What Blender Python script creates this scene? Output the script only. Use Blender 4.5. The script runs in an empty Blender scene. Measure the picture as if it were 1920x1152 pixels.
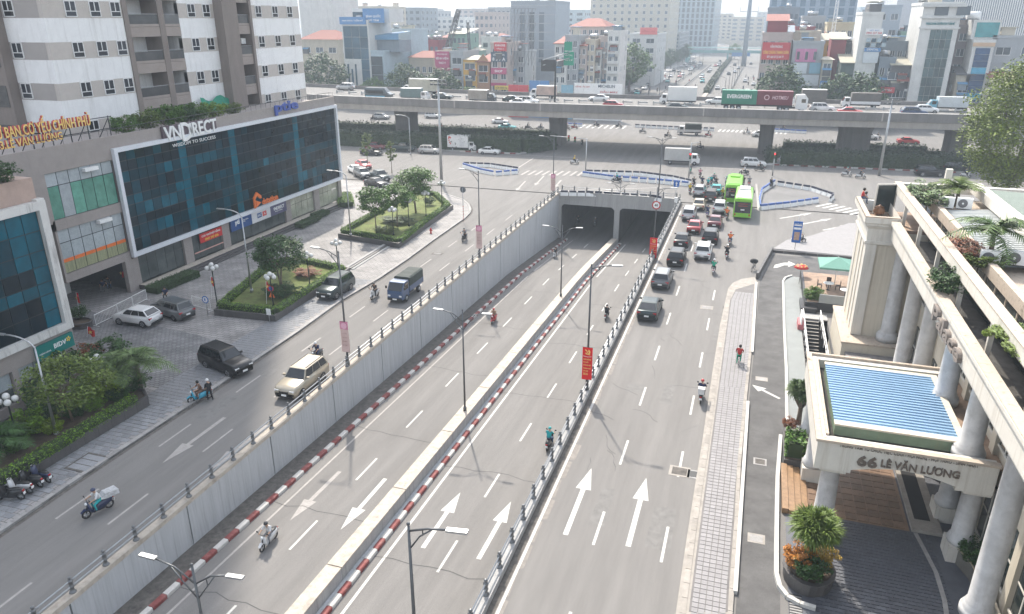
import bpy, math, random
from mathutils import Vector, Matrix
R = math.radians
rnd = random.Random(11)
S = bpy.context.scene
COL = S.collection
# ---------------------------------------------------------------- camera
CAM_H, FPX, PITCH, YAW = 26.0, 1390.0, R(21.2306), R(17.8775)
cd = bpy.data.cameras.new('camera'); cam = bpy.data.objects.new('camera', cd); COL.objects.link(cam)
cam.location = (0, 0, CAM_H); cam.rotation_euler = (R(90) - PITCH, 0, YAW)
cd.sensor_width = 36; cd.lens = 36 * FPX / 1920; cd.clip_end = 6000; cd.clip_start = 0.5
S.camera = cam
# ---------------------------------------------------------------- sky, sun, exposure
HAZE = 0.0008
SUN = Vector((0.44, -0.80, -1.0))
W = bpy.data.worlds.new('World'); S.world = W; W.use_nodes = True
nt = W.node_tree; bg = nt.nodes['Background']
sky = nt.nodes.new('ShaderNodeTexSky'); sky.sky_type = 'NISHITA'; sky.sun_disc = False
sky.sun_elevation = R(47.6); sky.sun_rotation = R(-28.8); sky.air_density = 1.2; sky.dust_density = 2.0; sky.ozone_density = 1.0
hs = nt.nodes.new('ShaderNodeHueSaturation'); hs.inputs['Saturation'].default_value = .42
nt.links.new(sky.outputs[0], hs.inputs['Color']); nt.links.new(hs.outputs[0], bg.inputs[0]); bg.inputs[1].default_value = 0.15
sl = bpy.data.lights.new('sun', 'SUN'); so = bpy.data.objects.new('sun', sl); COL.objects.link(so)
sl.energy = 2.5; sl.angle = R(1.2); sl.color = (1.0, 0.92, 0.81)
so.rotation_euler = SUN.to_track_quat('-Z', 'Y').to_euler(); so.location = (-30, 60, 120)
S.view_settings.view_transform = 'Standard'; S.view_settings.look = 'None'
S.view_settings.exposure = 1.45; S.view_settings.gamma = 1.0; S.view_settings.use_curve_mapping = False
S.render.engine = 'CYCLES'
cy = S.cycles
cy.use_denoising = True; cy.denoiser = 'OPENIMAGEDENOISE'
cy.max_bounces = 5; cy.diffuse_bounces = 2; cy.glossy_bounces = 2; cy.transmission_bounces = 3; cy.volume_bounces = 1; cy.transparent_max_bounces = 6
cy.use_adaptive_sampling = True; cy.adaptive_threshold = 0.02; cy.caustics_reflective = False; cy.caustics_refractive = False

# ---------------------------------------------------------------- geometry helpers
_rt = Vector((math.cos(YAW), math.sin(YAW), 0))
_fw = Vector((-math.sin(YAW) * math.cos(PITCH), math.cos(YAW) * math.cos(PITCH), -math.sin(PITCH)))
_dn = _fw.cross(_rt)
def ray(x, y): return (x - 960) * _rt + (y - 576) * _dn + FPX * _fw
def at(x, y, z=0.0):
    d = ray(x, y); t = (z - CAM_H) / d.z; return Vector((d.x * t, d.y * t, z))
def onX(x, y, X):
    d = ray(x, y); t = X / d.x; return Vector((X, d.y * t, CAM_H + d.z * t))
def onY(x, y, Y):
    d = ray(x, y); t = Y / d.y; return Vector((d.x * t, Y, CAM_H + d.z * t))
def lerp(a, b, t): return a + (b - a) * t

class MB:
    def __init__(s): s.v = []; s.f = []; s.m = []; s.sm = []
    def add(s, vs, fs, m=0, smooth=False):
        o = len(s.v); s.v += [tuple(p) for p in vs]
        for f in fs: s.f.append(tuple(i + o for i in f)); s.m.append(m); s.sm.append(smooth)
        return s
    def quad(s, *p, m=0): return s.add(p, [tuple(range(len(p)))], m)
    def box(s, x0, y0, z0, x1, y1, z1, m=0):
        return s.add([(x0,y0,z0),(x1,y0,z0),(x1,y1,z0),(x0,y1,z0),(x0,y0,z1),(x1,y0,z1),(x1,y1,z1),(x0,y1,z1)],
                     [(3,2,1,0),(4,5,6,7),(0,1,5,4),(1,2,6,5),(2,3,7,6),(3,0,4,7)], m)
    def obox(s, c, size, M=None, m=0):
        hx, hy, hz = size[0]/2, size[1]/2, size[2]/2
        vs = [Vector((sx*hx, sy*hy, sz*hz)) for sz in (-1,1) for sx, sy in ((-1,-1),(1,-1),(1,1),(-1,1))]
        if M is not None: vs = [M @ v for v in vs]
        c = Vector(c)
        return s.add([v + c for v in vs], [(3,2,1,0),(4,5,6,7),(0,1,5,4),(1,2,6,5),(2,3,7,6),(3,0,4,7)], m)
    def prism(s, pts, z0, z1, m=0, ms=None):
        n = len(pts); ms = m if ms is None else ms
        area = sum(pts[i][0]*pts[(i+1)%n][1] - pts[(i+1)%n][0]*pts[i][1] for i in range(n))
        if area < 0: pts = pts[::-1]
        o = len(s.v)
        s.v += [(p[0], p[1], z0) for p in pts] + [(p[0], p[1], z1) for p in pts]
        s.f.append(tuple(o + n + i for i in range(n))); s.m.append(m); s.sm.append(False)
        s.f.append(tuple(o + n - 1 - i for i in range(n))); s.m.append(m); s.sm.append(False)
        for i in range(n):
            j = (i + 1) % n; s.f.append((o+i, o+j, o+n+j, o+n+i)); s.m.append(ms); s.sm.append(False)
        return s
    def tube(s, pts, r, n=6, m=0, cap=True):
        pts = [Vector(p) for p in pts]; k = len(pts); o = len(s.v); fr = None
        for i, p in enumerate(pts):
            d = (pts[min(i+1,k-1)] - pts[max(i-1,0)]).normalized()
            if fr is None: fr = Vector((0,0,1)) if abs(d.z) < .9 else Vector((1,0,0))
            u = d.cross(fr).normalized(); w = u.cross(d).normalized(); fr = w
            rr = r[i] if isinstance(r, (list, tuple)) else r
            for j in range(n):
                a = 2*math.pi*j/n; q = p + (u*math.cos(a) + w*math.sin(a))*rr; s.v.append(tuple(q))
        for i in range(k-1):
            for j in range(n):
                s.f.append((o+i*n+j, o+i*n+(j+1)%n, o+(i+1)*n+(j+1)%n, o+(i+1)*n+j)); s.m.append(m); s.sm.append(n > 5)
        if cap:
            s.f.append(tuple(o+n-1-j for j in range(n))); s.m.append(m); s.sm.append(False)
            s.f.append(tuple(o+(k-1)*n+j for j in range(n))); s.m.append(m); s.sm.append(False)
        return s
    def lathe(s, prof, n=12, c=(0,0,0), m=0, smooth=True):
        o = len(s.v); k = len(prof)
        for (r, z) in prof:
            for j in range(n):
                a = 2*math.pi*j/n; s.v.append((c[0]+r*math.cos(a), c[1]+r*math.sin(a), c[2]+z))
        for i in range(k-1):
            for j in range(n):
                s.f.append((o+i*n+j, o+i*n+(j+1)%n, o+(i+1)*n+(j+1)%n, o+(i+1)*n+j)); s.m.append(m); s.sm.append(smooth)
        s.f.append(tuple(o+n-1-j for j in range(n))); s.m.append(m); s.sm.append(False)
        s.f.append(tuple(o+(k-1)*n+j for j in range(n))); s.m.append(m); s.sm.append(False)
        return s
    def sphere(s, c, r, n=10, k=6, m=0, sc=(1,1,1)):
        o = len(s.v); c = Vector(c)
        s.v.append((c.x, c.y, c.z - r*sc[2]))
        for i in range(1, k):
            t = math.pi*i/k
            for j in range(n):
                a = 2*math.pi*j/n
                s.v.append((c.x + r*sc[0]*math.sin(t)*math.cos(a), c.y + r*sc[1]*math.sin(t)*math.sin(a), c.z - r*sc[2]*math.cos(t)))
        s.v.append((c.x, c.y, c.z + r*sc[2])); e = len(s.v) - 1
        for j in range(n):
            s.f.append((o, o+1+(j+1)%n, o+1+j)); s.m.append(m); s.sm.append(True)
            b = o+1+(k-2)*n; s.f.append((b+j, b+(j+1)%n, e)); s.m.append(m); s.sm.append(True)
        for i in range(k-2):
            for j in range(n):
                a = o+1+i*n; s.f.append((a+j, a+(j+1)%n, a+n+(j+1)%n, a+n+j)); s.m.append(m); s.sm.append(True)
        return s
    def loft(s, rings, m=0, smooth=True, closed=True, cap=True):
        n = len(rings[0]); o = len(s.v)
        for r in rings: s.v += [tuple(p) for p in r]
        for i in range(len(rings)-1):
            for j in range(n if closed else n-1):
                s.f.append((o+i*n+j, o+i*n+(j+1)%n, o+(i+1)*n+(j+1)%n, o+(i+1)*n+j)); s.m.append(m); s.sm.append(smooth)
        if cap:
            s.f.append(tuple(o+n-1-j for j in range(n))); s.m.append(m); s.sm.append(False)
            s.f.append(tuple(o+(len(rings)-1)*n+j for j in range(n))); s.m.append(m); s.sm.append(False)
        return s
    def mesh(s, name, mats):
        me = bpy.data.meshes.new(name); me.from_pydata(s.v, [], s.f)
        for x in (mats if isinstance(mats, (list, tuple)) else [mats]): me.materials.append(x)
        me.polygons.foreach_set('material_index', s.m); me.polygons.foreach_set('use_smooth', s.sm)
        me.update(); return me

def obj(name, data, mats=None, parent=None, loc=None, rot=None, **pr):
    me = data.mesh(name, mats) if isinstance(data, MB) else data
    o = bpy.data.objects.new(name, me); COL.objects.link(o)
    if parent is not None: o.parent = parent
    if loc is not None: o.location = loc
    if rot is not None: o.rotation_euler = (0, 0, rot) if not hasattr(rot, '__len__') else rot
    for k, v in pr.items():
        if v: o[k] = v
    return o
def thing(name, label, category, loc=(0,0,0), rot=0, group=None):
    o = bpy.data.objects.new(name, None); COL.objects.link(o); o.location = loc; o.empty_display_size = .3
    o.rotation_euler = (0, 0, rot) if not hasattr(rot, '__len__') else rot
    o['label'] = label; o['category'] = category
    if group: o['group'] = group
    return o
def kids(o): return [c for c in o.children]
def dup(src, loc=None, rot=None, label=None, group=None, category=None):
    c = src.copy(); COL.objects.link(c)
    if loc is not None: c.location = loc
    if rot is not None: c.rotation_euler = (0, 0, rot) if not hasattr(rot, '__len__') else rot
    if label: c['label'] = label
    if group: c['group'] = group
    if category: c['category'] = category
    for ch in SUB.get(src.name, kids(src)):
        d = ch.copy(); COL.objects.link(d); d.parent = c
        for g in kids(ch):
            e = g.copy(); COL.objects.link(e); e.parent = d
    return c
SUB = {}
# ---------------------------------------------------------------- materials
def _n(t, ty, **k):
    n = t.nodes.new(ty)
    for a, b in k.items(): setattr(n, a, b)
    return n
MATS = {}
def mat(name, col, rough=.7, metal=0., var=.12, scale=.8, stretch=(1,1,1), bump=0., spec=.5, coat=0., fine=0., rand=0., stain=None, island=0., alpha=1.):
    if name in MATS: return MATS[name]
    M = bpy.data.materials.new(name); M.use_nodes = True; t = M.node_tree; b = t.nodes['Principled BSDF']; L = t.links.new
    b.inputs['Roughness'].default_value = rough; b.inputs['Metallic'].default_value = metal
    b.inputs['Specular IOR Level'].default_value = spec; b.inputs['Coat Weight'].default_value = coat
    b.inputs['Coat Roughness'].default_value = .05
    b.inputs['Base Color'].default_value = (*col, 1); M.diffuse_color = (*col, 1)
    c = None
    geo = _n(t, 'ShaderNodeNewGeometry'); mp = _n(t, 'ShaderNodeMapping'); mp.inputs['Scale'].default_value = stretch
    L(geo.outputs['Position'], mp.inputs['Vector'])
    def mul(prev, fac, lo, hi):
        mr = _n(t, 'ShaderNodeMapRange'); mr.inputs['From Min'].default_value = .3 if fac.node.type == 'TEX_NOISE' else 0
        mr.inputs['From Max'].default_value = .7 if fac.node.type == 'TEX_NOISE' else 1
        mr.inputs['To Min'].default_value = lo; mr.inputs['To Max'].default_value = hi; L(fac, mr.inputs['Value'])
        vm = _n(t, 'ShaderNodeVectorMath', operation='SCALE'); L(mr.outputs[0], vm.inputs['Scale'])
        if prev is None: vm.inputs[0].default_value = col
        else: L(prev, vm.inputs[0])
        return vm.outputs[0]
    if var:
        nz = _n(t, 'ShaderNodeTexNoise'); nz.inputs['Scale'].default_value = scale; nz.inputs['Detail'].default_value = 6; nz.inputs['Roughness'].default_value = .65
        L(mp.outputs[0], nz.inputs['Vector']); c = mul(c, nz.outputs['Fac'], 1-var, 1+var)
    if fine:
        n2 = _n(t, 'ShaderNodeTexNoise'); n2.inputs['Scale'].default_value = 45; n2.inputs['Detail'].default_value = 2
        L(geo.outputs['Position'], n2.inputs['Vector']); c = mul(c, n2.outputs['Fac'], 1-fine, 1+fine)
    if rand:
        oi = _n(t, 'ShaderNodeObjectInfo'); c = mul(c, oi.outputs['Random'], 1-rand, 1+rand)
    if island: c = mul(c, geo.outputs['Random Per Island'], 1-island, 1+island)
    if stain:
        sc, amt, sst, scol = stain
        m2 = _n(t, 'ShaderNodeMapping'); m2.inputs['Scale'].default_value = sst; L(geo.outputs['Position'], m2.inputs['Vector'])
        n3 = _n(t, 'ShaderNodeTexNoise'); n3.inputs['Scale'].default_value = sc; n3.inputs['Detail'].default_value = 8; n3.inputs['Roughness'].default_value = .7
        L(m2.outputs[0], n3.inputs['Vector'])
        mr = _n(t, 'ShaderNodeMapRange'); mr.inputs['From Min'].default_value = .52; mr.inputs['From Max'].default_value = .72; mr.inputs['To Max'].default_value = amt
        L(n3.outputs['Fac'], mr.inputs['Value'])
        mx = _n(t, 'ShaderNodeMix', data_type='RGBA'); L(mr.outputs[0], mx.inputs['Factor'])
        if c is None: mx.inputs['A'].default_value = (*col, 1)
        else: L(c, mx.inputs['A'])
        mx.inputs['B'].default_value = (*scol, 1); c = mx.outputs['Result']
    if c is not None: L(c, b.inputs['Base Color'])
    if bump:
        n4 = _n(t, 'ShaderNodeTexNoise'); n4.inputs['Scale'].default_value = 18; n4.inputs['Detail'].default_value = 4
        L(mp.outputs[0], n4.inputs['Vector']); bp = _n(t, 'ShaderNodeBump'); bp.inputs['Strength'].default_value = bump; bp.inputs['Distance'].default_value = .03
        L(n4.outputs['Fac'], bp.inputs['Height']); L(bp.outputs[0], b.inputs['Normal'])
    MATS[name] = M; return M
def brick_mat(name, c1, c2, mortar, w, h, rough=.8, off=.5):
    M = bpy.data.materials.new(name); M.use_nodes = True; t = M.node_tree; b = t.nodes['Principled BSDF']; L = t.links.new
    geo = _n(t, 'ShaderNodeNewGeometry'); br = _n(t, 'ShaderNodeTexBrick'); br.offset = off
    br.inputs['Scale'].default_value = 1; br.inputs['Brick Width'].default_value = w; br.inputs['Row Height'].default_value = h
    br.inputs['Mortar Size'].default_value = .022; br.inputs['Color1'].default_value = (*c1, 1); br.inputs['Color2'].default_value = (*c2, 1); br.inputs['Mortar'].default_value = (*mortar, 1)
    L(geo.outputs['Position'], br.inputs['Vector'])
    nz = _n(t, 'ShaderNodeTexNoise'); nz.inputs['Scale'].default_value = .5; nz.inputs['Detail'].default_value = 8; L(geo.outputs['Position'], nz.inputs['Vector'])
    mr = _n(t, 'ShaderNodeMapRange'); mr.inputs['From Min'].default_value = .3; mr.inputs['From Max'].default_value = .7; mr.inputs['To Min'].default_value = .75; mr.inputs['To Max'].default_value = 1.2
    L(nz.outputs['Fac'], mr.inputs['Value']); vm = _n(t, 'ShaderNodeVectorMath', operation='SCALE'); L(br.outputs['Color'], vm.inputs[0]); L(mr.outputs[0], vm.inputs['Scale'])
    L(vm.outputs[0], b.inputs['Base Color']); b.inputs['Roughness'].default_value = rough
    bp = _n(t, 'ShaderNodeBump'); bp.inputs['Strength'].default_value = .5; bp.inputs['Distance'].default_value = .01; bp.invert = True
    L(br.outputs['Fac'], bp.inputs['Height']); L(bp.outputs[0], b.inputs['Normal']); return M

ASPH = mat('asphalt', (.188,.180,.171), .92, var=.13, scale=.35, stretch=(3,.22,1), fine=.24, spec=.25, stain=(.35,.3,(1.6,.22,1),(.135,.129,.122)))
ASPH2 = mat('asphalt_dark', (.115,.112,.110), .92, var=.25, scale=.6, fine=.25, spec=.25, stain=(.5,.5,(1,1,1),(.07,.068,.066)))
GROUND = mat('dusty_ground', (.18,.175,.17), .95, var=.2, scale=.2, fine=.1)
CONC = mat('concrete', (.36,.355,.345), .88, var=.15, scale=1.2, stretch=(1.2,1.2,.12), fine=.08, stain=(1.6,.65,(1.8,1.8,.06),(.15,.145,.14)))
CONCW = mat('pale_concrete', (.42,.43,.44), .85, var=.10, scale=1.6, stretch=(2,2,.12), fine=.07, stain=(2.4,.75,(2.2,2.2,.05),(.20,.195,.19)))
CONCY = mat('cream_coping', (.44,.39,.33), .85, var=.18, scale=2.5, fine=.1, stain=(1.6,.75,(1,1,1),(.22,.19,.16)))
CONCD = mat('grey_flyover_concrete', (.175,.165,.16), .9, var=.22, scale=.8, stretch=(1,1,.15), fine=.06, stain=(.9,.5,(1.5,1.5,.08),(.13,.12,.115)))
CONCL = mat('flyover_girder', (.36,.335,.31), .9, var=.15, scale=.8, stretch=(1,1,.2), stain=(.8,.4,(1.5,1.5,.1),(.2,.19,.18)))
GUTTER = mat('dirty_gutter', (.11,.10,.09), .95, var=.4, scale=3, fine=.2)
WPAINT = mat('white_road_paint', (.50,.49,.46), .8, var=.06, scale=3, fine=.12, stain=(3,.55,(2,1,1),(.33,.32,.31)))
WWORN = mat('worn_road_paint', (.34,.32,.30), .85, var=.15, scale=4, fine=.2, stain=(2.5,.7,(2,1,1),(.25,.24,.23)))
KRED = mat('kerb_red_paint', (.22,.055,.05), .75, var=.3, scale=3, stain=(3,.6,(1,1,1),(.26,.19,.17)))
KWHITE = mat('kerb_white_paint', (.52,.50,.47), .75, var=.12, scale=4, stain=(4,.5,(1,1,1),(.35,.33,.3)))
STONE = mat('pale_kerbstone', (.31,.285,.255), .85, var=.18, scale=2, fine=.1, rand=.1, stain=(1.2,.5,(1,1,1),(.28,.25,.2)))
STONEG = mat('grey_kerbstone', (.30,.29,.28), .85, var=.18, scale=2, fine=.1, rand=.12)
TILEG = mat('grey_paving_tile', (.23,.235,.245), .8, var=.12, scale=1.5, fine=.1, rand=.16, stain=(.7,.4,(1,1,1),(.14,.14,.14)))
TILEW = mat('pale_paving_tile', (.265,.255,.255), .8, var=.08, scale=1.5, fine=.06, rand=.08)
TILED = mat('dark_drive_tile', (.085,.09,.105), .55, var=.15, scale=1.5, fine=.12, rand=.22)
TILEB = mat('brown_granite_tile', (.19,.125,.085), .35, var=.2, scale=3, fine=.2, rand=.2)
COBBLE = brick_mat('grey_cobble', (.23,.225,.225), (.17,.17,.175), (.06,.06,.06), .42, .26)
PLAZA = brick_mat('plaza_tile', (.30,.285,.275), (.25,.24,.235), (.11,.105,.10), .7, .4)
METAL = mat('grey_metal', (.12,.125,.13), .45, .7, var=.1, scale=6)
STEEL = mat('galvanised_steel', (.42,.43,.44), .4, .8, var=.08, scale=5)
DMETAL = mat('dark_metal', (.035,.037,.04), .5, .3, var=.1)
WMETAL = mat('white_metal', (.72,.72,.71), .5, var=.05)
BLACK = mat('black_plastic', (.012,.012,.013), .5, var=.0)
RUBBER = mat('tyre_rubber', (.022,.022,.023), .8, var=.1)
RIM = mat('alloy_rim', (.35,.35,.36), .35, .8, var=0)
CGLASS = mat('car_glass', (.012,.015,.018), .06, var=0, spec=.8)
LAMPW = mat('lamp_lens', (.75,.76,.77), .2, var=0)
TAIL = mat('red_lens', (.42,.012,.015), .25, var=0)
ORANGE = mat('orange_paint', (.75,.17,.03), .5, var=.05)
WHITE = mat('white_sheet', (.78,.78,.77), .6, var=.05, scale=2)
GLOBE = mat('white_globe_glass', (.60,.60,.58), .18, var=.04)
SKIN = mat('skin', (.42,.26,.18), .6, var=.05)
HAIR = mat('black_hair', (.012,.011,.010), .6, var=0)
TRUNK = mat('bark', (.16,.125,.09), .9, var=.3, scale=6, stretch=(1,1,.3))
def leafm(name, col, var=.35, tr=.25):
    M = mat(name, col, .55, var=.18, scale=1.5, island=var, spec=.3); b = M.node_tree.nodes['Principled BSDF']
    return M
LEAF = leafm('green_leaf', (.075,.155,.022)); LEAFD = leafm('dark_green_leaf', (.034,.080,.018)); LEAFY = leafm('yellow_green_leaf', (.17,.25,.02))
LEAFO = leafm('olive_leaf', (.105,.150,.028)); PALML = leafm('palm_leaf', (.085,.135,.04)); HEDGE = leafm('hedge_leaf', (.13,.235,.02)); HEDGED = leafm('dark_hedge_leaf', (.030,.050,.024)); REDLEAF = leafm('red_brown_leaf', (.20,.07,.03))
GRASS = mat('dry_lawn', (.125,.155,.042), .95, var=.4, scale=.9, fine=.25, stain=(.5,.7,(1,1,1),(.16,.12,.055)))
SOIL = mat('soil', (.09,.065,.045), .95, var=.3, scale=2, fine=.2)
GRANITE = mat('dark_granite', (.085,.08,.078), .55, var=.2, scale=1.5, stretch=(1,1,.2), fine=.15)
def paint(name, col, coat=.6, metal=.0, rough=.35): return mat(name, col, rough, metal, var=.03, scale=.6, coat=coat, spec=.5)

# ---------------------------------------------------------------- text
TXT = {}
def text(name, body, m, o, xd, ud, w=None, h=None, ext=.03, parent=None, bold=0., shear=0., **pr):
    """flat lettering: o is the lower-left corner, xd / ud its directions, w and h its size"""
    k = (body, bold, shear)
    if k not in TXT:
        c = bpy.data.curves.new('lettering', 'FONT'); c.body = body; c.size = 1; c.extrude = .5; c.offset = bold; c.shear = shear; c.resolution_u = 2; c.fill_mode = 'BOTH'
        t = bpy.data.objects.new('tmp', c); COL.objects.link(t)
        me = bpy.data.meshes.new_from_object(t.evaluated_get(bpy.context.evaluated_depsgraph_get()))
        bpy.data.objects.remove(t); xs = [v.co.x for v in me.vertices]; ys = [v.co.y for v in me.vertices]
        me.transform(Matrix.Translation((-min(xs), -min(ys), .5))); TXT[k] = (me, max(xs)-min(xs), max(ys)-min(ys))
    me, tw, th = TXT[k]; me = me.copy(); me.name = name
    xd = Vector(xd).normalized(); ud = Vector(ud).normalized(); zd = xd.cross(ud)
    sx = (w / tw) if w else h / th; sy = (h / th) if h else sx
    M = Matrix(((xd.x*sx, ud.x*sy, zd.x*ext, o[0]), (xd.y*sx, ud.y*sy, zd.y*ext, o[1]), (xd.z*sx, ud.z*sy, zd.z*ext, o[2]), (0,0,0,1)))
    me.transform(M); me.materials.clear(); me.materials.append(m)
    return obj(name, me, parent=parent, **pr)
def wobj(name, data, mats, parent, **pr):
    """a part modelled in world coordinates under an Empty standing at its thing's base"""
    o = obj(name, data, mats, parent, **pr); o.matrix_parent_inverse = Matrix.Translation(-Vector(parent.location)); return o
def sink(Y): return -(1.75 + .0392*Y) if Y < 88 else max(-(5.2 + .085*(Y - 88)), -7.6)
XL, XR = -28.6, -9.95          # trench walls
YP = 113.2                      # tunnel portal
# ---------------------------------------------------------------- ground, roads
g = MB()
g.box(-1500,-300,-.6, -150,2000,-.06); g.box(-150,-300,-.6, XL-.5,YP,-.06); g.box(XR+.5,-300,-.6, 5.95,YP,-.06); g.box(8.28,-300,-.6, 1500,YP,-.06); g.box(5.95,-300,-.6, 8.28,50,-.06); g.box(5.95,69.2,-.6, 8.28,YP,-.06); g.box(-150,YP+.6,-.6, 1500,2000,-.06)
obj('ground', g, GROUND, kind='structure')
r = MB()
r.quad((-150,-80,0),(XL-.5,-80,0),(XL-.5,YP,0),(-150,YP,0)); [r.quad((a,c,0),(b,c,0),(b,d,0),(a,d,0)) for a,b,c,d in ((XR+.4,5.95,-80,YP),(8.28,60,-80,YP),(5.95,8.28,-80,50),(5.95,8.28,69.2,YP))]
r.quad((-260,YP+.5,0),(260,YP+.5,0),(260,214,0),(-260,214,0)); r.quad((-47,214,0),(4,214,0),(4,1990,0),(-47,1990,0))
obj('road', r, ASPH, kind='structure')
f = MB(); ys = [-45,-20,0,20,40,60,80,88,94,100,107,113.2,130,230]
for a, b in zip(ys, ys[1:]):
    f.quad((XL,a,sink(a)),(XR,a,sink(a)),(XR,b,sink(b)),(XL,b,sink(b)))
obj('underpass_road', f, ASPH, kind='structure')
# walls of the underpass: panels with open joints
lw = obj('underpass_wall', MB().box(XL-.5,-45,-9, XL-.16,YP,-.3), GUTTER, kind='structure')
y = -4.0; k = 0
while y < YP:
    e = min(y + 8.0, YP); p = MB(); a, b = y+.05, e-.05; zb0, zb1 = sink(a)-.4, sink(b)-.4
    p.add([(XL-.15,a,zb0),(XL,a,zb0),(XL,b,zb1),(XL-.15,b,zb1),(XL-.15,a,.02),(XL,a,.02),(XL,b,.02),(XL-.15,b,.02)], [(0,1,5,4),(1,2,6,5),(2,3,7,6),(4,5,6,7),(3,0,4,7)])
    obj('wall_panel', p, CONCW, lw); y = e
obj('coping', MB().box(XL-.42,-45,.025, XL+.04,YP-.3,.30), CONCY, lw)
rw = obj('underpass_wall', MB().box(XR+.0,-45,-9, XR+.35,YP,.02), CONCW, kind='structure')
obj('coping', MB().box(XR-.06,-45,.025, XR+.42,YP-.3,.42), CONC, rw)
obj('gutter', MB().box(XR+.425,-45,.0, XR+.80,YP-1,.006), GUTTER, rw)
# left gutter ledge and the red and white kerbs
def ledge(x0, x1, h, ya=-45, yb=YP):
    m = MB(); n = 24
    for i in range(n):
        a, b = lerp(ya,yb,i/n), lerp(ya,yb,(i+1)/n)
        m.add([(x0,a,sink(a)-.2),(x1,a,sink(a)-.2),(x1,b,sink(b)-.2),(x0,b,sink(b)-.2),(x0,a,sink(a)+h),(x1,a,sink(a)+h),(x1,b,sink(b)+h),(x0,b,sink(b)+h)], [(4,5,6,7),(1,2,6,5),(3,0,4,7)])
    return m
KB = {}
def kerb_row(name, x0, x1, h, side):
    root = obj(name, ledge(x0, x1, h-.06), GUTTER if side < 0 else CONCW, kind='structure')
    y = 14.0; i = 0
    while y < YP - .6:
        a, b = y+.02, y+.98; w = .28
        xa, xb = x1-w, x1+.03
        m = MB(); zz = (sink(a), sink(b)); L = []
        for q, z in ((a, zz[0]), (b, zz[1])): L.append([(xa,q,z-.05),(xb,q,z-.05),(xb,q,z+h-.04),(xb-.05,q,z+h),(xa,q,z+h)])
        m.loft(L, smooth=False); obj('kerb_block', m, KRED if i % 2 else KWHITE, root); y += 1.0; i += 1
    return root
kerb_row('drain_kerb', XL, -27.0, .24, -1)
obj('edge_line', ledge(-26.2, -26.05, .006, 10), WWORN, kind='structure')
# median wall with its kerb
XM0, XM1 = -19.62, -18.8
med = obj('median_wall', ledge(XM0+.05, XM1-.02, .98, -45, YP-1), CONCW, kind='structure')
y = -4.0
while y < YP - 2:
    e = min(y+8, YP-1.2); a, b = y+.04, e-.04; m = MB(); L = []
    for q in (a, b): z = sink(q); L.append([(XM0,q,z+.985),(XM0,q,z-.1),(XM1,q,z-.1),(XM1,q,z+.985)])
    obj('wall_panel', m.loft(L, smooth=False), CONC, med)
    m = MB(); L = []
    for q in (a, b): z = sink(q); L.append([(XM0-.04,q,z+.99),(XM1+.04,q,z+.99),(XM1+.04,q,z+1.08),(XM0-.04,q,z+1.08)])
    obj('coping_slab', m.loft(L, smooth=False), CONCY, med); y = e
kerb_row('median_kerb', XM1+.01, -18.25, .25, 1)
obj('edge_line', ledge(-17.72, -17.55, .006, 8), WPAINT, kind='structure')
# ---------------------------------------------------------------- tunnel portal
pt = thing('tunnel_portal', 'grey concrete underpass portal with two dark tunnel mouths and a central pier', 'tunnel portal', (-19.3, YP, -7.6))
def arch(x0, x1, ztop, zs, c=.55):      # an opening with chamfered upper corners
    return [(x0,-8),(x0,zs-c),(x0+c,zs),(x1-c,zs),(x1,zs-c),(x1,-8)]
lint = MB(); Y0, Y1 = YP, YP+.55
A = [(-28.6,.45),(-28.6,-8.2),(-28.25,-8.2),(-28.25,-2.0),(-27.8,-1.55),(-20.1,-1.55),(-19.65,-2.0),(-19.65,-8.2),(-18.85,-8.2),(-18.85,-2.0),(-18.4,-1.55),(-10.75,-1.55),(-10.3,-2.0),(-10.3,-8.2),(-9.95,-8.2),(-9.95,.45)]
def face(pts, y): return [(x, y, z) for x, z in pts]
for y_, flip in ((Y0, 0), (Y1, 1)):
    for q in ([0,1,2,3,4],[0,4,5,10,11,15],[5,6,7,8,9,10],[15,11,12,13,14]):
        p = [(A[i][0], y_, A[i][1]) for i in q]; lint.quad(*(p[::-1] if flip else p))
for i in range(16):
    j = (i+1) % 16; lint.quad((A[i][0],Y0,A[i][1]),(A[i][0],Y1,A[i][1]),(A[j][0],Y1,A[j][1]),(A[j][0],Y0,A[j][1]))
wobj('portal_face', lint, CONC, pt)
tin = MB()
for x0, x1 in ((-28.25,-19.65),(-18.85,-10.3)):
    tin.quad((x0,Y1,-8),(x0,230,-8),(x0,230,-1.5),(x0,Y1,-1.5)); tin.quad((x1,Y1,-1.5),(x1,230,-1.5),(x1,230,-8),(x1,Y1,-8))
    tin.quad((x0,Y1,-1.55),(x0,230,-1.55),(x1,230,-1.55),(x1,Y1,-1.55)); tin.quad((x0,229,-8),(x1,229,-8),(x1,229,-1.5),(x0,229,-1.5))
wobj('tunnel_lining', tin, mat('soot_and_shade_concrete', (.07,.068,.066), .9, var=.3, scale=.5), pt)  # soot tone deepened to paint in the shade inside the tunnel
wobj('coping', MB().box(-28.9,YP-.06,.455, -9.6,YP+.5,.55), CONC, pt)
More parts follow.
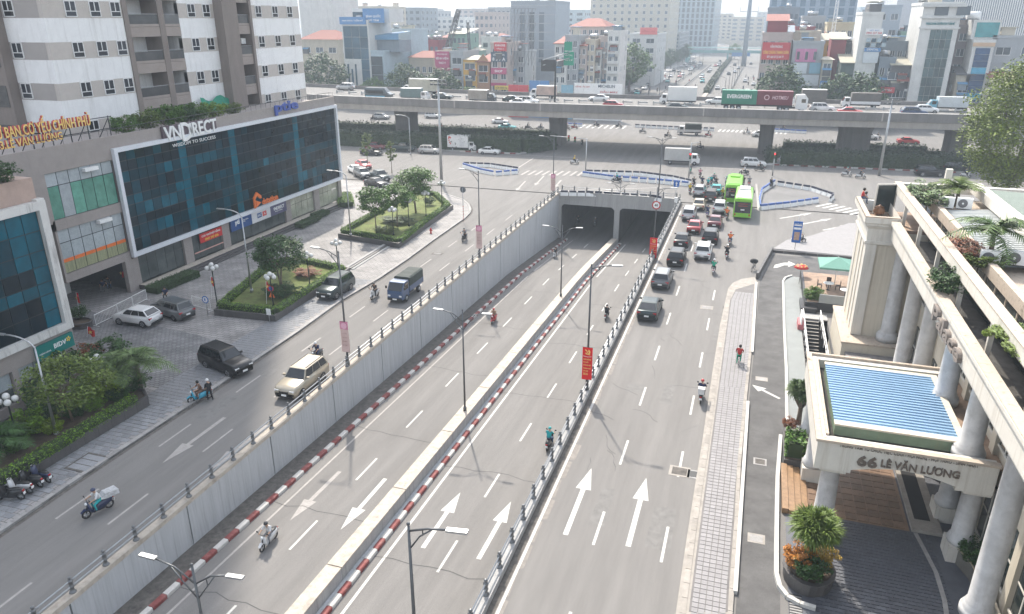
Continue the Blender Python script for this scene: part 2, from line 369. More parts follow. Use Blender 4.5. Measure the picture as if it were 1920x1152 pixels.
# ---------------------------------------------------------------- railings
post = MB().lathe([(.17,0),(.17,.05),(.10,.07),(.10,.30),(.125,.32),(.125,.36),(.10,.38),(.10,.62),(.13,.64),(.13,.70),(.05,.73),(.05,.78),(.09,.83),(.09,.88),(.03,.93)], 10).mesh('railing_post', mat('dull_post_steel', (.17,.175,.18), .45, .6, var=.1))
def railing(label, p0, p1, z, n):
    p0, p1 = Vector(p0), Vector(p1); t = thing('guard_railing', label, 'railing', (p0.x, p0.y, z))
    for i in range(n):
        q = p0.lerp(p1, i/(n-1)); obj('post', post, None, t, (q.x-p0.x, q.y-p0.y, 0))
    for hz in (.34, .66):
        obj('rail', MB().tube([(0,0,hz),(p1.x-p0.x, p1.y-p0.y, hz)], .042, 8), STEEL, t)
railing('grey steel guard railing with round posts along the top of the left underpass wall', (XL-.19, 14.4, 0), (XL-.19, YP-.2, 0), .30, 50)
railing('grey steel guard railing with ball topped posts along the right edge of the underpass', (XR+.17, 20.2, 0), (XR+.17, YP-.2, 0), .42, 47)
railing('short grey steel guard railing above the two tunnel mouths', (-28.2, YP+.22, 0), (-10.3, YP+.22, 0), .55, 10)
# ---------------------------------------------------------------- painted markings
def mark(m, pts, z=.004): m.quad(*[(x, y, z) for x, y in pts])
def rect(m, x, y0, y1, w, z=.004): mark(m, [(x-w/2,y0),(x+w/2,y0),(x+w/2,y1),(x-w/2,y1)], z)
def srect(m, x, y0, y1, w):
    m.quad((x-w/2,y0,sink(y0)+.006),(x+w/2,y0,sink(y0)+.006),(x+w/2,y1,sink(y1)+.006),(x-w/2,y1,sink(y1)+.006))
def dashes(name, x, ys, m_, low=False, w=.15, ln=3.0):
    root = None
    for y in ys:
        q = MB(); (srect if low else rect)(q, x, y-ln/2, y+ln/2, w)
        if root is None: root = obj(name, q, m_, kind='structure')
        else: obj('lane_dash', q, m_, root)
dashes('lane_line', -5.75, [33.35 + 8*k for k in range(-1, 9)], WPAINT); dashes('lane_line', -2.15, [33.1 + 8*k for k in range(-1, 6)], WPAINT)
dashes('lane_line', -31.6, [26.8 + 7.75*k for k in range(-1, 10)], WWORN); dashes('lane_line', -34.75, [26.3 + 7.9*k for k in range(-1, 3)], WWORN)
dashes('lane_line', -34.2, [50.0 + 8*k for k in range(0, 6)], WWORN)
dashes('lane_line', -23.2, [31.05 + 7.85*k for k in range(-1, 11)], WPAINT, True); dashes('lane_line', -14.24, [32.0 + 7.8*k for k in range(-1, 11)], WPAINT, True)
def arrow(name, tail, tip, m_, low=False, wl=.225, wh=.46, hl=2.3, zz_hi=False):
    a, b = Vector(tail).to_2d(), Vector(tip).to_2d(); d = (b-a).normalized(); n = Vector((-d.y, d.x)); c = b - d*hl
    zm = .012 if zz_hi else .004
    P = [a+n*wl/1.6, a-n*wl/1.6, c-n*wl/1.6, c-n*wh, b, c+n*wh, c+n*wl/1.6]; q = MB(); zz = (lambda p: sink(p.y)+.006) if low else (lambda p: zm)
    q.add([(p.x, p.y, zz(p)) for p in P], [(0,1,2,6),(5,6,2,3),(5,3,4)]); obj(name, q, m_, kind='structure')
arrow('lane_arrow', (-7.36,32.2), (-7.36,38.9), WPAINT); arrow('lane_arrow', (-3.97,32.3), (-3.97,38.9), WPAINT)
arrow('lane_arrow', (-21.4,38.2), (-21.36,32.2), WPAINT, True); arrow('lane_arrow', (-24.8,38.0), (-24.8,32.0), WWORN, True)
arrow('lane_arrow', (-15.9,32.2), (-15.95,38.3), WPAINT, True); arrow('lane_arrow', (-12.45,32.3), (-12.45,38.4), WPAINT, True)
arrow('lane_arrow', (-33.13,37.2), (-33.13,31.2), WWORN); arrow('lane_arrow', (-29.68,37.2), (-29.74,31.3), WWORN)
ml = MB(); rect(ml, -9.02, 12, 108, .16); obj('edge_line', ml, WPAINT, kind='structure')
def pxarrow(tail, tip, m_=WPAINT, **k): arrow('lane_arrow', at(*tail), at(*tip), m_, **k)
pxarrow((1462,410), (1522,400), hl=2.0); pxarrow((1502,421), (1560,410), hl=2.0); pxarrow((1543,432), (1598,421), hl=2.0)
pxarrow((985,340), (968,358), WWORN, hl=1.8); pxarrow((1020,330), (1003,348), WWORN, hl=1.8); pxarrow((1052,338), (1040,352), WWORN, hl=1.8)
pxarrow((1462,748), (1410,722), hl=1.0, wl=.18, wh=.45, zz_hi=True)
ta = MB(); P = [at(*q) for q in ((1450,503),(1453,497),(1470,493),(1478,493),(1478,490),(1492,496),(1478,501),(1478,498),(1470,498),(1459,502))]
ta.add([(p.x,p.y,.012) for p in P], [(0,1,8,9),(1,2,7,8),(2,3,7),(4,5,6)]); obj('turn_arrow', ta, WPAINT, kind='structure')
def zebra(pa, pb, pc, n, m_=WPAINT):       # pa-pb: first stripe, pc: last stripe's start
    a, b, c = at(*pa), at(*pb), at(*pc); d = b - a; s = (c - a)/(n-1); u = s.normalized()*.45; root = None
    for i in range(n):
        o = a + s*i; q = MB().quad(*[(p.x,p.y,.005) for p in (o, o+u, o+u+d, o+d)])
        if root is None: root = obj('pedestrian_crossing', q, m_, kind='structure')
        else: obj('crossing_stripe', q, m_, root)
zebra((1528,387), (1556,381), (1605,405), 7); zebra((828,346), (853,337), (910,322), 7, WWORN); zebra((975,328), (990,320), (1080,330), 9, WWORN)
zebra((1345,247), (1350,243), (1470,252), 16); zebra((1075,240), (1085,234), (1165,242), 9)
sl_ = MB()
for (a, b, w) in (((1418,345),(1422,395),.15),((640,272),(1090,297),.12),((1180,306),(1400,318),.12),((1000,297),(960,322),.15),((1060,358),(1240,352),.12)):
    A_, B_ = at(*a), at(*b); d = (B_-A_).normalized(); n = Vector((-d.y,d.x,0))*w
    sl_.quad(*[(p.x,p.y,.004) for p in (A_-n,A_+n,B_+n,B_-n)])
obj('stop_line', sl_, WWORN, kind='structure')
# manholes and drains
def cover(px, w, d, m1, m2, rot=0):
    p = at(*px, .008); q = MB(); q.obox((0,0,.004),(w,d,.008),None,0); q.obox((0,0,.010),(w*.72,d*.72,.006),None,1); t = obj('manhole_cover', q, [m1,m2], loc=p, rot=rot, kind='structure'); return t
cover((1274,884), 1.25, 1.1, STONE, GUTTER); cover((1325,577), 1.2, 1.0, STONE, STONEG); cover((1428,711), .9, .7, STONE, STONEG); cover((1425,866), .8, .8, STONEG, GUTTER); cover((1418,1010), .9, .8, STONE, STONEG)
cover((820,476), 1.3, .9, GUTTER, BLACK); cover((1303,890), .9, .9, STONEG, BLACK); cover((1360,577), .5, .6, GUTTER, BLACK)
# ---------------------------------------------------------------- pavements
def pl(*px): return [tuple(at(*q).xy) for q in px]
KP = pl((0,1003),(130,913),(250,833),(370,754),(490,671),(560,624),(640,566),(712,524),(765,488),(815,451),(872,411),(882,401),(884,394),(880,384),(870,376),(827,362)); KP = [(KP[0][0],-10)] + KP
slab = MB().prism(KP + pl((642,339)) + [(-110,112),(-110,-10)], -.05, .12); obj('pavement', slab, PLAZA, kind='structure')
pav = [o for o in COL.objects if o.name == 'pavement'][0]
cob = MB().prism([(-47,39.5),(-39.9,39.2),(-39.9,47.4),(-45,48.5),(-58.2,50),(-66,49),(-66,40)], .11, .126); obj('cobbled_forecourt', cob, COBBLE, kind='structure')
def stones(root, line, w, h, seg, m_, off=0.0):
    acc = 0; pts = [Vector((x,y,0)) for x,y in line]; i = 0
    for a, b in zip(pts, pts[1:]):
        L = (b-a).length; n = max(1, round(L/seg)); d = (b-a).normalized(); nn = Vector((-d.y,d.x,0)); M3 = Matrix((d, nn, (0,0,1))).transposed()
        for k in range(n):
            c = a.lerp(b, (k+.5)/n); q = MB().obox((0,0,0), (L/n-.025, w, h + .015*rnd.random()), M3)
            obj('kerbstone', q, m_, root, c + nn*off + Vector((0,0,h/2-.03)))
stones(pav, KP[1:], .3, .19, 1.0, STONEG, .15)
gl = MB()
for a, b in zip(KP, KP[1:]):
    d = (Vector(b)-Vector(a)).normalized(); n = Vector((d.y,-d.x))*.28
    gl.quad((a[0]-.02,a[1],.003),(a[0]+n.x,a[1]+n.y,.003),(b[0]+n.x,b[1]+n.y,.003),(b[0]-.02,b[1],.003))
obj('gutter', gl, GUTTER, kind='structure')
def tiles(root, x0, x1, y0, y1, tw, th, z, m_, inside=None, stagger=.5, lim=300, hh=.03, jit=.006, gp=.028):
    L = []
    j = 0; y = y0
    while y < y1:
        x = x0 - (stagger*tw if j % 2 else 0)
        while x < x1:
            a, b = max(x, x0), min(x+tw, x1)
            if b - a > .08 and (inside is None or inside((a+b)/2, y+th/2)): L.append((a, b, y, y+th))
            x += tw
        y += th; j += 1
    L.sort(key=lambda q: q[2]**2 + q[0]**2); rest = MB(); cache = {}
    for i, (a, b, c, d) in enumerate(L):
        zz = z + rnd.uniform(0, jit)
        if i < lim:
            key = round(b-a, 2)
            if key not in cache: cache[key] = MB().box(-(b-a)/2+gp,-th/2+gp,-hh,(b-a)/2-gp,th/2-gp,0).mesh('paving_tile', m_)
            obj('paving_tile', cache[key], None, root, ((a+b)/2, (c+d)/2, zz))
        else: rest.box(a+gp, c+gp, zz-hh, b-gp, d-gp, zz)
    if rest.v: obj('paving_tile_field', rest, m_, root, kind='stuff')
def kx(y):
    for a, b in zip(KP, KP[1:]):
        if a[1] <= y <= b[1]: return lerp(a[0], b[0], (y-a[1])/max(1e-6, b[1]-a[1]))
    return -99
tiles(pav, -40.6, -36.0, 18, 66, .6, .42, .137, TILEG, lambda x, y: x + .3 < kx(y) - .3)
drain = MB(); c = at(163,868,.14); drain.obox((c.x,c.y,.145),(1.7,1.9,.03),None,0)
for i in (-1,0,1): drain.obox((c.x,c.y+.55*i,.163),(1.4,.48,.012),None,1)
obj('manhole_cover', drain, [GUTTER,TILEG], kind='structure')
# right pavement strip, service road, kerbs
RP = pl((1267,1151),(1286,1020),(1303,912),(1316,833),(1335,703),(1350,610),(1365,543),(1374,532),(1390,525),(1415,521)); RP = [(RP[0][0],-10)] + RP
SR = pl((1374,1151),(1384,1000),(1389,880),(1400,755),(1413,628),(1419,530)); SR = [(SR[0][0],-10)] + SR
TL = pl((1293,1151),(1300,1096),(1324,912),(1340,790),(1352,700),(1370,565),(1380,545)); TR = pl((1362,1151),(1365,1096),(1380,912),(1395,753),(1410,628),(1417,533))
def xat(P, y):
    for a, b in zip(P, P[1:]):
        if a[1] <= y <= b[1]: return lerp(a[0], b[0], (y-a[1])/(b[1]-a[1]))
    return P[0][0] if y < P[0][1] else 99
rp = obj('pavement_strip', MB().prism(RP + SR[::-1], -.05, .10), STONE, kind='structure')
stones(rp, RP[:-3], .28, .16, 1.1, STONE, -.30); stones(rp, SR, .22, .17, 1.4, STONE, .13)
obj('grout', MB().prism([(x-.05,y) for x,y in TL] + [(x+.05,y) for x,y in TR[::-1]], .09, .104), mat('dark_grout', (.165,.155,.15), .9, var=.2), rp)
y = 24.6; nt_ = 0; rest = MB(); tmesh = MB().box(-.148,-.148,-.03,.148,.148,0).mesh('paving_tile', TILEW)
while y < 74.5:
    xl, xr = xat(TL,y) + .03, xat(TR,y) - .03; n = max(2, round((xr-xl)/.335)); w = (xr-xl)/n
    for k in range(n):
        x = xl + w*(k+.5); zz = .124 + rnd.uniform(0,.006)
        if nt_ < 300: o = obj('paving_tile', tmesh, None, rp, (x,y,zz)); o.scale.x = (w-.04)/.296; nt_ += 1
        else: rest.box(x-w/2+.02, y-.148, zz-.03, x+w/2-.02, y+.148, zz)
    y += .336
obj('paving_tile_field', rest, TILEW, rp, kind='stuff')
dr = MB(); dr.box(-.35,20.5,.1,1.0,24.4,.13,0)
for i in range(4): dr.box(-.15,20.7+.87*i,.13,.85,21.5+.87*i,.145,1)
obj('manhole_cover', dr, [GUTTER,STONE], kind='structure')
srv = pl((1379,1151),(1389,1000),(1395,850),(1404,755),(1417,628),(1424,530),(1450,478),(1599,490),(1599,521),(1500,520),(1480,519),(1468,528),(1469,620),(1473,700),(1472,800),(1463,1000),(1463,1100),(1463,1151))
srv = [(srv[0][0],-10)] + srv + [(srv[-1][0],-10)]
obj('service_road', MB().add([(x,y,.004) for x,y in srv], [tuple(range(len(srv)))[::-1]]), ASPH2, kind='structure')
wk = MB()
for pa, pb in (((1418,533),(1410,664)),((1402,757),(1378,1115))):
    a, b = at(*pa), at(*pb); d = (b-a).normalized(); n = Vector((-d.y,d.x,0))*.10; wk.prism([tuple((p).xy) for p in (a-n,a+n,b+n,b-n)], 0, .22)
obj('white_edge_kerb', wk, WPAINT, kind='structure')
cp = MB().prism(pl((1449,468),(1475,452),(1520,444),(1592,420),(1650,420),(1650,484),(1597,482)), -.05, .12); cpo = obj('corner_pavement', cp, TILEW, kind='structure')
lwl = thing('low_wall', 'low grey stone wall beside the service road mouth where a bicycle leans', 'low wall', at(1420,522))
for pa, pb, hh in (((1419,524),(1447,473),.7),((1449,473),(1597,486),.3)):
    a, b = at(*pa).xy, at(*pb).xy; d = b-a; n = max(2, int(d.length/1.2)); nn = Vector((-d.y,d.x)).normalized()*.13
    for i in range(n):
        p, q = a.lerp(b, i/n), a.lerp(b, (i+.97)/n); m = MB(); m.prism([tuple(p-nn),tuple(q-nn),tuple(q+nn),tuple(p+nn)], .0, hh); wobj('stone', m, GRANITE, lwl)

jn = random.Random(3); jm = MB(); k = 0
for y in (22,30.5,41,53.5,66,79,92):
    x0 = XM1 + .5; pts = [(lerp(x0, XR-.1, i/7), y + jn.uniform(-.25,.25) + .3*i/7) for i in range(8)]
    for a, b in zip(pts, pts[1:]): jm.quad((a[0],a[1],sink(a[1])+.006),(b[0],b[1],sink(b[1])+.006),(b[0],b[1]+.07,sink(b[1]+.07)+.006),(a[0],a[1]+.06,sink(a[1]+.06)+.006))
    pts = [(lerp(-26.9, XM0-.1, i/7), y + 3 + jn.uniform(-.25,.25) - .3*i/7) for i in range(8)]
    for a, b in zip(pts, pts[1:]): jm.quad((a[0],a[1],sink(a[1])+.006),(b[0],b[1],sink(b[1])+.006),(b[0],b[1]+.07,sink(b[1]+.07)+.006),(a[0],a[1]+.06,sink(a[1]+.06)+.006))
for _ in range(26):
    x, y = jn.uniform(-8.5,-1.2), jn.uniform(24,100); a = jn.uniform(0,3.1)
    for i in range(5): x2, y2 = x + .5*math.cos(a), y + .5*math.sin(a); jm.quad((x,y,.0045),(x2,y2,.0045),(x2+.02,y2+.05,.0045),(x+.02,y+.05,.0045)); x, y = x2, y2; a += jn.uniform(-.6,.6)
obj('road_joint', jm, mat('dark_tar_seam', (.085,.083,.08), .9, var=.2), kind='structure')
pm_ = MB(); 
for _ in range(16):
    x, y, w, h = jn.choice((jn.uniform(-8.6,-1.5), jn.uniform(-36,-30))), jn.uniform(24,104), jn.uniform(.6,1.6), jn.uniform(1,4); pm_.quad((x,y,.003),(x+w,y+.05,.003),(x+w*.95,y+h,.003),(x+.05,y+h*.97,.003))
obj('road_patch', pm_, mat('asphalt_patch', (.172,.166,.158), .92, var=.2, scale=2, fine=.25), kind='structure')
dm = MB()
for x, w in ((XR+.82,.5),(-36.1,.5)): 
    for i in range(45): y = 12+2.1*i; ww = w*jn.uniform(.5,1.2); dm.quad((x,y,.0025),(x+ww,y+.2,.0025),(x+ww*jn.uniform(.7,1.1),y+2,.0025),(x,y+2.1,.0025)) if x > -20 else None
obj('road_dust', dm, mat('pale_road_dust', (.235,.215,.195), .95, var=.2, scale=3, fine=.2), kind='structure')
# ================================================================ left: office block
WALLB = mat('taupe_render', (.31,.275,.255), .85, var=.07, scale=1.5, fine=.05, stain=(1.0,.25,(1,1,.1),(.2,.18,.165)))
SALM = mat('salmon_render', (.42,.31,.26), .85, var=.1, scale=1.5, stain=(1.4,.4,(1,1,.08),(.25,.19,.165)))
WFRAME = mat('white_cladding', (.66,.68,.72), .4, var=.04)
WDIRTY = mat('stained_white_cladding', (.60,.59,.57), .6, var=.1, stain=(2.2,.7,(1,1,.15),(.14,.12,.11)))
DGLASS = mat('dark_curtain_glass', (.008,.018,.026), .08, var=.3, scale=.7, rand=.3, spec=.18)
TGLASS = mat('teal_curtain_glass', (.005,.085,.125), .08, var=.3, scale=.7, rand=.25, spec=.2)
PGLASS = mat('pale_blind_glass', (.36,.40,.42), .15, var=.12, scale=2, rand=.12)
GGLASS = mat('green_film_glass', (.10,.29,.22), .15, var=.25, scale=1, rand=.15)
CURT = mat('striped_green_curtain', (.27,.28,.16), .6, var=.35, scale=3, stretch=(1,5,.2))
SHOPG = mat('shop_glass', (.075,.088,.086), .07, var=.3, scale=.8, rand=.2, spec=.6)
SHOPL = mat('lit_shop_glass', (.34,.35,.27), .1, var=.3, scale=.6, rand=.1, spec=.6)  # paler base colour paints in the bright shop interiors
MULL = mat('dark_mullion', (.022,.028,.032), .4, .3, var=0)
def pane_grid(parent, X, ys, zs, pick, gap=.035, dx=.03, name='glass_pane'):
    cache = {}
    for i in range(len(ys)-1):
        for j in range(len(zs)-1):
            m = pick(i, j)
            if m is None: continue
            w, h = ys[i+1]-ys[i]-gap*2, zs[j+1]-zs[j]-gap*2; k = (round(w,3), round(h,3), m.name)
            if k not in cache: cache[k] = MB().box(0,-w/2,-h/2,dx,w/2,h/2).mesh(name, m)
            o = obj(name, cache[k], None, parent, (X-parent.location.x, (ys[i]+ys[i+1])/2-parent.location.y, (zs[j]+zs[j+1])/2-parent.location.z))
            o.rotation_euler = (0, rnd.uniform(-.006,.006), rnd.uniform(-.008,.008))
XV = -58.4
vb = thing('office_block', 'long dark glass office block in a white frame with shops below', 'office building', (XV, 76, 0))
w = MB(); w.box(XV-30,48.4,3.45, XV-.35,97.4,15.0); w.box(XV-.35,48.4,8.3, XV,56.15,9.25); w.box(XV-.35,48.4,3.45, XV,56.15,4.25); w.box(XV-.35,48.4,13.4, XV,97.4,15.6)
w.box(XV-.35,20,9.0, XV,48.4,15.6); w.box(XV-30,20,9, XV-.35,48.4,15.0); w.box(XV-.35,48.4,4.25,XV,48.62,13.4)
for a, b in ((56.15,57.0),(63.6,64.9),(70.0,71.3),(82.9,84.1),(89.9,91.2),(96.6,97.4)): w.box(XV-.5,a,.12, XV-.02,b,3.45)
w.box(XV-.5,55.35,.12,XV-.03,56.15,3.45); w.box(XV-14,48.4,.12,XV-6,48.8,3.45)
wobj('wall', w, WALLB, vb)
w = MB(); w.box(XV-14,48.8,.13, XV-13.5,57,3.44); w.box(XV-6,56.2,.13,XV-.6,56.6,3.44); w.box(XV-30,56.8,.13, XV-1.6,97.2,3.44)
wobj('inner_wall', w, mat('dark_lobby_wall', (.06,.06,.06), .7, var=.3), vb)
for (a, b) in ((-63.0,50.3),(-64.6,53.2)): wobj('lobby_pillar', MB().box(a-.35,b-.35,.12,a+.35,b+.35,3.44), WHITE, vb)
w = MB(); Ya, Yb, Za, Zb = 56.2, 97.4, 3.62, 14.45
w.box(XV+.005,Ya,Za,XV+.38,Yb,Za+.42); w.box(XV+.005,Ya,Zb-.40,XV+.38,Yb,Zb); w.box(XV+.005,Ya,Za+.42,XV+.38,Ya+.42,Zb-.40); w.box(XV+.005,Yb-.38,Za+.42,XV+.38,Yb,Zb-.40)
wobj('white_frame', w, WFRAME, vb)
wobj('mullion_panel', MB().box(XV+.004,Ya+.42,Za+.42,XV+.03,Yb-.38,Zb-.4), MULL, vb)
ys = [Ya+.43 + (Yb-Ya-.82)*i/34 for i in range(35)]; zs = [4.06,5.3,6.6,7.5,8.75,9.7,11.0,12.1,13.1,14.04]
MGLASS = mat('mid_teal_glass', (.005,.040,.060), .07, var=.3, scale=.6, rand=.35, spec=.2)
def pickv(i, j):
    if i in (7,14,25): return TGLASS
    if i < 14: return (MGLASS if rnd.random() < .75 else TGLASS) if j in (1,3,4,6) else (DGLASS if rnd.random() < .7 else MGLASS)
    if j == 4 or (j == 1 and i > 20): return MGLASS if rnd.random() < .8 else TGLASS
    return DGLASS if rnd.random() < .93 else MGLASS
pane_grid(vb, XV+.035, ys, zs, pickv)
wobj('mullion_panel', MB().box(XV-.36,48.62,4.25,XV-.2,56.15,13.4), MULL, vb)
ys = [48.65+1.24*i for i in range(7)]
pane_grid(vb, XV-.18, ys, [9.27,12.2,13.38], lambda i, j: PGLASS if j or i == 1 else GGLASS)
pane_grid(vb, XV-.18, ys, [4.27,5.55,7.1,8.28], lambda i, j: CURT if j == 0 else PGLASS)
for i in range(6): wobj('orange_pelmet', MB().box(XV-.145,ys[i]+.06,5.3,XV-.125,ys[i+1]-.06,5.62), ORANGE, vb)
for yy, zz in ((52.6,12.9),(53.0,7.9)): wobj('blind_box', MB().box(XV-.1,yy,zz,XV+.35,yy+1.5,zz+.32), WHITE, vb)
# shop fronts
for (a, b, m_) in ((57.0,63.6,SHOPG),(64.9,70.0,SHOPG),(71.3,82.9,SHOPG),(84.1,89.9,SHOPL),(91.2,96.6,SHOPL)):
    n = max(3, round((b-a)/1.45)); pane_grid(vb, XV-.3, [a+(b-a)*i/n for i in range(n+1)], [.58,2.5,3.44], lambda i, j, m_=m_: m_, .03)
sb = [(71.4,75.4,(.02,.07,.22),'navy'),(75.4,79.3,(.62,.62,.63),'pale'),(79.3,82.85,(.09,.085,.16),'purple')]
for a, b, c, n in sb:
    wobj('sign_panel', MB().box(XV+.02,a+.03,2.25,XV+.2,b-.03,3.6), mat(n+'_sign_panel', c, .5, var=.04), vb, label=n+' shop sign panel')
YD, ZD = (0,1,0), (0,0,1)
def vtxt(s_, m_, y, z, w=None, h=None, X=XV+.2, ext=.03, bold=.0, parent=vb): 
    o = text('lettering', s_, m_, (X, y, z), YD, ZD, w, h, ext, parent, bold); o.matrix_parent_inverse = Matrix.Translation(-Vector(parent.location)); return o
vtxt('pti', WHITE, 72.2, 2.75, None, .72, bold=.03); vtxt('Bảo hiểm\nPTI', WHITE, 73.75, 2.9, .95, .4)
wobj('sign_logo', MB().box(XV+.2,76.5,2.7,XV+.22,77.4,3.3), mat('navy_sign_panel', (.02,.07,.22), .5), vb); wobj('sign_logo', MB().box(XV+.2,77.6,2.7,XV+.22,78.4,3.3), mat('red_panel', (.55,.05,.04), .5), vb)
vtxt('BAC', WHITE, 76.6, 2.86, .7, .3, XV+.222, .01); vtxt('A', WHITE, 77.85, 2.86, .3, .3, XV+.222, .01)
vtxt('VNDIRECT', WHITE, 79.9, 2.85, 2.4, .42, bold=.02); vtxt('WISDOM TO SUCCESS', WHITE, 80.2, 2.6, 1.6, .12)
wobj('rent_banner', MB().box(XV-.02,66.1,2.3,XV+.05,69.9,3.35), mat('red_banner', (.55,.02,.02), .5, var=.06), vb, label='red for rent banner')
vtxt('CHO THUÊ MẶT BẰNG', WHITE, 66.4, 2.86, 3.2, .38, XV+.05, .02, .02); vtxt('0943 347 636', mat('yellow_letter', (.80,.52,.05), .5, var=0), 66.9, 2.42, 2.3, .3, XV+.05, .02, .02)
wobj('rail_strip', MB().box(XV-.02,65.0,1.35,XV+.04,69.9,1.47), mat('pink_strip', (.6,.33,.28), .6, var=0), vb)
def logo3d(o_, name='roof_sign', **k): pass
# rooftop and facade letters
vn = thing('wall_sign', 'white raised VNDIRECT letters standing on the taupe parapet', 'sign', (XV+.3, 63, 14.2))
vt = lambda s_, m_, y, z, w_, h_, par, bold=.02, X=XV+.32, ext=.12: vtxt(s_, m_, y, z, w_, h_, X, ext, bold, par)
vt('VN', WHITE, 63.0, 14.15, 2.4, 1.45, vn); vt('D', WHITE, 65.5, 13.8, 1.5, 1.95, vn); vt('IRECT', WHITE, 66.8, 14.15, 4.3, 1.45, vn)
wobj('letter_backing', MB().box(XV+.05,62.9,14.12,XV+.3,71.2,15.65), mat('dark_violet_backing', (.10,.07,.085), .6), vn); vt('WISDOM TO SUCCESS', WHITE, 63.7, 13.45, 6.8, .34, vn, 0, XV+.52, .03)
pe = thing('wall_sign', 'blue raised logo letters at the far end of the office parapet', 'sign', (XV+.3, 83, 14.6))
pbl = mat('blue_letter', (.05,.09,.35), .5, var=.05)
vt('ptie', pbl, 82.7, 14.55, 5.2, 1.55, pe, .03, XV+.06, .2)
ds = thing('wall_sign', 'orange house shaped logo and letters above the white frame edge', 'sign', (XV+.5, 76, 4.2))
h = MB(); 
for q in ([(75.6,4.2),(75.6,5.5),(76.3,6.1),(77.1,5.5),(77.1,5.2),(76.8,5.2),(76.3,5.7),(75.85,5.3),(75.85,4.2)], [(76.0,4.3),(76.0,5.1),(76.9,4.7)]):
    h.add([(XV+.55,y,z) for y, z in q]+[(XV+.75,y,z) for y, z in q], [tuple(range(len(q))), tuple(range(2*len(q)-1,len(q)-1,-1))]+[(i,(i+1)%len(q),(i+1)%len(q)+len(q),i+len(q)) for i in range(len(q))])
wobj('house_logo', h, ORANGE, ds); vtxt('dstation', ORANGE, 77.2, 4.3, 3.3, .75, XV+.6, .12, .02, ds)
# steps in front of the shops
stp = MB()
for i in range(3): stp.box(XV-.02,56.5,.12+.15*i, XV+2.0-.45*i,97.3,.27+.15*i)
so_ = obj('shop_steps', stp, GRANITE, kind='structure'); obj('landing', MB().box(XV-.015,56.6,.571,XV+1.05,97.2,.585), CONCY, so_)
fs_ = MB()
for i in range(2): p0, p1 = at(735,500,.12), at(665,548,.12)
# ---------------------------------------------------------------- left: bank building
XB = -47.2
bb = thing('bank_building', 'teal glass building with stained white frame and salmon parapet at the left edge', 'office building', (XB, 36, 0))
w = MB(); w.box(XB-19,20,0, XB-.3,38.7,4.5); w.box(XB-19,20,4.5, XB-.3,38.65,14.1); w.box(XB-.3,37.7,0,XB,38.7,4.5); w.box(XB-.3,20,3.2,XB,37.7,4.5); w.box(XB-.3,20,0,XB,37.7,.9)
for yy in (26,29.6,33.4): w.box(XB-.3,yy,.9,XB,yy+.45,3.2)
wobj('wall', w, WALLB, bb)
w = MB(); w.box(XB-.2,20,4.5,XB+.25,38.7,5.05); w.box(XB-.35,20,13.55,XB+.25,38.7,14.15); w.box(XB-.2,38.1,5.05,XB+.25,38.7,13.55); w.box(XB-.3,38.1,14.151,XB+.2,38.69,14.3)
wobj('white_frame', w, WDIRTY, bb)
w = MB(); w.box(XB-1.2,20,14.16,XB-.25,38.5,15.75); w.box(XB-19,37.9,14.16,XB-1.2,38.5,15.75); wobj('parapet', w, SALM, bb)
wobj('mullion_panel', MB().box(XB-.29,20,5.05,XB-.1,38.1,13.55), MULL, bb)
nY = 12; ys = [23.4+1.22*i for i in range(13)]; zs = [5.07,6.3,7.5,8.4,9.6,10.7,12.1,13.53]
def pickb(i, j):
    if j in (4,5,6) or i == 11: return TGLASS if rnd.random() < .8 else MGLASS
    if j == 2: return TGLASS if i > 5 else MGLASS
    return DGLASS if j in (0,1) else (MGLASS if rnd.random() < .6 else DGLASS)
pane_grid(bb, XB-.09, ys, zs, pickb)
for a, b in ((26.5,29.5),(30.1,33.3),(33.9,37.6)):
    pane_grid(bb, XB-.2, [lerp(a,b,i/3) for i in range(4)], [.95,2.0,3.15], lambda i, j: PGLASS if j else SHOPG)
bs = thing('shop_sign', 'green bank sign board with white letters under the white frame', 'sign', (XB+.1, 35.7, 3.2))
wobj('board', MB().box(XB+.02,35.3,3.12,XB+.22,38.45,4.2), mat('bank_green', (.005,.17,.15), .4, var=.05), bs)
vtxt('BIDV', WHITE, 36.75, 3.55, 1.05, .36, XB+.22, .02, .02, bs); vtxt('NGÂN HÀNG', WHITE, 35.5, 3.5, .95, .14, XB+.22, .02, 0, bs)
st = MB(); c = Vector((XB+.225, 38.02, 3.82))
for k in range(5):
    a = 2*math.pi*k/5; st.quad(*[(c.x, c.y+r_*math.cos(a+t), c.z+r_*math.sin(a+t)) for r_, t in ((.06,-.6),(.2,-.3),(.2,.3),(.06,.6))])
wobj('emblem', st, mat('yellow_letter', (.8,.52,.05)), bs)
# rooftop sign of the academy
XS = -60.4
rs = thing('roof_sign', 'yellow Vietnamese rooftop letters with red edges on a steel frame', 'sign', (XS, 50, 15.0))
YEL = mat('sign_yellow', (.83,.55,.16), .5, var=.05); RED = mat('sign_red_edge', (.45,.03,.02), .5, var=0)
a, b, c = onX(3,257,XS), onX(166,229,XS), onX(166,212.5,XS)
for X_, m_, e in ((XS,RED,.22),(XS+.222,YEL,.02)):
    o = text('lettering', 'Ử BAN CƠ YẾU CHÍNH PHỦ', m_, (X_, a.y-.55, a.z-.15), YD, ZD, b.y-a.y+.55, 1.45, e, rs, .015); o.matrix_parent_inverse = Matrix.Translation(-Vector(rs.location))
a2, b2 = onX(0,281,XS), onX(115,260,XS)
for X_, m_, e in ((XS,RED,.2),(XS+.202,YEL,.02)):
    o = text('lettering', '43.LÊ VĂN LƯƠNG', m_, (X_, a2.y-.5, a2.z), YD, ZD, b2.y-a2.y+.5, .95, e, rs, .015); o.matrix_parent_inverse = Matrix.Translation(-Vector(rs.location))
fr = MB()
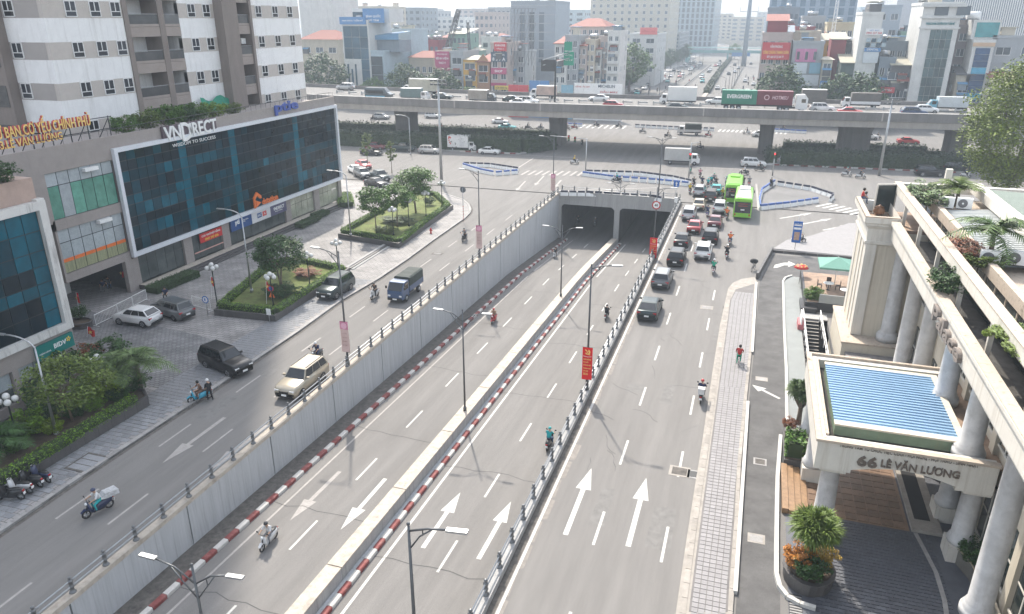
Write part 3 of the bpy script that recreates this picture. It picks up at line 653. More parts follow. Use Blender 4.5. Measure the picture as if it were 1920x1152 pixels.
for yy in (46,48,50,52,54,56,58.6): fr.tube([(XS-.05,yy,14.9),(XS-.05,yy,17.2)],.05,5); fr.tube([(XS-.05,yy,17),(XS-1.6,yy,14.95)],.04,5)
for zz in (15.1,16.0,17.1): fr.tube([(XS-.06,45,zz),(XS-.06,59,zz)],.045,5)
wobj('steel_frame', fr, DMETAL, rs)
rl = MB()
for yy in range(50): rl.tube([(XV-.2,48.4+yy,15.6),(XV-.2,48.4+yy,16.2)],.02,4)
rl.tube([(XV-.2,48.4,16.2),(XV-.2,97,16.2)],.03,4); wobj('roof_rail', rl, DMETAL, vb)
# ---------------------------------------------------------------- left: apartment tower
XT = -66.0
TW = mat('white_tower_render', (.80,.795,.785), .85, var=.05, scale=1, stain=(1.4,.4,(1.5,1.5,.06),(.38,.36,.34)))
TG = mat('grey_tower_band', (.50,.455,.415), .85, var=.06, scale=1.5); TB = mat('brown_tower_render', (.225,.19,.17), .85, var=.1, scale=1.5, stretch=(1,1,.2)); TT = mat('taupe_tower_render', (.33,.28,.25), .85, var=.08)
BALD = mat('balcony_shade_interior', (.10,.095,.09), .8, var=.3, scale=2)  # dark panel colour stands in for shade inside the balcony openings
tw = thing('apartment_tower', 'tall white and grey banded apartment tower with balconies behind the office block', 'apartment building', (XT, 58.7, 0))
w = MB(); w.box(XT-24,58.7,0,XT,68.5,100); w.box(XT-24,77.0,0,XT,83.3,100); w.box(XT-24,90.6,0,XT,102.2,100); w.box(XT-24,68.5,0,XT-2.2,77,100); w.box(XT-24,83.3,0,XT-2.4,90.6,100)
wobj('wall', w, TW, tw)
xg = onY(38,172,58.7).x
w = MB(); w.box(XT-24,57.6,0,xg-.02,58.69,100); w.box(XT-2.2,68.52,0,XT+.12,69.2,100); w.box(XT-2.2,73.6,0,XT+.12,74.5,100); w.box(XT-2.4,83.32,0,XT+1.3,86.2,100); w.box(XT-2.4,90.1,0,XT+.3,90.58,100); wobj('brown_pier', w, TB, tw)
P0 = 18.4; FL = 3.85
win_f = MB(); w_, h_ = 1.35, 1.5
for (y0,y1,z0,z1) in ((-w_/2,w_/2,0,.07),(-w_/2,w_/2,h_-.07,h_),(-w_/2,-w_/2+.07,0,h_),(w_/2-.07,w_/2,0,h_),(-w_/2,w_/2,.5,.57),(-.04,.04,.5,h_)): win_f.box(.0,y0,z0,.09,y1,z1)
win_f = win_f.mesh('window', WHITE)
wp = MB().box(.0,-w_/2+.06,.06,.05,w_/2-.06,h_-.06).mesh('pane', mat('apartment_glass', (.025,.028,.035), .1, var=0, rand=.6))
def window(parent, p, rot=0, s=1.):
    o = obj('window', win_f, None, parent, p, rot); o.matrix_parent_inverse = Matrix.Translation(-Vector(parent.location)); o.scale = (1,s,s); obj('pane', wp, None, o, (0,0,0)); return o
for k in range(-1, 22):
    z0 = P0 + FL*k
    for a, b in ((58.69,68.5),(77.0,83.3),(90.6,102.21)):
        if z0 > 10: wobj('grey_band', MB().box(XT-.5,a,z0,XT+.012,b,z0+1.62), TG, tw)
    if z0 > 10: wobj('grey_band', MB().box(xg,58.68,z0,XT-.5,58.9,z0+1.62), mat('shaded_grey_tower_band', (.36,.33,.31), .85, var=.06), tw)  # band colour darkened here to paint in this face's shade
    if -1 <= k <= 3:
        for yy in (61.9,64.9,67.6): window(tw, (XT+.015, yy, z0+.1))
        for yy in (79.2,81.9): window(tw, (XT+.015, yy, z0+.1))
        for yy in (92.4,96.2,99.8): window(tw, (XT+.015, yy, z0+.1))
        window(tw, ((xg+XT)/2-1.6, 58.68, z0+.1), R(-90))
        for a, b, d in ((69.2,73.6,2.0),(74.5,76.98,1.9),(86.2,90.1,2.2)):
            q = MB(); q.box(XT-d,a,z0-.9,XT+.05,b,z0-.62); wobj('balcony_slab', q, TT, tw)
            q = MB(); q.box(XT-.04,a+.02,z0-.62,XT+.02,b-.02,z0+.35); wobj('balcony_front', q, mat('smoky_balcony_glass', (.10,.10,.10), .15, var=.2, rand=.3), tw)
            q = MB(); q.tube([(XT,a,z0+.42),(XT,b,z0+.42)],.03,5); wobj('balcony_rail', q, STEEL, tw)
            q = MB(); q.box(XT-2.19,a+.5,z0-.6,XT-2.15,a+2.3,z0+1.5); wobj('balcony_door', q, mat('apartment_glass', (.025,.028,.035)), tw)
            q = MB(); q.box(XT-d,a,z0+1.9,XT+.06,b,z0+2.94-.02); wobj('balcony_lintel', q, TT, tw)
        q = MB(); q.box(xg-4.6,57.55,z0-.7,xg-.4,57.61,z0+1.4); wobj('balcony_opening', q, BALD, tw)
ac = MB(); ac.box(XT-1.2,88.9,22.9,XT-.6,89.8,23.6); wobj('air_conditioner', ac, WHITE, tw)
net = MB(); n = 10
for i in range(n+1):
    y_ = 78 + 5.2*i/n; sg = .35*math.sin(i*1.1)
    net.v += [(XT+.5+.1*math.sin(i*2), y_, 16.7 + .3*math.cos(i*.9)), (XT+.9+.15*math.sin(i*1.7), y_, 14.9 + sg*.6)]
for i in range(n): net.f.append((2*i,2*i+1,2*i+3,2*i+2)); net.m.append(0); net.sm.append(True)
tag_ = obj('safety_net', net, mat('green_netting', (.02,.25,.16), .7, var=.2)); tag_['label'] = 'green safety net hung over the podium roof below the tower'; tag_['category'] = 'net'

# ================================================================ flyover
def fy(X): return 151.8 + .055*(X + 20)
NP = [(560,176.5),(640,180.5),(800,187),(960,193),(1200,200),(1440,207),(1650,212),(1850,217),(1930,219)]
def onfly(x, y, off=0.0):
    d = ray(x, y); t = (151.8 + 1.1 + off) / (d.y - .055*d.x); return Vector((d.x*t, d.y*t, CAM_H + d.z*t))
ST = []
for q in NP: ST.append(onfly(*q))
p0, p1 = ST[0], ST[1]; ST.insert(0, p0 + (p0-p1)*2.0); p0, p1 = ST[-1], ST[-2]; ST.append(p0 + (p0-p1)*8)
def ztop(X):
    for a, b in zip(ST, ST[1:]):
        if a.x <= X <= b.x: return lerp(a.z, b.z, (X-a.x)/(b.x-a.x))
    return ST[0].z if X < ST[0].x else ST[-1].z
FW = 24.0
fl = thing('flyover', 'long grey concrete flyover crossing the intersection on flared piers', 'flyover', (-20, 163, 0))
def flring(X, prof): return [(X, fy(X)+y, ztop(X)+z) for y, z in prof]
def flpart(name, prof, m_, smooth=False): wobj(name, MB().loft([flring(p.x, prof) for p in ST], 0, smooth), m_, fl)
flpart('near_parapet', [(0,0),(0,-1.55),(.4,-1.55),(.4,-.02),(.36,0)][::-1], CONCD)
flpart('parapet_cap', [(-.04,.005),(.42,.005),(.42,.07),(-.04,.07)], mat('pale_cap', (.5,.48,.46), .8, var=.1), False)
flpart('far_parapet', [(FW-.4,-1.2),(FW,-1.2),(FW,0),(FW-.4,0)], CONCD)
flpart('deck', [(.4,-1.30),(.4,-.8),(FW-.4,-.8),(FW-.4,-1.30)], ASPH)
flpart('girder', [(.25,-1.56),(FW-.25,-1.56),(FW-.4,-2.1),(FW-7,-3.0),(7,-3.0),(.45,-2.75)], CONCL)
for xj in (-93,-61,-42.5,-10,22,40.0):
    wobj('joint', MB().box(xj-.12, fy(xj)-.015, ztop(xj)-1.5, xj+.12, fy(xj)+.3, ztop(xj)-.02), CONCL, fl)
mb_ = []
for i in range(46):
    X = -95 + i*3.2; q = MB(); z = ztop(X)-.79; y = fy(X)+11.8
    q.box(X,y,z+.25,X+2.2,y+.12,z+.55); q.box(X+.1,y-.15,z,X+.3,y+.3,z+.75); wobj('median_barrier', q, STEEL, fl)
for px, py in ((745,265),(1043,272),(1433,286),(1590,284),(1790,305),(-400,250)):
    b = at(px, py); hw = {745:1.9, 1590:2.9, 1043:1.5, 1433:1.4}.get(px, 1.7); q = MB(); zt = ztop(b.x) - 3.0; cyy = fy(b.x) + FW/2
    L = []
    for z, s in ((-.1,1.0),(zt-2.2,1.0),(zt-1.0,1.08),(zt-.05,1.25)):
        L.append([(b.x+hw*s*ax, cyy+ay*(2.6+2.0*(s-1)), z) for ax, ay in ((-1,-.8),(-.75,-1),(.75,-1),(1,-.8),(1,.8),(.75,1),(-.75,1),(-1,.8))])
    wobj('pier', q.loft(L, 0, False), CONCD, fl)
# ================================================================ vegetation
def leaf_quads(m, c, n, r, size, mi=0, flat=.8):
    for _ in range(n):
        while True:
            p = Vector((rnd.uniform(-1,1), rnd.uniform(-1,1), rnd.uniform(-1,1)))
            if p.length < 1: break
        p = Vector((p.x*r, p.y*r, p.z*r*flat)) + c; s = size*rnd.uniform(.6,1.25)
        a = Vector((rnd.gauss(0,1), rnd.gauss(0,1), rnd.gauss(0,.5))).normalized(); b = a.cross(Vector((rnd.gauss(0,.6), rnd.gauss(0,.6), 1))).normalized()
        m.add([p - a*s, p + b*s*.5, p + a*s, p - b*s*.5], [(0,1,2,3)], mi)
def make_tree(seed, h, rad, trunk_h, n_cl, n_leaf, size, flat=.7, lean=0, multi=1, rt=.16):
    """returns (trunk mesh builder, crown mesh builder), base at the origin"""
    global rnd; keep = rnd; rnd = random.Random(seed); t = MB(); c = MB(); tips = []
    for k in range(multi):
        a = rnd.uniform(0, 6.28); top = Vector((math.cos(a)*.3*(multi > 1) + lean*.5, math.sin(a)*.3*(multi > 1), trunk_h))
        t.tube([(0,0,0), (top.x*.3, top.y*.3, trunk_h*.5), top], [rt, rt*.75, rt*.6], 7)
        for _ in range(6 if multi == 1 else 4):
            b = rnd.uniform(0, 6.28); rr = rad*rnd.uniform(.45,.85); tip = Vector((top.x + math.cos(b)*rr, top.y + math.sin(b)*rr, trunk_h + (h-trunk_h)*rnd.uniform(.35,.85)))
            mid = top.lerp(tip, .5) + Vector((0,0,.25)); t.tube([top, mid, tip], [rt*.45, rt*.3, rt*.1], 5); tips.append(tip)
    cz = (h + trunk_h*.85)/2; hh = (h - trunk_h*.85)/2
    for i in range(n_cl):
        if i < len(tips): p = tips[i]
        else:
            th = rnd.uniform(0, 6.28); u = rnd.uniform(-1, 1); q = (1-u*u)**.5*rnd.uniform(.45,1.0)
            p = Vector((lean + rad*q*math.cos(th), rad*q*math.sin(th), cz + hh*u*rnd.uniform(.7,1)))
        leaf_quads(c, p, n_leaf, rad*rnd.uniform(.18,.32), size, 0, flat)
    rnd = keep; return t, c
TREES = {}
def tree(name, kind, p, label, s=1.0, rot=0, leaf=None, group=None, cat='tree', **k):
    key = kind
    if key not in TREES:
        t, c = make_tree(*KINDS_T[kind]); TREES[key] = (t.mesh('trunk', TRUNK), {}, c)
    tm, cms, c = TREES[key]; leaf = leaf or LEAF
    if leaf.name not in cms: cms[leaf.name] = c.mesh('crown', leaf)
    o = thing(name, label, cat, p, rot, group); o.scale = (s,s,s)
    obj('trunk', tm, None, o); obj('crown', cms[leaf.name], None, o); return o
#            seed h   rad trunk ncl nleaf size flat lean multi rt
KINDS_T = {'round': (3, 5.6, 2.6, 2.1, 85, 62, .15, .75, 0, 2, .13), 'young': (5, 5.2, 2.0, 2.4, 60, 56, .15, .7, .2, 1, .09), 'slim': (8, 6.0, 1.0, 2.4, 34, 44, .14, .8, 0, 1, .08),
           'wide': (9, 5.2, 3.0, 2.3, 75, 46, .14, .55, 0, 3, .10), 'big': (12, 11, 5.4, 3.2, 95, 46, .36, .7, 0, 1, .3), 'shrub': (15, 1.6, 1.1, .3, 46, 56, .085, .8, 0, 2, .04), 'tall': (17, 21.5, 6.2, 7.0, 240, 120, .20, .8, 0, 1, .4)}
def shrub(label, p, s=1.0, leaf=None, rot=0, name='shrub', group=None, sz=None):
    o = tree(name, 'shrub', p, label, s, rot, leaf, group, 'shrub')
    if sz: o.scale = sz
    return o
def fronds(m, c, n, L, droop=.6, w=.12, leaflets=18, up=.55, mi=0):
    for k in range(n):
        a = 2*math.pi*k/n + rnd.uniform(-.2,.2); el = rnd.uniform(up*.4, up*1.6); d = Vector((math.cos(a), math.sin(a), 0)); ln = L*rnd.uniform(.75,1.1); pr = c
        side = Vector((-d.y, d.x, 0)); pts = []
        for i in range(7):
            t = i/6; pts.append(c + d*(ln*t*math.cos(el*(1-t*.3))) + Vector((0,0,ln*(math.sin(el)*t - droop*t*t))))
        m.tube(pts, [.035*(1-i/7)+.008 for i in range(7)], 3, mi, False)
        for i in range(leaflets):
            t = .12 + .88*i/leaflets; f = t*6; i0 = min(5, int(f)); p = pts[i0].lerp(pts[i0+1], f-i0); tan = (pts[i0+1]-pts[i0]).normalized(); ll = ln*.34*math.sin(math.pi*min(1,t*.85+.1))
            for sg in (-1, 1):
                e = p + (side*sg*.85 + tan*.5 + Vector((0,0,-.35*rnd.random()))).normalized()*ll
                m.add([p - tan*w*.5, p + tan*w*.5, e], [(0,1,2)], mi)
def palm(label, p, trunk_h, L, n, s=1.0, leaf=None, rt=.14, droop=.6, up=.7):
    o = thing('palm_tree', label, 'palm', p); t = MB(); pts = [(0,0,0),(.08,0,trunk_h*.5),(.05,.05,trunk_h)]
    t.tube(pts, [rt*1.2, rt, rt*.85], 8); obj('trunk', t, TRUNK, o); c = MB(); fronds(c, Vector((.05,.05,trunk_h)), n, L, droop, up=up); obj('crown', c, leaf or PALML, o); o.scale = (s,s,s); return o
def spiky(m, c, r, n, w=.035, mi=0):
    for _ in range(n):
        d = Vector((rnd.gauss(0,1), rnd.gauss(0,1), rnd.gauss(.35,.8))).normalized(); sd = d.cross(Vector((0,0,1)))
        sd = (sd if sd.length > .1 else Vector((1,0,0))).normalized()*w; ln = r*rnd.uniform(.75,1.1); mid = c + d*ln*.6; tip = c + d*ln + Vector((0,0,-.18*ln))
        m.add([c - sd*.4, c + sd*.4, mid + sd, mid - sd], [(0,1,2,3)], mi); m.add([mid - sd, mid + sd, tip], [(0,1,2)], mi)
def hedge_mesh(line, w, h, dens=170, size=.07, z0=0., wob=.06):
    m = MB()
    for a, b in zip(line, line[1:]):
        a, b = Vector((*a[:2],0)), Vector((*b[:2],0)); d = (b-a); L = d.length; d.normalize(); n = Vector((-d.y,d.x,0))*w/2; k = max(1, round(L/1.2))
        for i in range(k):
            p, q = a.lerp(b, i/k), a.lerp(b, (i+1)/k); hh = h*rnd.uniform(.84,.95); ww = .86
            vs = [p-n*ww,q-n*ww,q+n*ww,p+n*ww]; m.add([v+Vector((0,0,z0)) for v in vs]+[v+Vector((0,0,z0+hh)) for v in vs], [(4,5,6,7),(0,1,5,4),(1,2,6,5),(2,3,7,6),(3,0,4,7)], 1)
        for _ in range(int(L*dens*(w+2*h)/1.8)):
            t = rnd.random(); u = rnd.uniform(-1,1); f = rnd.random(); bp = a.lerp(b, t)
            if f < w/(w+2*h): p = bp + n*u + Vector((0,0,z0 + h + rnd.gauss(0,wob)))
            else: p = bp + n*(1 if rnd.random() < .5 else -1)*(1+rnd.gauss(0,.08)) + Vector((0,0,z0 + h*rnd.random()))
            s = size*rnd.uniform(.6,1.3); x = Vector((rnd.gauss(0,1), rnd.gauss(0,1), rnd.gauss(0,.7))).normalized(); y = x.cross(Vector((rnd.gauss(0,.7), rnd.gauss(0,.7), 1))).normalized()
            m.add([p-x*s, p+y*s*.55, p+x*s, p-y*s*.55], [(0,1,2,3)], 0)
    return m
def hedge(label, line, w, h, z0=.1, leaf=None, **k):
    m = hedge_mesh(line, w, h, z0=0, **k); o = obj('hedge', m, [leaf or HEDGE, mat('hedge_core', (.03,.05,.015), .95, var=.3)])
    o.location.z = z0; o['label'] = label; o['category'] = 'hedge'; return o
# ---- the three walled planters on the left pavement
def planter(label, poly, h, z=.12, wall=.18, lawn=GRASS, hedges=None, hlabel='', hw=.75, hh=.55):
    P = [Vector((p[0], p[1])) for p in poly]; t = thing('planter', label, 'planter', (P[0].x, P[0].y, z)); n = len(P); c = sum(P, Vector((0,0)))/n
    for i in range(n):
        a, b = P[i], P[(i+1)%n]; d = (b-a).normalized(); nn = Vector((-d.y,d.x)); nn = nn if nn.dot(c-a) > 0 else -nn; L = (b-a).length; k = max(1, round(L/1.1))
        for j in range(k):
            p, q = a.lerp(b, j/k) + d*.008, a.lerp(b, (j+1)/k) - d*.008; m = MB().prism([tuple(p),tuple(q),tuple(q+nn*wall),tuple(p+nn*wall)], z, z+h+rnd.uniform(0,.008)); wobj('stone_slab', m, GRANITE, t)
    ins = [p + (c-p).normalized()*wall*.7 for p in P]; wobj('lawn', MB().prism([tuple(p) for p in ins], z, z+h-.14), lawn, t)
    if hedges:
        for k, idx in enumerate(hedges):
            line = [tuple(P[i] + (c-P[i]).normalized()*(hw*.5+wall+.35)) for i in idx]; hedge(hlabel if isinstance(hlabel, str) else hlabel[k], line, hw, hh, z + h - .14)
    return t
PA = [at(x,y,.12) for x,y in ((402,592),(517,604),(657,512),(560,492),(505,502))]
planter('middle dark stone planter with clipped hedge border and dry lawn', PA, .62, hedges=[(0,1,2,3,4,0)], hlabel='clipped green hedge bordering the middle planter')
PB = [at(x,y,.12) for x,y in ((634,447),(748,466),(850,392),(820,370),(775,366))]
planter('far dark stone planter with hedge border lamps and three trees', PB, .62, hedges=[(0,1,2,3,4,0)], hlabel='bright clipped hedge bordering the far planter')
PC = [(-46.0,18),(-39.5,18),(-39.2,36.8),(-40.2,37.6),(-42.5,37.8),(-46.0,34)]
planter('long dark stone planter crowded with palms and shrubs beside the bank building', PC, .8, lawn=SOIL, hedges=[(1,2)], hlabel='yellow green hedge along the front of the near planter', hh=.55)
Z = .6
def g_(x, y, z=Z): return at(x, y, z)
shrub('round yellow green shrub in the near planter beside the palms', g_(203,752), 1.3, LEAFY, sz=(1.25,1.25,1.7)); shrub('yellow green shrub at the foot of the leaning tree in the near planter', g_(175,772), .75, HEDGE)
shrub('reddish brown shrub at the far end of the near planter', g_(158,690), 1.2, REDLEAF, 1); shrub('dense dark green shrub at the back of the near planter', g_(205,685), 1.5, LEAFD, 2, sz=(1.8,1.5,1.3)); shrub('bright shrub beside the globe lamp at the left frame edge', g_(55,818), 1.1, HEDGE, 3)
shrub('dark green shrub under the twin palms in the near planter', g_(255,735), .9, LEAFD, 1); shrub('low dark shrub behind the front hedge at the left edge', g_(15,850), 1.1, LEAFD, 4)
shrub('dark shrub below the bank sign', g_(118,720), 1.3, LEAFD, 5, sz=(1.5,1.5,1.7))
tree('broadleaf_tree', 'wide', g_(138,795), 'spreading olive leaved tree with thin stems in the near planter', .92, .5, LEAFO)
palm('dark feathery palm in the near planter left of its twin', g_(226,738), 2.0, 3.0, 22, up=1.1, droop=.75); palm('feathery palm at the street end of the near planter', g_(264,733), 2.1, 3.2, 24, rt=.16, up=1.1, droop=.75); palm('drooping palm at the lower left frame edge', g_(8,860), 1.2, 2.4, 18, leaf=LEAFD, up=1.0, droop=.75)
tree('broadleaf_tree', 'round', g_(528,545), 'round dark green tree on the middle planter lawn', 1.02, 0, LEAFD)
shrub('dark low shrub under the middle planter tree', g_(528,555), 1.0, LEAFD, sz=(1.7,1.6,.7)); shrub('dry reddish shrub on the middle planter lawn', g_(575,518), .8, REDLEAF, sz=(1.3,1.2,.5))
tree('broadleaf_tree', 'young', g_(706,438), 'leaning light green tree at the near end of the far planter', 1.15, 2.6, LEAF); tree('broadleaf_tree', 'young', g_(745,425), 'second light green tree at the far planter centre', 1.1, .8, LEAF); tree('broadleaf_tree', 'round', g_(780,400), 'tallest round crowned tree on the far planter', 1.15, 1.0, LEAF)
shrub('flat round shrub on the far planter lawn', g_(745,418), 1, LEAFD, sz=(2.2,1.4,.5)); shrub('grey green shrub at the foot of the leaning tree', g_(722,438), .9, LEAFO, sz=(1.5,1.2,.6)); shrub('small shrub at the back of the far planter', g_(805,385), .8, LEAFD)
tree('young_tree', 'slim', at(690,318), 'slim young tree by the parked cars nearer the office block', 1.15, 0, LEAFO); tree('young_tree', 'slim', at(735,325), 'slim sparse young tree right of the parked cars', 1.0, 2, LEAFO)
hedge('low clipped hedge in front of the shop windows nearest the gateway', [at(285,553), at(365,520)], 1.8, .7, .15, LEAFD); hedge('short clipped hedge below the bright shop windows', [at(560,432), at(596,415)], 1.3, .6, .3, LEAFD); hedge('small clipped hedge beside the far shop steps', [at(590,413), at(612,404)], 1.5, .6, .3, LEAFD)
hedge('sunlit hedge at the far corner of the office block', [at(650,392), at(645,372)], 2.2, .7, .3)
# dark planting below the flyover
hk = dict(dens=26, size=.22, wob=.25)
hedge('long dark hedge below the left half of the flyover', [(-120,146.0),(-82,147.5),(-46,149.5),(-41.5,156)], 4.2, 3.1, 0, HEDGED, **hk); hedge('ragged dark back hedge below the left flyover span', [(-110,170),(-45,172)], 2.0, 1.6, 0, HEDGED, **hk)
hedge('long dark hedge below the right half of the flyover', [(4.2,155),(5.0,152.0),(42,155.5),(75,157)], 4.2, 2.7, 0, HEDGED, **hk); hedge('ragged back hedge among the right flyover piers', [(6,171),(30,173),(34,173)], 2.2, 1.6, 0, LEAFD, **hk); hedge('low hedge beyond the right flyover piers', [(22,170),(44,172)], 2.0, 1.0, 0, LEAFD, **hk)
fk = obj('flyover_kerb', MB().prism([(3.0,150.2),(80,155.5),(80,156),(3.0,151.2)],0,.22), CONC, kind='structure')
for i in range(26):
    a = Vector((3.2,150.05,.12)).lerp(Vector((36,152.3,.12)), i/26); obj('kerb_block', MB().obox((0,0,0),(1.2,.25,.26)), KRED if i % 2 else KWHITE, fk, a, R(4))
fk2 = obj('flyover_kerb', MB().prism([(-80,144.9),(-46,147),(-40,155),(-41,155.2),(-46.5,148),(-80,145.5)],0,.2), CONC, kind='structure')
for i in range(10):
    a = Vector((-58,146.1,.12)).lerp(Vector((-46,146.9,.12)), i/10); obj('kerb_block', MB().obox((0,0,0),(1.15,.25,.26)), KRED if i % 2 else KWHITE, fk2, a, R(4))
# big trees by and beyond the flyover
tree('large_tree', 'tall', (31.0,107,0), 'large sunlit tree at the right edge in front of the flyover', 1.0, 0, leafm('fresh_leaf', (.15,.20,.03)))
far_t = [((603,150), 213, 15.5, 'big', 'dark round tree beyond the flyover beside the tower', LEAFD), ((760,150), 213, 13, 'big', 'broad tree behind the pale truck on the flyover', LEAFD), ((830,155), 214, 12, 'big', 'smaller tree left of the white shop house', LEAFD), ((1180,160), 292, 17, 'big', 'large hazy tree at the boulevard corner left of the white truck', LEAF),
         ((1462,160), 214, 14.5, 'big', 'tree below the red office billboard', LEAFD), ((1580,160), 214, 12.5, 'big', 'flat topped tree left of the tall narrow building', LEAFD), ((1622,165), 213, 13, 'big', 'flat topped tree right of its neighbour beside the narrow building', LEAFD), ((1795,185), 212, 5, 'big', 'small shrubby tree above the blue truck', LEAFO), ((1000,150), 216, 8, 'big', 'pale tree behind the green road sign', LEAFY), ((1510,170), 213, 6, 'big', 'low tree beside the blue sign panel', LEAF), ((1380,75), 560, 10, 'big', 'hazy tree line start beyond the footbridge', LEAF)]
for i, (q, Y, h, k, lb, lf) in enumerate(far_t):
    p = onY(q[0], q[1], Y); tree('broadleaf_tree', k, (p.x, Y, 0), lb, h/11.0, i*1.3, lf, 'trees beyond the flyover')
# ================================================================ hotel on the right
HW = mat('cream_hotel_render', (.61,.555,.455), .7, var=.05, scale=1.2, stain=(1.4,.6,(1.6,1.6,.06),(.36,.30,.22)))
HW2 = mat('white_hotel_render', (.64,.61,.55), .7, var=.05, scale=1.2, stain=(1.8,.6,(2,2,.07),(.38,.33,.26)))
HCAP = mat('stained_cornice_top', (.50,.42,.34), .85, var=.2, scale=2, stain=(2.0,.95,(1,1,1),(.12,.095,.075)))
MARB = mat('grey_marble_column', (.54,.535,.53), .5, var=.16, scale=1.6, stain=(1.8,.7,(1,1,.35),(.36,.34,.32)))
BROWNF = mat('brown_terrace', (.30,.21,.15), .8, var=.25, scale=1.5, stain=(1,.5,(1,1,1),(.14,.1,.08)))
HGL = mat('hotel_window_glass', (.03,.04,.04), .1, var=.3, scale=1); GREENW = mat('pale_green_fascia', (.22,.30,.21), .6, var=.12, scale=1.5, stain=(2,.4,(2,2,.2),(.33,.27,.16)))
hb = thing('hotel', 'cream colonnaded hotel with long white entablature and roof terraces', 'hotel', (10.6, 40, 0))
H = lambda n, m, mt, **k: wobj(n, m, mt, hb, **k)
H('wall', MB().box(13.4,12,0,40,66,11.2), HW)
m = MB()
for y in range(14, 64, 3): m.box(13.15,y,.2,13.4,y+.7,10.4)
H('pilaster', m, HW)
for y in [14.9+3*i for i in range(15)]:
    for z0, z1 in ((1.2,4.3),(6.3,9.6)):
        m = MB(); m.box(13.30,y,z0,13.42,y+1.9,z1,0); m.box(13.24,y-.1,z0-.12,13.45,y+2.0,z0,1); m.box(13.27,y+.9,z0,13.31,y+1.0,z1,1); m.box(13.27,y,(z0+z1)/2,13.31,y+1.9,(z0+z1)/2+.08,1); H('window', m, [HGL, HW2])
# entablature
m = MB(); L = []
prof = [(10.64,10.40),(10.64,10.62),(10.50,10.66),(10.50,11.55),(10.44,11.6),(10.44,11.7),(10.36,11.76),(10.36,11.95),(10.93,11.95),(10.93,10.60),(10.93,10.40)]
for y in (12, 59.6): L.append([(x,y,z) for x,z in prof])
H('entablature', m.loft(L, 0, False), HW2)
H('cornice_top', MB().box(10.38,12,11.955,10.95,59.6,12.0), HCAP); H('corridor_floor', MB().box(10.94,12,10.41,13.09,59.9,10.6), mat('dark_flat_roof', (.06,.055,.05), .95, var=.4, scale=2))  # dark corridor floor colour stands in for the shaded void behind the beam
# giant columns
cprof = [(.95,0),(.95,.5),(.82,.52),(.86,.62),(.86,.72),(.72,.78),(.74,.92),(.66,1.0),(.645,3),(.60,9),(.60,9.6),(.68,9.7),(.68,9.8)]
for y, zb in ((31.4,.9),(37.5,5.55),(43.4,5.55),(49.6,1.0),(55.2,1.0),(25.2,.9),(19,.9)):
    m = MB(); zt = 10.38; pr = [(r_, z if z < 2 else zt - zb - (9.8 - z)*(.35 if z > 8 else 1)) for r_, z in cprof]; pr = [(r_, z) for r_, z in pr if z >= 0]
    pr = [(.76,0),(.76,.35),(.66,.37),(.70,.47),(.58,.55),(.60,.68),(.53,.76),(.49,zt-zb-.25),(.57,zt-zb-.2),(.57,zt-zb)]; m.lathe(pr, 20); o = H('column', m, MARB); o.location = (11.95-10.6, y-40, zb); o.matrix_parent_inverse = Matrix.Identity(4)
# corner pier on its podium
m = MB(); m.prism([(8.3,58.5),(13.4,58.5),(13.4,66.6),(8.3,66.6)], -2.6, 2.35); H('podium', m, HW)
m = MB(); m.prism([(8.2,58.4),(9.15,58.4),(9.15,66.7),(8.2,66.7)], 2.36, 2.5); m.box(9.16,58.4,2.36,13.3,60.2,2.5); H('podium_ledge', m, HCAP)
H('pier', MB().box(9.05,60.25,2.37,13.4,66.4,11.0), HW)
m = MB(); m.box(9.0,60.1,2.55,9.75,60.249,10.0); m.box(9.0,60.25,2.55,9.045,61.0,10.0); m.box(9.0,61.7,2.55,9.045,62.4,10.0); m.box(9.0,63.2,2.55,9.045,63.9,10.0); m.box(9.0,65.3,2.55,9.045,66.3,10.0); H('pilaster', m, HW2)
m = MB(); L = []
for (o_, z) in ((.0,9.95),(.14,10.05),(.14,10.25),(.05,10.3),(.05,11.2),(.12,11.3),(.30,11.5),(.30,11.62),(.42,11.72),(.42,12.14)):
    L.append([(9.0-o_,60.2-o_,z),(11.05,60.2-o_,z),(11.05,66.5+o_,z),(9.0-o_,66.5+o_,z)])
H('cornice', m.loft(L, 0, False, cap=False), HW2)
m = MB(); m.box(9.0,60.25,11.0,13.4,66.4,11.25); H('terrace_floor', m, BROWNF)
m = MB(); m.box(8.62,59.82,12.145,8.95,66.85,12.22); m.box(8.95,59.82,12.145,11.0,60.1,12.22); H('parapet_cap', m, HCAP)
m = MB(); m.box(8.95,66.2,11.25,11.3,66.4,12.1); H('white_panel_wall', m, WHITE)
m = MB().lathe([(.80,0),(.80,.5),(.70,.52),(.72,.62),(.60,.7),(.55,.8),(.51,7.3),(.58,7.4),(.58,7.55)], 20); o = H('column', m, MARB); o.location = (11.6-10.6, 59.75-40, 2.51); o.matrix_parent_inverse = Matrix.Identity(4)
H('side_roof', MB().box(8.6,47.4,0,13.4,58.38,1.7), mat('stained_flat_roof', (.21,.195,.19), .9, var=.35, scale=1.2, stain=(.8,.7,(1,1,1),(.05,.05,.05)))); H('side_parapet', MB().box(8.45,55.2,1.705,13.3,55.5,2.0), HCAP)
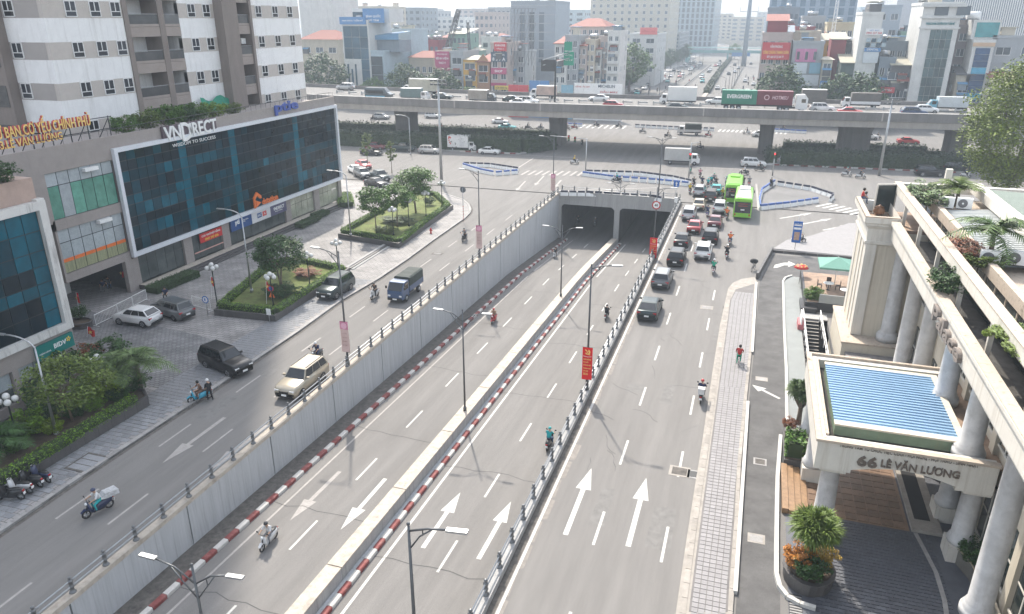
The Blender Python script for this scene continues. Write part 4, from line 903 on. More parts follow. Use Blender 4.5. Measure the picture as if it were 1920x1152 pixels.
# roof corridor, glazed wall, upper frame
m = MB(); m.box(13.1,12,10.3,13.39,60,11.2); m.box(13.36,12,11.21,13.5,66,12.95); H('roof_glazing', m, HGL)
for y in range(14, 66, 2): H('glazing_bar', MB().box(13.30,y,11.2,13.36,y+.1,12.95), HCAP)
H('roof_ledge', MB().box(12.8,12,11.21,13.3,66,11.42), HCAP)
m = MB(); m.box(11.3,14,12.98,11.78,66.9,13.6); m.box(11.78,66.4,12.98,27,66.9,13.6); H('upper_beam', m, HW2); H('upper_beam_top', MB().box(11.27,14,13.605,11.81,66.9,13.65), HCAP)
for y in (18,24.5,31,37.1,43.3,49.5,55.6,61.6): H('post', MB().box(11.42,y-.1,10.61,11.64,y+.1,12.98), HW2)
H('post', MB().box(14.8,66.45,13.61,15.25,66.85,14.9), HW2)
H('roof_slab', MB().box(13.5,12,11.5,40,66.2,12.6), HCAP)
m = MB(); m.box(13.2,14,12.61,13.6,66,13.3); H('roof_kerb', m, HCAP)
RW = mat('white_roof_sheet', (.50,.515,.50), .5, var=.05, stain=(2,.3,(1,3,1),(.40,.41,.38))); RG = mat('pale_green_roof_sheet', (.40,.44,.375), .5, var=.05)
def ribbed(name, x0, x1, y0, y1, z0, z1, pitch, m_, cap=300):
    """sheet roof of separate ribs running along X; z0 at x0, z1 at x1"""
    n = int((y1-y0)/pitch); me = MB(); w = pitch
    me.add([(x0,0,z0),(x1,0,z1),(x1,w*.62,z1),(x0,w*.62,z0),(x0,w*.68,z0+.07),(x1,w*.68,z1+.07),(x1,w*.93,z1+.07),(x0,w*.93,z0+.07),(x0,w-.004,z0),(x1,w-.004,z1)], [(0,1,2,3),(3,2,5,4),(4,5,6,7),(7,6,9,8)]); me = me.mesh('roof_rib', m_)
    for i in range(n):
        o = obj(name, me, None, hb); o.location = (-10.6, y0 + i*pitch - 40, 0)
ribbed('roof_rib', 14.0, 21, 46.5, 60.5, 12.9, 13.5, .42, RW); ribbed('roof_rib', 13.9, 21, 27, 42.5, 12.9, 13.5, .42, RW)
m = MB(); m.box(13.85,46.4,12.62,13.98,60.6,12.98); m.box(13.75,26.9,12.62,13.88,42.6,12.98); H('gutter_edge', m, DMETAL)
L = []
H('ridge_beam', MB().box(16.6,40,13.3,17.3,66,14.0), HW2); ribbed('roof_rib', 17.3, 30, 40, 66, 13.6, 13.0, .42, RG)
def acunit(label, p, rz):
    t = thing('air_conditioner', label, 'air conditioner', p, rz, 'hotel roof air conditioners'); m = MB().box(-.5,-.18,.08,.5,.18,.85); obj('case', m, WHITE, t)
    q = MB(); q.lathe([(.31,-.0),(.31,.03),(.27,.035)], 16); o = obj('fan_grille', q, mat('grey_fan', (.12,.12,.13), .5, var=0), t, (-.12,-.19,.47), (R(90),0,0)); obj('fan_hub', MB().lathe([(.07,0),(.07,.02)], 8), WHITE, o, (0,0,.04)); obj('feet', MB().box(-.45,-.15,0,.45,.15,.08), DMETAL, t)
for q, lb in (((1772,391),'larger air conditioner unit beside the roof shrubs, left of its pair'),((1806,393),'smaller air conditioner unit right of the larger one near the far palm'),((1853,497),'air conditioner unit half hidden in the roof palm leaves'),((1902,498),'air conditioner unit at the right edge beside the roof palm')):
    acunit(lb, at(*q,13.0), R(-8))
palm('tall roof garden palm with arching fronds between the sheet roofs', at(1850,492,12.7), 1.6, 3.4, 20, up=1.0, droop=.75); palm('smaller yellowish roof palm by the far air conditioners', at(1790,388,12.7), 1.2, 2.5, 15, leaf=LEAFO, up=1.0)
for q, s, lb, lf, sc in (((1735,385),1.6,'feathery green roof shrubs behind the far corner of the upper beam',PALML,(1.3,3.0,1.0)),((1845,505),1.2,'olive shrub at the foot of the tall roof palm',LEAFO,(1.1,.9,.6)),((1805,480),1.0,'dry brown shrub along the roof edge near the palm',REDLEAF,(.8,2.6,.6)),((1915,660),1.0,'dry ochre roof shrubs at the right frame edge',LEAFO,(1.0,2.4,.5))):
    shrub(lb, at(*q,12.7), s, lf, 0, sz=sc)
shrub('leafy dark bush overhanging the white entablature above the columns', (11.15,44.2,11.7), 1.15, LEAFD, sz=(1.05,1.35,1.0)); shrub('small weed growing from the upper beam post', (11.3,36.9,12.2), .22, LEAFY)
hl_ = thing('hotel_sign', 'weathered raised brown letters running along the white entablature', 'sign', (10.6, 42, 10.9))
o = text('lettering', 'Palace', mat('weathered_letter', (.22,.19,.17), .7, var=.2, scale=8), (10.505, 42.9, 10.72), (0,-1,0), ZD, 6.2, .86, .22, hl_, .02); o.matrix_parent_inverse = Matrix.Translation(-Vector(hl_.location))
# entrance canopy
cn = thing('entrance_canopy', 'hotel porte cochere with ribbed blue roof and white lettered front on marble columns', 'canopy', (4.8, 36, 0))
Cn = lambda n, m, mt, **k: wobj(n, m, mt, cn, **k)
m = MB(); n = 14; x0, x1, ya, yb, zt = 4.8, 12.95, 36.0, 36.7, 5.95; xs = [x0, 6.55] + [6.55 + (11.3-6.55)*i/n for i in range(n+1)] + [11.3, x1]; zs_ = [4.35,4.35] + [4.55 + .42*math.sin(math.pi*i/n) for i in range(n+1)] + [4.35,4.35]
for i in range(len(xs)-1):
    a, b = xs[i], xs[i+1]
    if b - a < 1e-6: m.quad((a,ya,zs_[i]),(a,yb,zs_[i]),(a,yb,zs_[i+1]),(a,ya,zs_[i+1])); continue
    m.quad((a,ya,zs_[i]),(b,ya,zs_[i+1]),(b,ya,zt),(a,ya,zt)); m.quad((a,ya,zs_[i]),(a,yb,zs_[i]),(b,yb,zs_[i+1]),(b,ya,zs_[i+1])); m.quad((b,yb,zs_[i+1]),(a,yb,zs_[i]),(a,yb,zt),(b,yb,zt)); m.quad((a,ya,zt),(b,ya,zt),(b,yb,zt),(a,yb,zt))
m.quad((x0,yb,4.35),(x0,ya,4.35),(x0,ya,zt),(x0,yb,zt)); Cn('front_beam', m, HW2)
m = MB(); m.box(4.8,36.71,4.35,5.35,47.0,zt); m.box(5.36,46.4,4.35,12.9,47.0,zt); m.box(12.3,36.71,4.35,12.95,46.39,5.4); Cn('side_beam', m, HW2)
m = MB(); m.box(4.7,35.9,5.96,13.0,36.25,6.1); m.box(4.7,36.26,5.96,5.0,47.1,6.1); m.box(5.2,36.72,5.96,5.36,46.4,6.06); m.box(5.0,46.9,5.96,12.9,47.1,6.1); Cn('cornice', m, HCAP)
Cn('ceiling', MB().box(5.36,36.71,4.6,12.29,46.39,4.85), HW2); Cn('flat_roof', MB().box(5.37,36.72,4.86,12.28,46.38,5.40), mat('dark_flat_roof', (.06,.055,.05), .95, var=.4, scale=2)); Cn('terrace', MB().box(12.0,36.72,5.41,13.38,47.3,5.55), BROWNF)
Cn('roof_box', MB().box(5.75,37.9,5.405,11.9,45.7,6.0), GREENW); m = MB(); m.box(5.7,37.8,6.005,11.95,38.25,6.1); m.box(5.7,45.45,6.005,11.95,45.8,6.1); m.box(11.6,38.25,6.005,11.95,45.45,6.1); Cn('roof_edging', m, HW)
BLUE = mat('blue_roof_sheet', (.25,.40,.56), .45, var=.08, scale=1.5, stain=(2,.3,(.6,4,1),(.28,.42,.58))); BLUED = mat('dark_blue_rib_side', (.015,.06,.20), .5, var=.1)  # steep side of each rib in a darker blue
nr = 22; pw = (45.45-38.25)/nr; me = MB()
me.add([(5.72,0,0),(11.6,0,0),(11.6,pw*.70,.025),(5.72,pw*.70,.025)], [(0,1,2,3)], 0); me.add([(5.72,pw*.70,.025),(11.6,pw*.70,.025),(11.6,pw*.78,.085),(5.72,pw*.78,.085),(11.6,pw*.93,.085),(5.72,pw*.93,.085)], [(0,1,2,3),(3,2,4,5)], 0); me.add([(5.72,pw*.93,.085),(11.6,pw*.93,.085),(11.6,pw,.0),(5.72,pw,.0),(5.72,pw*.70,.026),(11.6,pw*.70,.026),(11.6,pw*.60,.0265),(5.72,pw*.60,.0265)], [(0,1,2,3)], 1); me = me.mesh('roof_rib', [BLUE, BLUED])
for i in range(nr): o = obj('roof_rib', me, None, cn); o.location = (-4.8, 38.25 + i*pw - 36, 6.02)
lp = onY(1573,840,35.99); lq = onY(1836,872,35.99)
def ctx(s_, m_, a, b, h, e=.05, bold=.0):
    a, b = onY(*a,35.995), onY(*b,35.995); zz = (a.z+b.z)/2; o = text('lettering', s_, m_, (a.x, 35.995, zz), (1,0,0), ZD, b.x-a.x, h, e, cn, bold); o.matrix_parent_inverse = Matrix.Translation(-Vector(cn.location))
BRZ = mat('bronze_letter', (.17,.14,.115), .45, .3, var=.15, scale=6)
ctx('TRUNG TÂM TỔ CHỨC TIỆC CƯỚI - HỘI NGHỊ - HỘI THẢO - SINH NHẬT', BRZ, (1573,842), (1835,876), .30, .03, .01); ctx('66', BRZ, (1605,872), (1643,879), .62, .08, .03); ctx('LÊ VĂN LƯƠNG', BRZ, (1650,877), (1798,896), .56, .08, .02)
cp_ = MB(); cp_.box(-.62,-.62,0,.62,.62,.95,0); cp_.lathe([(.62,.955),(.62,1.05),(.66,1.12),(.58,1.2),(.6,1.3),(.52,1.36),(.49,2.6),(.46,4.0),(.53,4.05),(.53,4.12),(.58,4.16)], 18, m=1); cp_.box(-.62,-.62,4.161,.62,.62,4.348,0); cpm = cp_.mesh('column', [HW2, MARB])
for x, y in ((5.75,36.75),(12.35,36.75),(5.55,42.0),(5.55,46.0),(12.4,40.2),(12.4,45.5)): obj('column', cpm, None, cn, (x-4.8, y-36, 0))
# forecourt
fc = obj('hotel_forecourt', MB().prism([(4.4,10),(14,10),(14,47),(4.0,47),(4.0,30)], -.05, .02), TILED, kind='structure')
tiles(fc, 5.2, 11.4, 27.5, 38.0, .42, .26, .05, TILED); 
bt = obj('brown_paving', MB().box(5.2,38.2,-.04,10.4,47,.03), TILEB, kind='structure'); tiles(bt, 5.3, 10.3, 38.3, 46.5, .62, .62, .06, TILEB, None, 0, 120)
for i in range(4): obj('entrance_step', MB().box(3.8+.36*i,37.8,-.02,4.14+.36*i,42.6,.14+.07*(3-i)), mat('sunlit_brown_granite', (.28,.17,.09), .4, var=.25, scale=3, fine=.25), bt)  # brown granite lightened towards orange, sunlight painted into its colour
lg = obj('entrance_ledge', MB().box(10.5,38.2,-.02,12.0,46.5,.22), STONE, kind='structure'); obj('door_mat', MB().box(10.75,39.2,.222,11.55,44.4,.235), mat('black_mat', (.02,.02,.022), .95, var=.2), lg)
cb = MB(); pts = [(10.55,38.1),(10.75,36.8),(11.0,35.0),(11.0,33.0),(10.75,30.5),(10.2,28)]
for a, b in zip(pts, pts[1:]): cb.add([(a[0],a[1],.066),(a[0]+.22,a[1],.066),(b[0]+.22,b[1],.066),(b[0],b[1],.066)], [(0,1,2,3)])
obj('curved_border', cb, STONEG, kind='structure')
mo = thing('curved_railing', 'curved pale glass balustrade with rail beside the dark moat below the columns', 'balustrade', (12.4,34,0)); m = MB(); t_ = MB(); pts = [(12.15,36.0),(12.5,35.0),(12.6,33.6),(12.45,32),(12.1,30.2),(11.6,28.6)]
for a, b in zip(pts, pts[1:]): m.quad((a[0],a[1],.1),(b[0],b[1],.1),(b[0],b[1],.95),(a[0],a[1],.95))
wobj('glass_panel', m, mat('smoked_balustrade_glass', (.16,.15,.13), .12, var=.1), mo); wobj('handrail', t_.tube([(x,y,1.0) for x,y in pts], .05, 6), mat('brass_rail', (.42,.36,.25), .4, .5), mo)
obj('moat', MB().prism([(12.7,10),(13.4,10),(13.4,36),(12.7,36)], -.02, .03), BLACK, kind='structure')
hwl = thing('low_wall', 'cream low wall along the dark moat below the giant columns', 'low wall', (12.9,32,0)); wobj('wall', MB().box(12.75,26,.03,13.0,35.2,.9), HW, hwl)
dp = shrub('spiky dark potted plant beside the canopy column', (12.85,35.6,.6), .8, LEAFD)
# pavement beside the hotel, planters
wkp = obj('hotel_walkway', MB().prism(pl((1469,529),(1471,620),(1475,700),(1476,792)) + [(5.9,47.2),(5.9,70.2)] + pl((1510,523),(1485,520)), -.05, .08), mat('pale_green_grey_walk', (.235,.25,.245), .85, var=.08, scale=1, fine=.06), kind='structure')
def kerbline(name, pts, w, h, m_):
    o = None
    for a, b in zip(pts, pts[1:]):
        d = (Vector(b)-Vector(a)); L = d.length; d.normalize(); n = Vector((-d.y,d.x))*w/2; q = MB().prism([tuple(Vector(a)-n),tuple(Vector(b)-n),tuple(Vector(b)+n),tuple(Vector(a)+n)], 0, h)
        if o is None: o = obj(name, q, m_, kind='structure')
        else: obj('kerbstone', q, m_, o)
arc = [(3.05 + 1.55 - 1.75*math.cos(t), 31.1 - 1.75*math.sin(t)) for t in [math.pi*i/10 for i in range(8)]]
kerbline('white_island_kerb', [(3.85,46.4),(3.6,41.2),(3.5,35.9),(3.46,32.4),(3.6,31.5),(3.95,30.9),(4.5,30.6),(5.2,30.5)], .22, .2, WPAINT); kerbline('white_walkway_kerb', pl((1475,792),(1474,700),(1470,620),(1468,530),(1472,523),(1485,519)), .2, .2, WPAINT)
def tub(label, p, rx, ry, h):
    t = thing('planter', label, 'planter', p); m = MB(); L = []
    for s_, z in ((1.0,0),(1.03,h-.1),(1.08,h-.1),(1.08,h),(.92,h),(.9,h-.12)): L.append([(rx*s_*math.cos(2*math.pi*i/20), ry*s_*math.sin(2*math.pi*i/20), z) for i in range(20)])
    obj('stone_wall', m.loft(L, 0, False), GRANITE, t); obj('soil', MB().lathe([(.9*rx,h-.2),(.9*rx,h-.1)], 18), SOIL, t); return t
P5 = at(1513,1085,.02); tub('oval dark stone planter holding the bright spiky tree by the hotel drive', P5, 1.15, 1.35, .75); P6 = at(1495,805,.05); 
pl2 = thing('planter', 'narrow dark planter bed along the walkway beside the entrance columns', 'planter', (4.4,44.5,.02)); wobj('stone_wall', MB().box(3.95,42.7,.02,5.2,46.4,.55), GRANITE, pl2); wobj('soil', MB().box(4.05,42.8,.551,5.1,46.3,.58), SOIL, pl2)
def dracaena(label, p, h, heads, r, nb, leaf, w=.05):
    o = thing('spiky_tree', label, 'tree', p); t = MB(); c = MB(); fork = Vector((0,0,h*.45)); t.tube([(0,0,0),fork*.6,fork], [.19,.15,.15], 8)
    for (dx, dy, dz) in heads: e = Vector((dx,dy,h+dz)); t.tube([fork, fork.lerp(e,.5)+Vector((dx*.15,dy*.15,-.05)), e], [.10,.075,.06], 6); spiky(c, e, r, nb, w)
    obj('trunk', t, TRUNK, o); obj('crown', c, leaf, o); return o
dracaena('bright spiky dracaena tree with round head in the oval planter', (P5.x,P5.y+.1,.7), 2.35, [(0,0,.35),(-.6,.1,0),(.6,-.1,.0),(.1,.6,.05),(-.1,-.6,-.05),(.4,.45,.2),(-.4,.4,.2),(-.4,-.4,.1),(.45,-.4,.1)], 0.85, 300, leafm('bright_blade_leaf', (.10,.15,.025)), .036)
dracaena('darker forked spiky tree above the walkway bed beside the blue canopy', (P6.x,P6.y,.5), 2.5, [(0,0,.3),(-.6,.1,-.05),(.6,0,-.05),(.1,.6,.05),(-.1,-.6,-.05),(.45,.5,.1),(-.45,-.4,.1),(-.45,.4,.1)], .62, 240, leafm('green_blade_leaf', (.06,.10,.028)), .04)
for q, s, lf, lb in (((1496,1064),.75,leafm('orange_flower_leaf', (.42,.17,.03)),'orange red flowers in the oval planter left of the trunk'),((1536,1058),.7,leafm('ochre_flower_leaf', (.36,.24,.04)),'ochre flowers in the oval planter right of the trunk'),((1516,1085),.75,LEAFD,'dark foliage at the foot of the bright spiky tree'),((1480,805),.5,REDLEAF,'dry reddish plant at the foot of the darker spiky tree')):
    shrub(lb, at(*q,.7), s, lf)
hedge('rough green shrub row in the bed beside the entrance columns', [(4.55,43.0),(4.6,44.8)], 1.0, 1.1, .58, LEAF, size=.14, dens=150)
dracaena('small spiky plant on the raised bed beside the red parasol', at(1523,566,.5), .9, [(0,0,0)], 1.0, 150, LEAFO, .05); shrub('green shrub below the small spiky plant by the terrace', at(1523,566,.5), .9, LEAF)
# sunken stair and terrace
tr = thing('terrace_stairs', 'dark granite stairs with white railings leading down beside the cafe terrace', 'stairs', (6.8,66,0)); BG = mat('black_granite', (.03,.031,.035), .5, var=.2, scale=3, fine=.3)
for i in range(14): wobj('step', MB().box(6.15,68.6-.42*i,-2.6,7.5,69.0-.42*i,-.02-.17*i), BG, tr); wobj('step_nosing', MB().box(6.15,68.6-.42*i,-.018-.17*i,7.5,68.72-.42*i,-.008-.17*i), STONE, tr)
for x in (6.05, 7.55):
    m = MB(); m.tube([(x,69.1,1.0),(x,50.5,1.0)],.05,6); m.tube([(x,69.1,.55),(x,50.5,.55)],.03,5)
    for i in range(10): m.tube([(x,69-i*2,-.1),(x,69-i*2,1.0)],.035,5)
    wobj('railing', m, WMETAL, tr)
pit = obj('sunken_court', MB().box(5.9,49.9,-2.7,8.3,69.3,-2.6), BG, kind='structure')
for q in ((5.9,49.9,5.95,69.2),(5.95,69.2,8.28,69.26),(5.95,49.9,8.28,50)): obj('retaining_wall', MB().box(q[0],q[1],-2.6,q[2],q[3],.05), CONCD, pit)
lnd = obj('stair_landing', MB().box(6.0,69.25,-.02,8.3,70.6,.06), CONC, kind='structure')
tf = obj('cafe_terrace', MB().box(6.3,71.4,-.02,12.5,81,.88), BG, kind='structure'); obj('terrace_floor', MB().box(6.5,71.6,.885,12.4,80.9,.90), BROWNF, tf); obj('planter_box', MB().box(5.95,70.7,-.02,7.4,73.6,.5), BG, tf)
gr = thing('glass_balustrade', 'glass balustrade along the front of the cafe terrace', 'balustrade', (8.5,71.6,.9)); wobj('glass_panel', MB().box(7.5,71.5,.9,11.5,71.54,1.7), mat('pale_glass_panel', (.30,.32,.32), .1, var=.1), gr); wobj('handrail', MB().box(7.5,71.48,1.7,11.5,71.56,1.75), STEEL, gr)
um = thing('parasol', 'pale green square parasol over the cafe tables', 'parasol', (9.3,77.2,.9)); c = MB(); T_ = 1.75
c.add([(-T_,-T_,2.3),(T_,-T_,2.3),(T_,T_,2.3),(-T_,T_,2.3),(0,0,3.0)], [(0,1,4),(1,2,4),(2,3,4),(3,0,4)]); c.add([(-T_,-T_,2.12),(T_,-T_,2.12),(T_,T_,2.12),(-T_,T_,2.12),(-T_,-T_,2.3),(T_,-T_,2.3),(T_,T_,2.3),(-T_,T_,2.3)], [(0,1,5,4),(1,2,6,5),(2,3,7,6),(3,0,4,7)])
obj('canopy', c, mat('pale_green_canvas', (.13,.29,.235), .8, var=.06), um); obj('pole', MB().tube([(0,0,0),(0,0,3.05)],.04,6), WMETAL, um)
rp_ = thing('red_parasol', 'small red decorated round parasol sign beside the walkway', 'parasol', at(1498,532,.08)); m = MB(); m.lathe([(.75,1.75),(.5,1.95),(.2,2.08),(.02,2.14)], 16); obj('canopy', m, mat('red_canvas', (.55,.03,.02), .6, var=.1), rp_); q = MB()
for i in range(8): a = i*math.pi/4; q.obox((.5*math.cos(a),.5*math.sin(a),1.97),(.14,.14,.05))
q.lathe([(.16,2.1),(.12,2.15)], 10); obj('pattern', q, YEL, rp_); obj('pole', MB().tube([(0,0,0),(0,0,1.8)],.03,5), DMETAL, rp_)
def chair(label, p, rz, m_, g='chairs on the cafe terrace'):
    t = thing('chair', label, 'chair', p, rz, g); obj('seat', MB().box(-.22,-.22,.42,.22,.22,.47), m_, t); obj('backrest', MB().box(-.22,.19,.47,.22,.23,.95), m_, t)
    for x in (-.19,.19):
        for y in (-.19,.19): obj('leg', MB().tube([(x,y,0),(x,y,.42)],.022,4), m_, t)
def table(label, p):
    t = thing('round_table', label, 'table', p, 0, 'tables on the cafe terrace'); obj('tabletop', MB().lathe([(.5,.7),(.5,.74)], 16), WHITE, t); obj('pedestal', MB().lathe([(.22,0),(.05,.06),(.04,.7)], 8), DMETAL, t)
table('round white table under the green parasol', (8.6,75.6,.9)); table('second round white table near the terrace balustrade', (10.0,74.0,.9)); CW = mat('dark_rattan', (.06,.04,.035), .7)
for i, (x, y, rz, mm, lb) in enumerate(((7.8,75.8,1.6,CW,'dark rattan chair left of the round table'),(9.5,75.9,-1.6,CW,'dark rattan chair right of the round table'),(7.6,73.6,2.6,mat('tan_rattan', (.45,.27,.12), .7),'tan chair at the terrace corner'),(8.7,76.6,0,CW,'dark rattan chair behind the round table'))): chair(lb, (x,y,.9), rz, mm)
fs = thing('figure_stand', 'pink and white stand of small pots beside the stair railing', 'display stand', at(1500,612,.08)); m = MB(); m.box(-.25,-.9,0,.25,.9,.5); obj('shelf', m, mat('pink_red_board', (.45,.13,.14), .7, var=.4, scale=6), fs); obj('backboard', MB().box(-.05,-.9,.5,.05,.9,1.3), WHITE, fs)

for q, s_, lf, lb in (((85,795),1.0,LEAFD,'dark low shrub between the curved lamp and the front hedge'),((165,745),.9,LEAF,'mid green shrub below the leaning tree crown'),((30,850),.8,LEAF,'green shrub above the parked motorbikes'),((100,815),.7,LEAFY,'yellowish shrub behind the front hedge near the lamp pole'),((225,755),.75,LEAFD,'dark shrub behind the front hedge under the palms'),((140,785),.75,LEAFD,'dark shrub at the foot of the leaning tree stems'),((85,760),1.2,LEAFD,'dense dark shrub against the bank wall')): shrub(lb, g_(*q), s_, lf, s_*5)
dr_ = thing('glass_door', 'dark glass door panel standing open on the hotel pier terrace', 'door', at(1655,400,11.26), R(20)); obj('glass', MB().box(-.75,-.04,.1,.75,.04,2.3), HGL, dr_); q = MB()
for x in (-.8,.8): q.box(x-.05,-.06,0,x+.05,.06,2.4)
q.box(-.75,-.06,2.3,.75,.06,2.4); obj('frame', q, HW2, dr_)
pt_ = thing('clay_pot', 'round brown clay pot on the hotel pier terrace', 'pot', at(1647,404,11.26)); obj('body', MB().lathe([(.2,0),(.42,.25),(.45,.4),(.3,.65),(.34,.7)],14), mat('brown_clay', (.20,.10,.05), .5, var=.2), pt_); obj('lid', MB().lathe([(.32,.71),(.1,.8),(.06,.88)],12), mat('brown_clay', (.20,.10,.05)), pt_)

for i in range(9): X_, Y_ = -49.2 - .35*(i%3), 300 + 30*i; tree('boulevard_tree', 'big', (X_,Y_,0), ('first','second','third','fourth','fifth','sixth','seventh','eighth','ninth')[i] + ' hazy tree along the left boulevard pavement counted from the corner', .75 + .08*(i%3), i*1.7, LEAFD, 'trees along the boulevard')
for i in range(5): tree('boulevard_tree', 'big', (6.0,330+45*i,0), ('first','second','third','fourth','fifth')[i] + ' hazy tree along the right boulevard pavement counted from the corner', .6 + .07*(i%3), i*1.3, LEAFD, 'trees along the boulevard')
for i, (x_, y_, h_) in enumerate(((700,150,9),(790,158,10),(880,160,7),(1015,165,8),(1060,165,7),(1110,165,8),(1520,165,8),(1655,168,8))): p = onY(x_, y_, 213.5); tree('broadleaf_tree', 'big', (p.x,213.5,0), ('low dark tree left of the pale truck roof','dark tree behind the pale truck on the flyover','small tree before the yellow shop house','small tree left of the tyre shop hoarding','small tree behind the pale blue hoarding','bushy tree behind the tyre shop hoarding','low tree before the blue and white panels','low tree before the dim brick shop')[i], h_/11, i, LEAFD if i % 2 else LEAF, 'trees beyond the flyover')
gt = MB(); p = at(1492,1138,.03)
for i in range(9): gt.box(p.x-.28,p.y-.8+.18*i,.022,p.x+.28,p.y-.7+.18*i,.04,1)
gt.box(p.x-.3,p.y-.85,.0,p.x+.3,p.y+.85,.024,0); obj('drain_grate', gt, [BLACK,STONEG], kind='structure')
# ================================================================ vehicles
def lerpq(q, u, v): return (q[0].lerp(q[1], u)).lerp(q[3].lerp(q[2], u), v)
def inset(m, q, u0, u1, v0, v1, off, mi=0):
    P = [lerpq(q, u, v) for u, v in ((u0,v0),(u1,v0),(u1,v1),(u0,v1))]; n = (P[1]-P[0]).cross(P[3]-P[0]).normalized()*off; o = len(m.v)
    m.add([p+n for p in P] + [p-n*2 for p in P], [(0,1,2,3),(0,4,5,1),(1,5,6,2),(2,6,7,3),(3,7,4,0)], mi)
#            L    W    H    hood belt tail gc   wr  wbF  wbR  wsb  wst  rst  rsb   rack
CT = {'sedan': (4.55,1.78,1.47,.92,.98,1.02,.20,.32, 1.38,-1.30, .95, .25,-.95,-1.65, 0), 'suv': (4.65,1.87,1.72,1.08,1.14,1.14,.26,.37, 1.42,-1.32, 1.10, .48,-1.75,-2.12, 1),
      'coupe': (4.70,1.90,1.62,1.05,1.12,1.16,.25,.38, 1.45,-1.35, 1.15, .45,-1.15,-2.05, 0), 'mpv': (4.60,1.80,1.75,1.06,1.12,1.10,.22,.33, 1.40,-1.30, 1.40, .65,-1.85,-2.12, 0),
      'bigsuv': (4.85,1.89,1.86,1.16,1.22,1.20,.30,.40, 1.48,-1.33, 1.00, .45,-2.00,-2.28, 1), 'crossover': (4.25,1.80,1.60,1.02,1.10,1.10,.25,.36, 1.30,-1.25, 1.00, .35,-1.40,-1.92, 0),
      'pickup': (5.2,1.85,1.82,1.15,1.2,1.2,.32,.40,1.6,-1.6,1.2,.65,-.75,-1.0,0)}
CM = {}
def car_meshes(kind):
    if kind in CM: return CM[kind]
    L, Wd, Hh, hood, belt, tail, gc, wr, wf, wb, wsb, wst, rst, rsb, rack = CT[kind]; w = Wd/2; P = {}
    m = MB(); rings = []
    def ring(x, ww, zb, zt): return [(x,-ww*.84,zt),(x,-ww*.95,zt-.05),(x,-ww,zt-.28),(x,-ww*.99,zb+.22),(x,-ww*.93,zb),(x,ww*.93,zb),(x,ww*.99,zb+.22),(x,ww,zt-.28),(x,ww*.95,zt-.05),(x,ww*.84,zt)]
    f, r = L/2, -L/2; tz = tail if kind != 'pickup' else 1.15
    for x, ww, zb, zt in ((r,w*.84,gc+.22,tz-.30),(r+.06,w*.92,gc+.10,tz-.08),(r+.22,w*.985,gc,tz),(rsb,w,gc,belt),(0,w,gc,belt),(wsb,w,gc,belt-.01),(lerp(wsb,f,.6),w*.985,gc,lerp(belt,hood,.75)-.02),(f-.22,w*.95,gc,hood-.10),(f-.06,w*.88,gc+.08,hood-.24),(f,w*.78,gc+.16,hood-.40)): rings.append(ring(x, ww, zb, zt))
    m.loft(rings, 0)
    wd, wt = w*.93, w*.73; zb_, zt_ = belt-.02, Hh-.04
    B = [Vector((wsb,-wd,zb_)),Vector((wsb,wd,zb_)),Vector((rsb,wd,zb_)),Vector((rsb,-wd,zb_))]; T = [Vector((wst,-wt,zt_)),Vector((wst,wt,zt_)),Vector((rst,wt,zt_)),Vector((rst,-wt,zt_))]
    C = [Vector((wst-.18,-wt*.82,Hh)),Vector((wst-.18,wt*.82,Hh)),Vector((rst+.15,wt*.82,Hh)),Vector((rst+.15,-wt*.82,Hh))]
    m.add(B+T+C, [(0,1,5,4),(1,2,6,5),(2,3,7,6),(3,0,4,7),(4,5,9,8),(5,6,10,9),(6,7,11,10),(7,4,8,11),(8,9,10,11)], 0)
    if kind == 'pickup': m.box(r+.25,-w*.8,tz-.01,rsb-.12,w*.8,tz+.01,1); 
    m.box(r-.02,-w*.80,gc+.05,r+.10,w*.80,gc+.27,1); m.box(f-.07,-w*.74,gc+.06,f+.03,w*.74,gc+.24,1); m.box(wb+.45,-w*1.005,gc-.02,wf-.45,w*1.005,gc+.12,1)
    m.box(f-.06,-w*.40,hood-.48,f+.035,w*.40,hood-.30,1)
    P['body'] = (m.mesh('body', [None, BLACK]), [(0,0,0)])
    def glass(q, u0,u1,v0,v1): g = MB(); inset(g, q, u0,u1,v0,v1, .012); return g.mesh('window', CGLASS)
    P['windscreen'] = (glass([B[0],B[1],T[1],T[0]], .05,.95,.06,.94), [(0,0,0)]); P['rear_window'] = (glass([B[2],B[3],T[3],T[2]], .06,.94,.14,.92), [(0,0,0)])
    sides = []; k = 2 if kind in ('sedan','pickup','coupe') else 3
    for q in ([B[1],B[2],T[2],T[1]], [B[3],B[0],T[0],T[3]]):
        fl_ = q[0].x > q[1].x; cuts = [.03,.45,.97] if k == 2 else [.03,.36,.68,.97]
        if not fl_: cuts = [1-c for c in cuts][::-1]
        for a, b in zip(cuts, cuts[1:]): g_ = MB(); inset(g_, q, a+.012, b-.012, .10, .90, .012); sides.append(g_.mesh('side_window', CGLASS))
    for i, me_ in enumerate(sides): P['side_window.%d' % i] = (me_, [(0,0,0)])
    wl = MB(); 
    wl.lathe([(wr*.72,.0),(wr*.97,.02),(wr,.05),(wr,.20)], 16, m=0); wl.lathe([(.04,-.012),(wr*.62,-.004),(wr*.62,.02)], 10, m=1, smooth=False); wl.lathe([(wr+.075,.045),(wr+.075,.2)], 16, m=2, smooth=False)
    for k_ in range(5):
        a = 2*math.pi*k_/5; wl.obox((wr*.38*math.cos(a),wr*.38*math.sin(a),-.014), (wr*.5,wr*.14,.01), Matrix.Rotation(a,3,'Z'), 2)
    P['wheel'] = (wl.mesh('wheel', [RUBBER, RIM, BLACK]), [((wf,-w-.015,wr),(R(-90),0,0)),((wb,-w-.015,wr),(R(-90),0,0)),((wf,w+.015,wr),(R(90),0,0)),((wb,w+.015,wr),(R(90),0,0))])
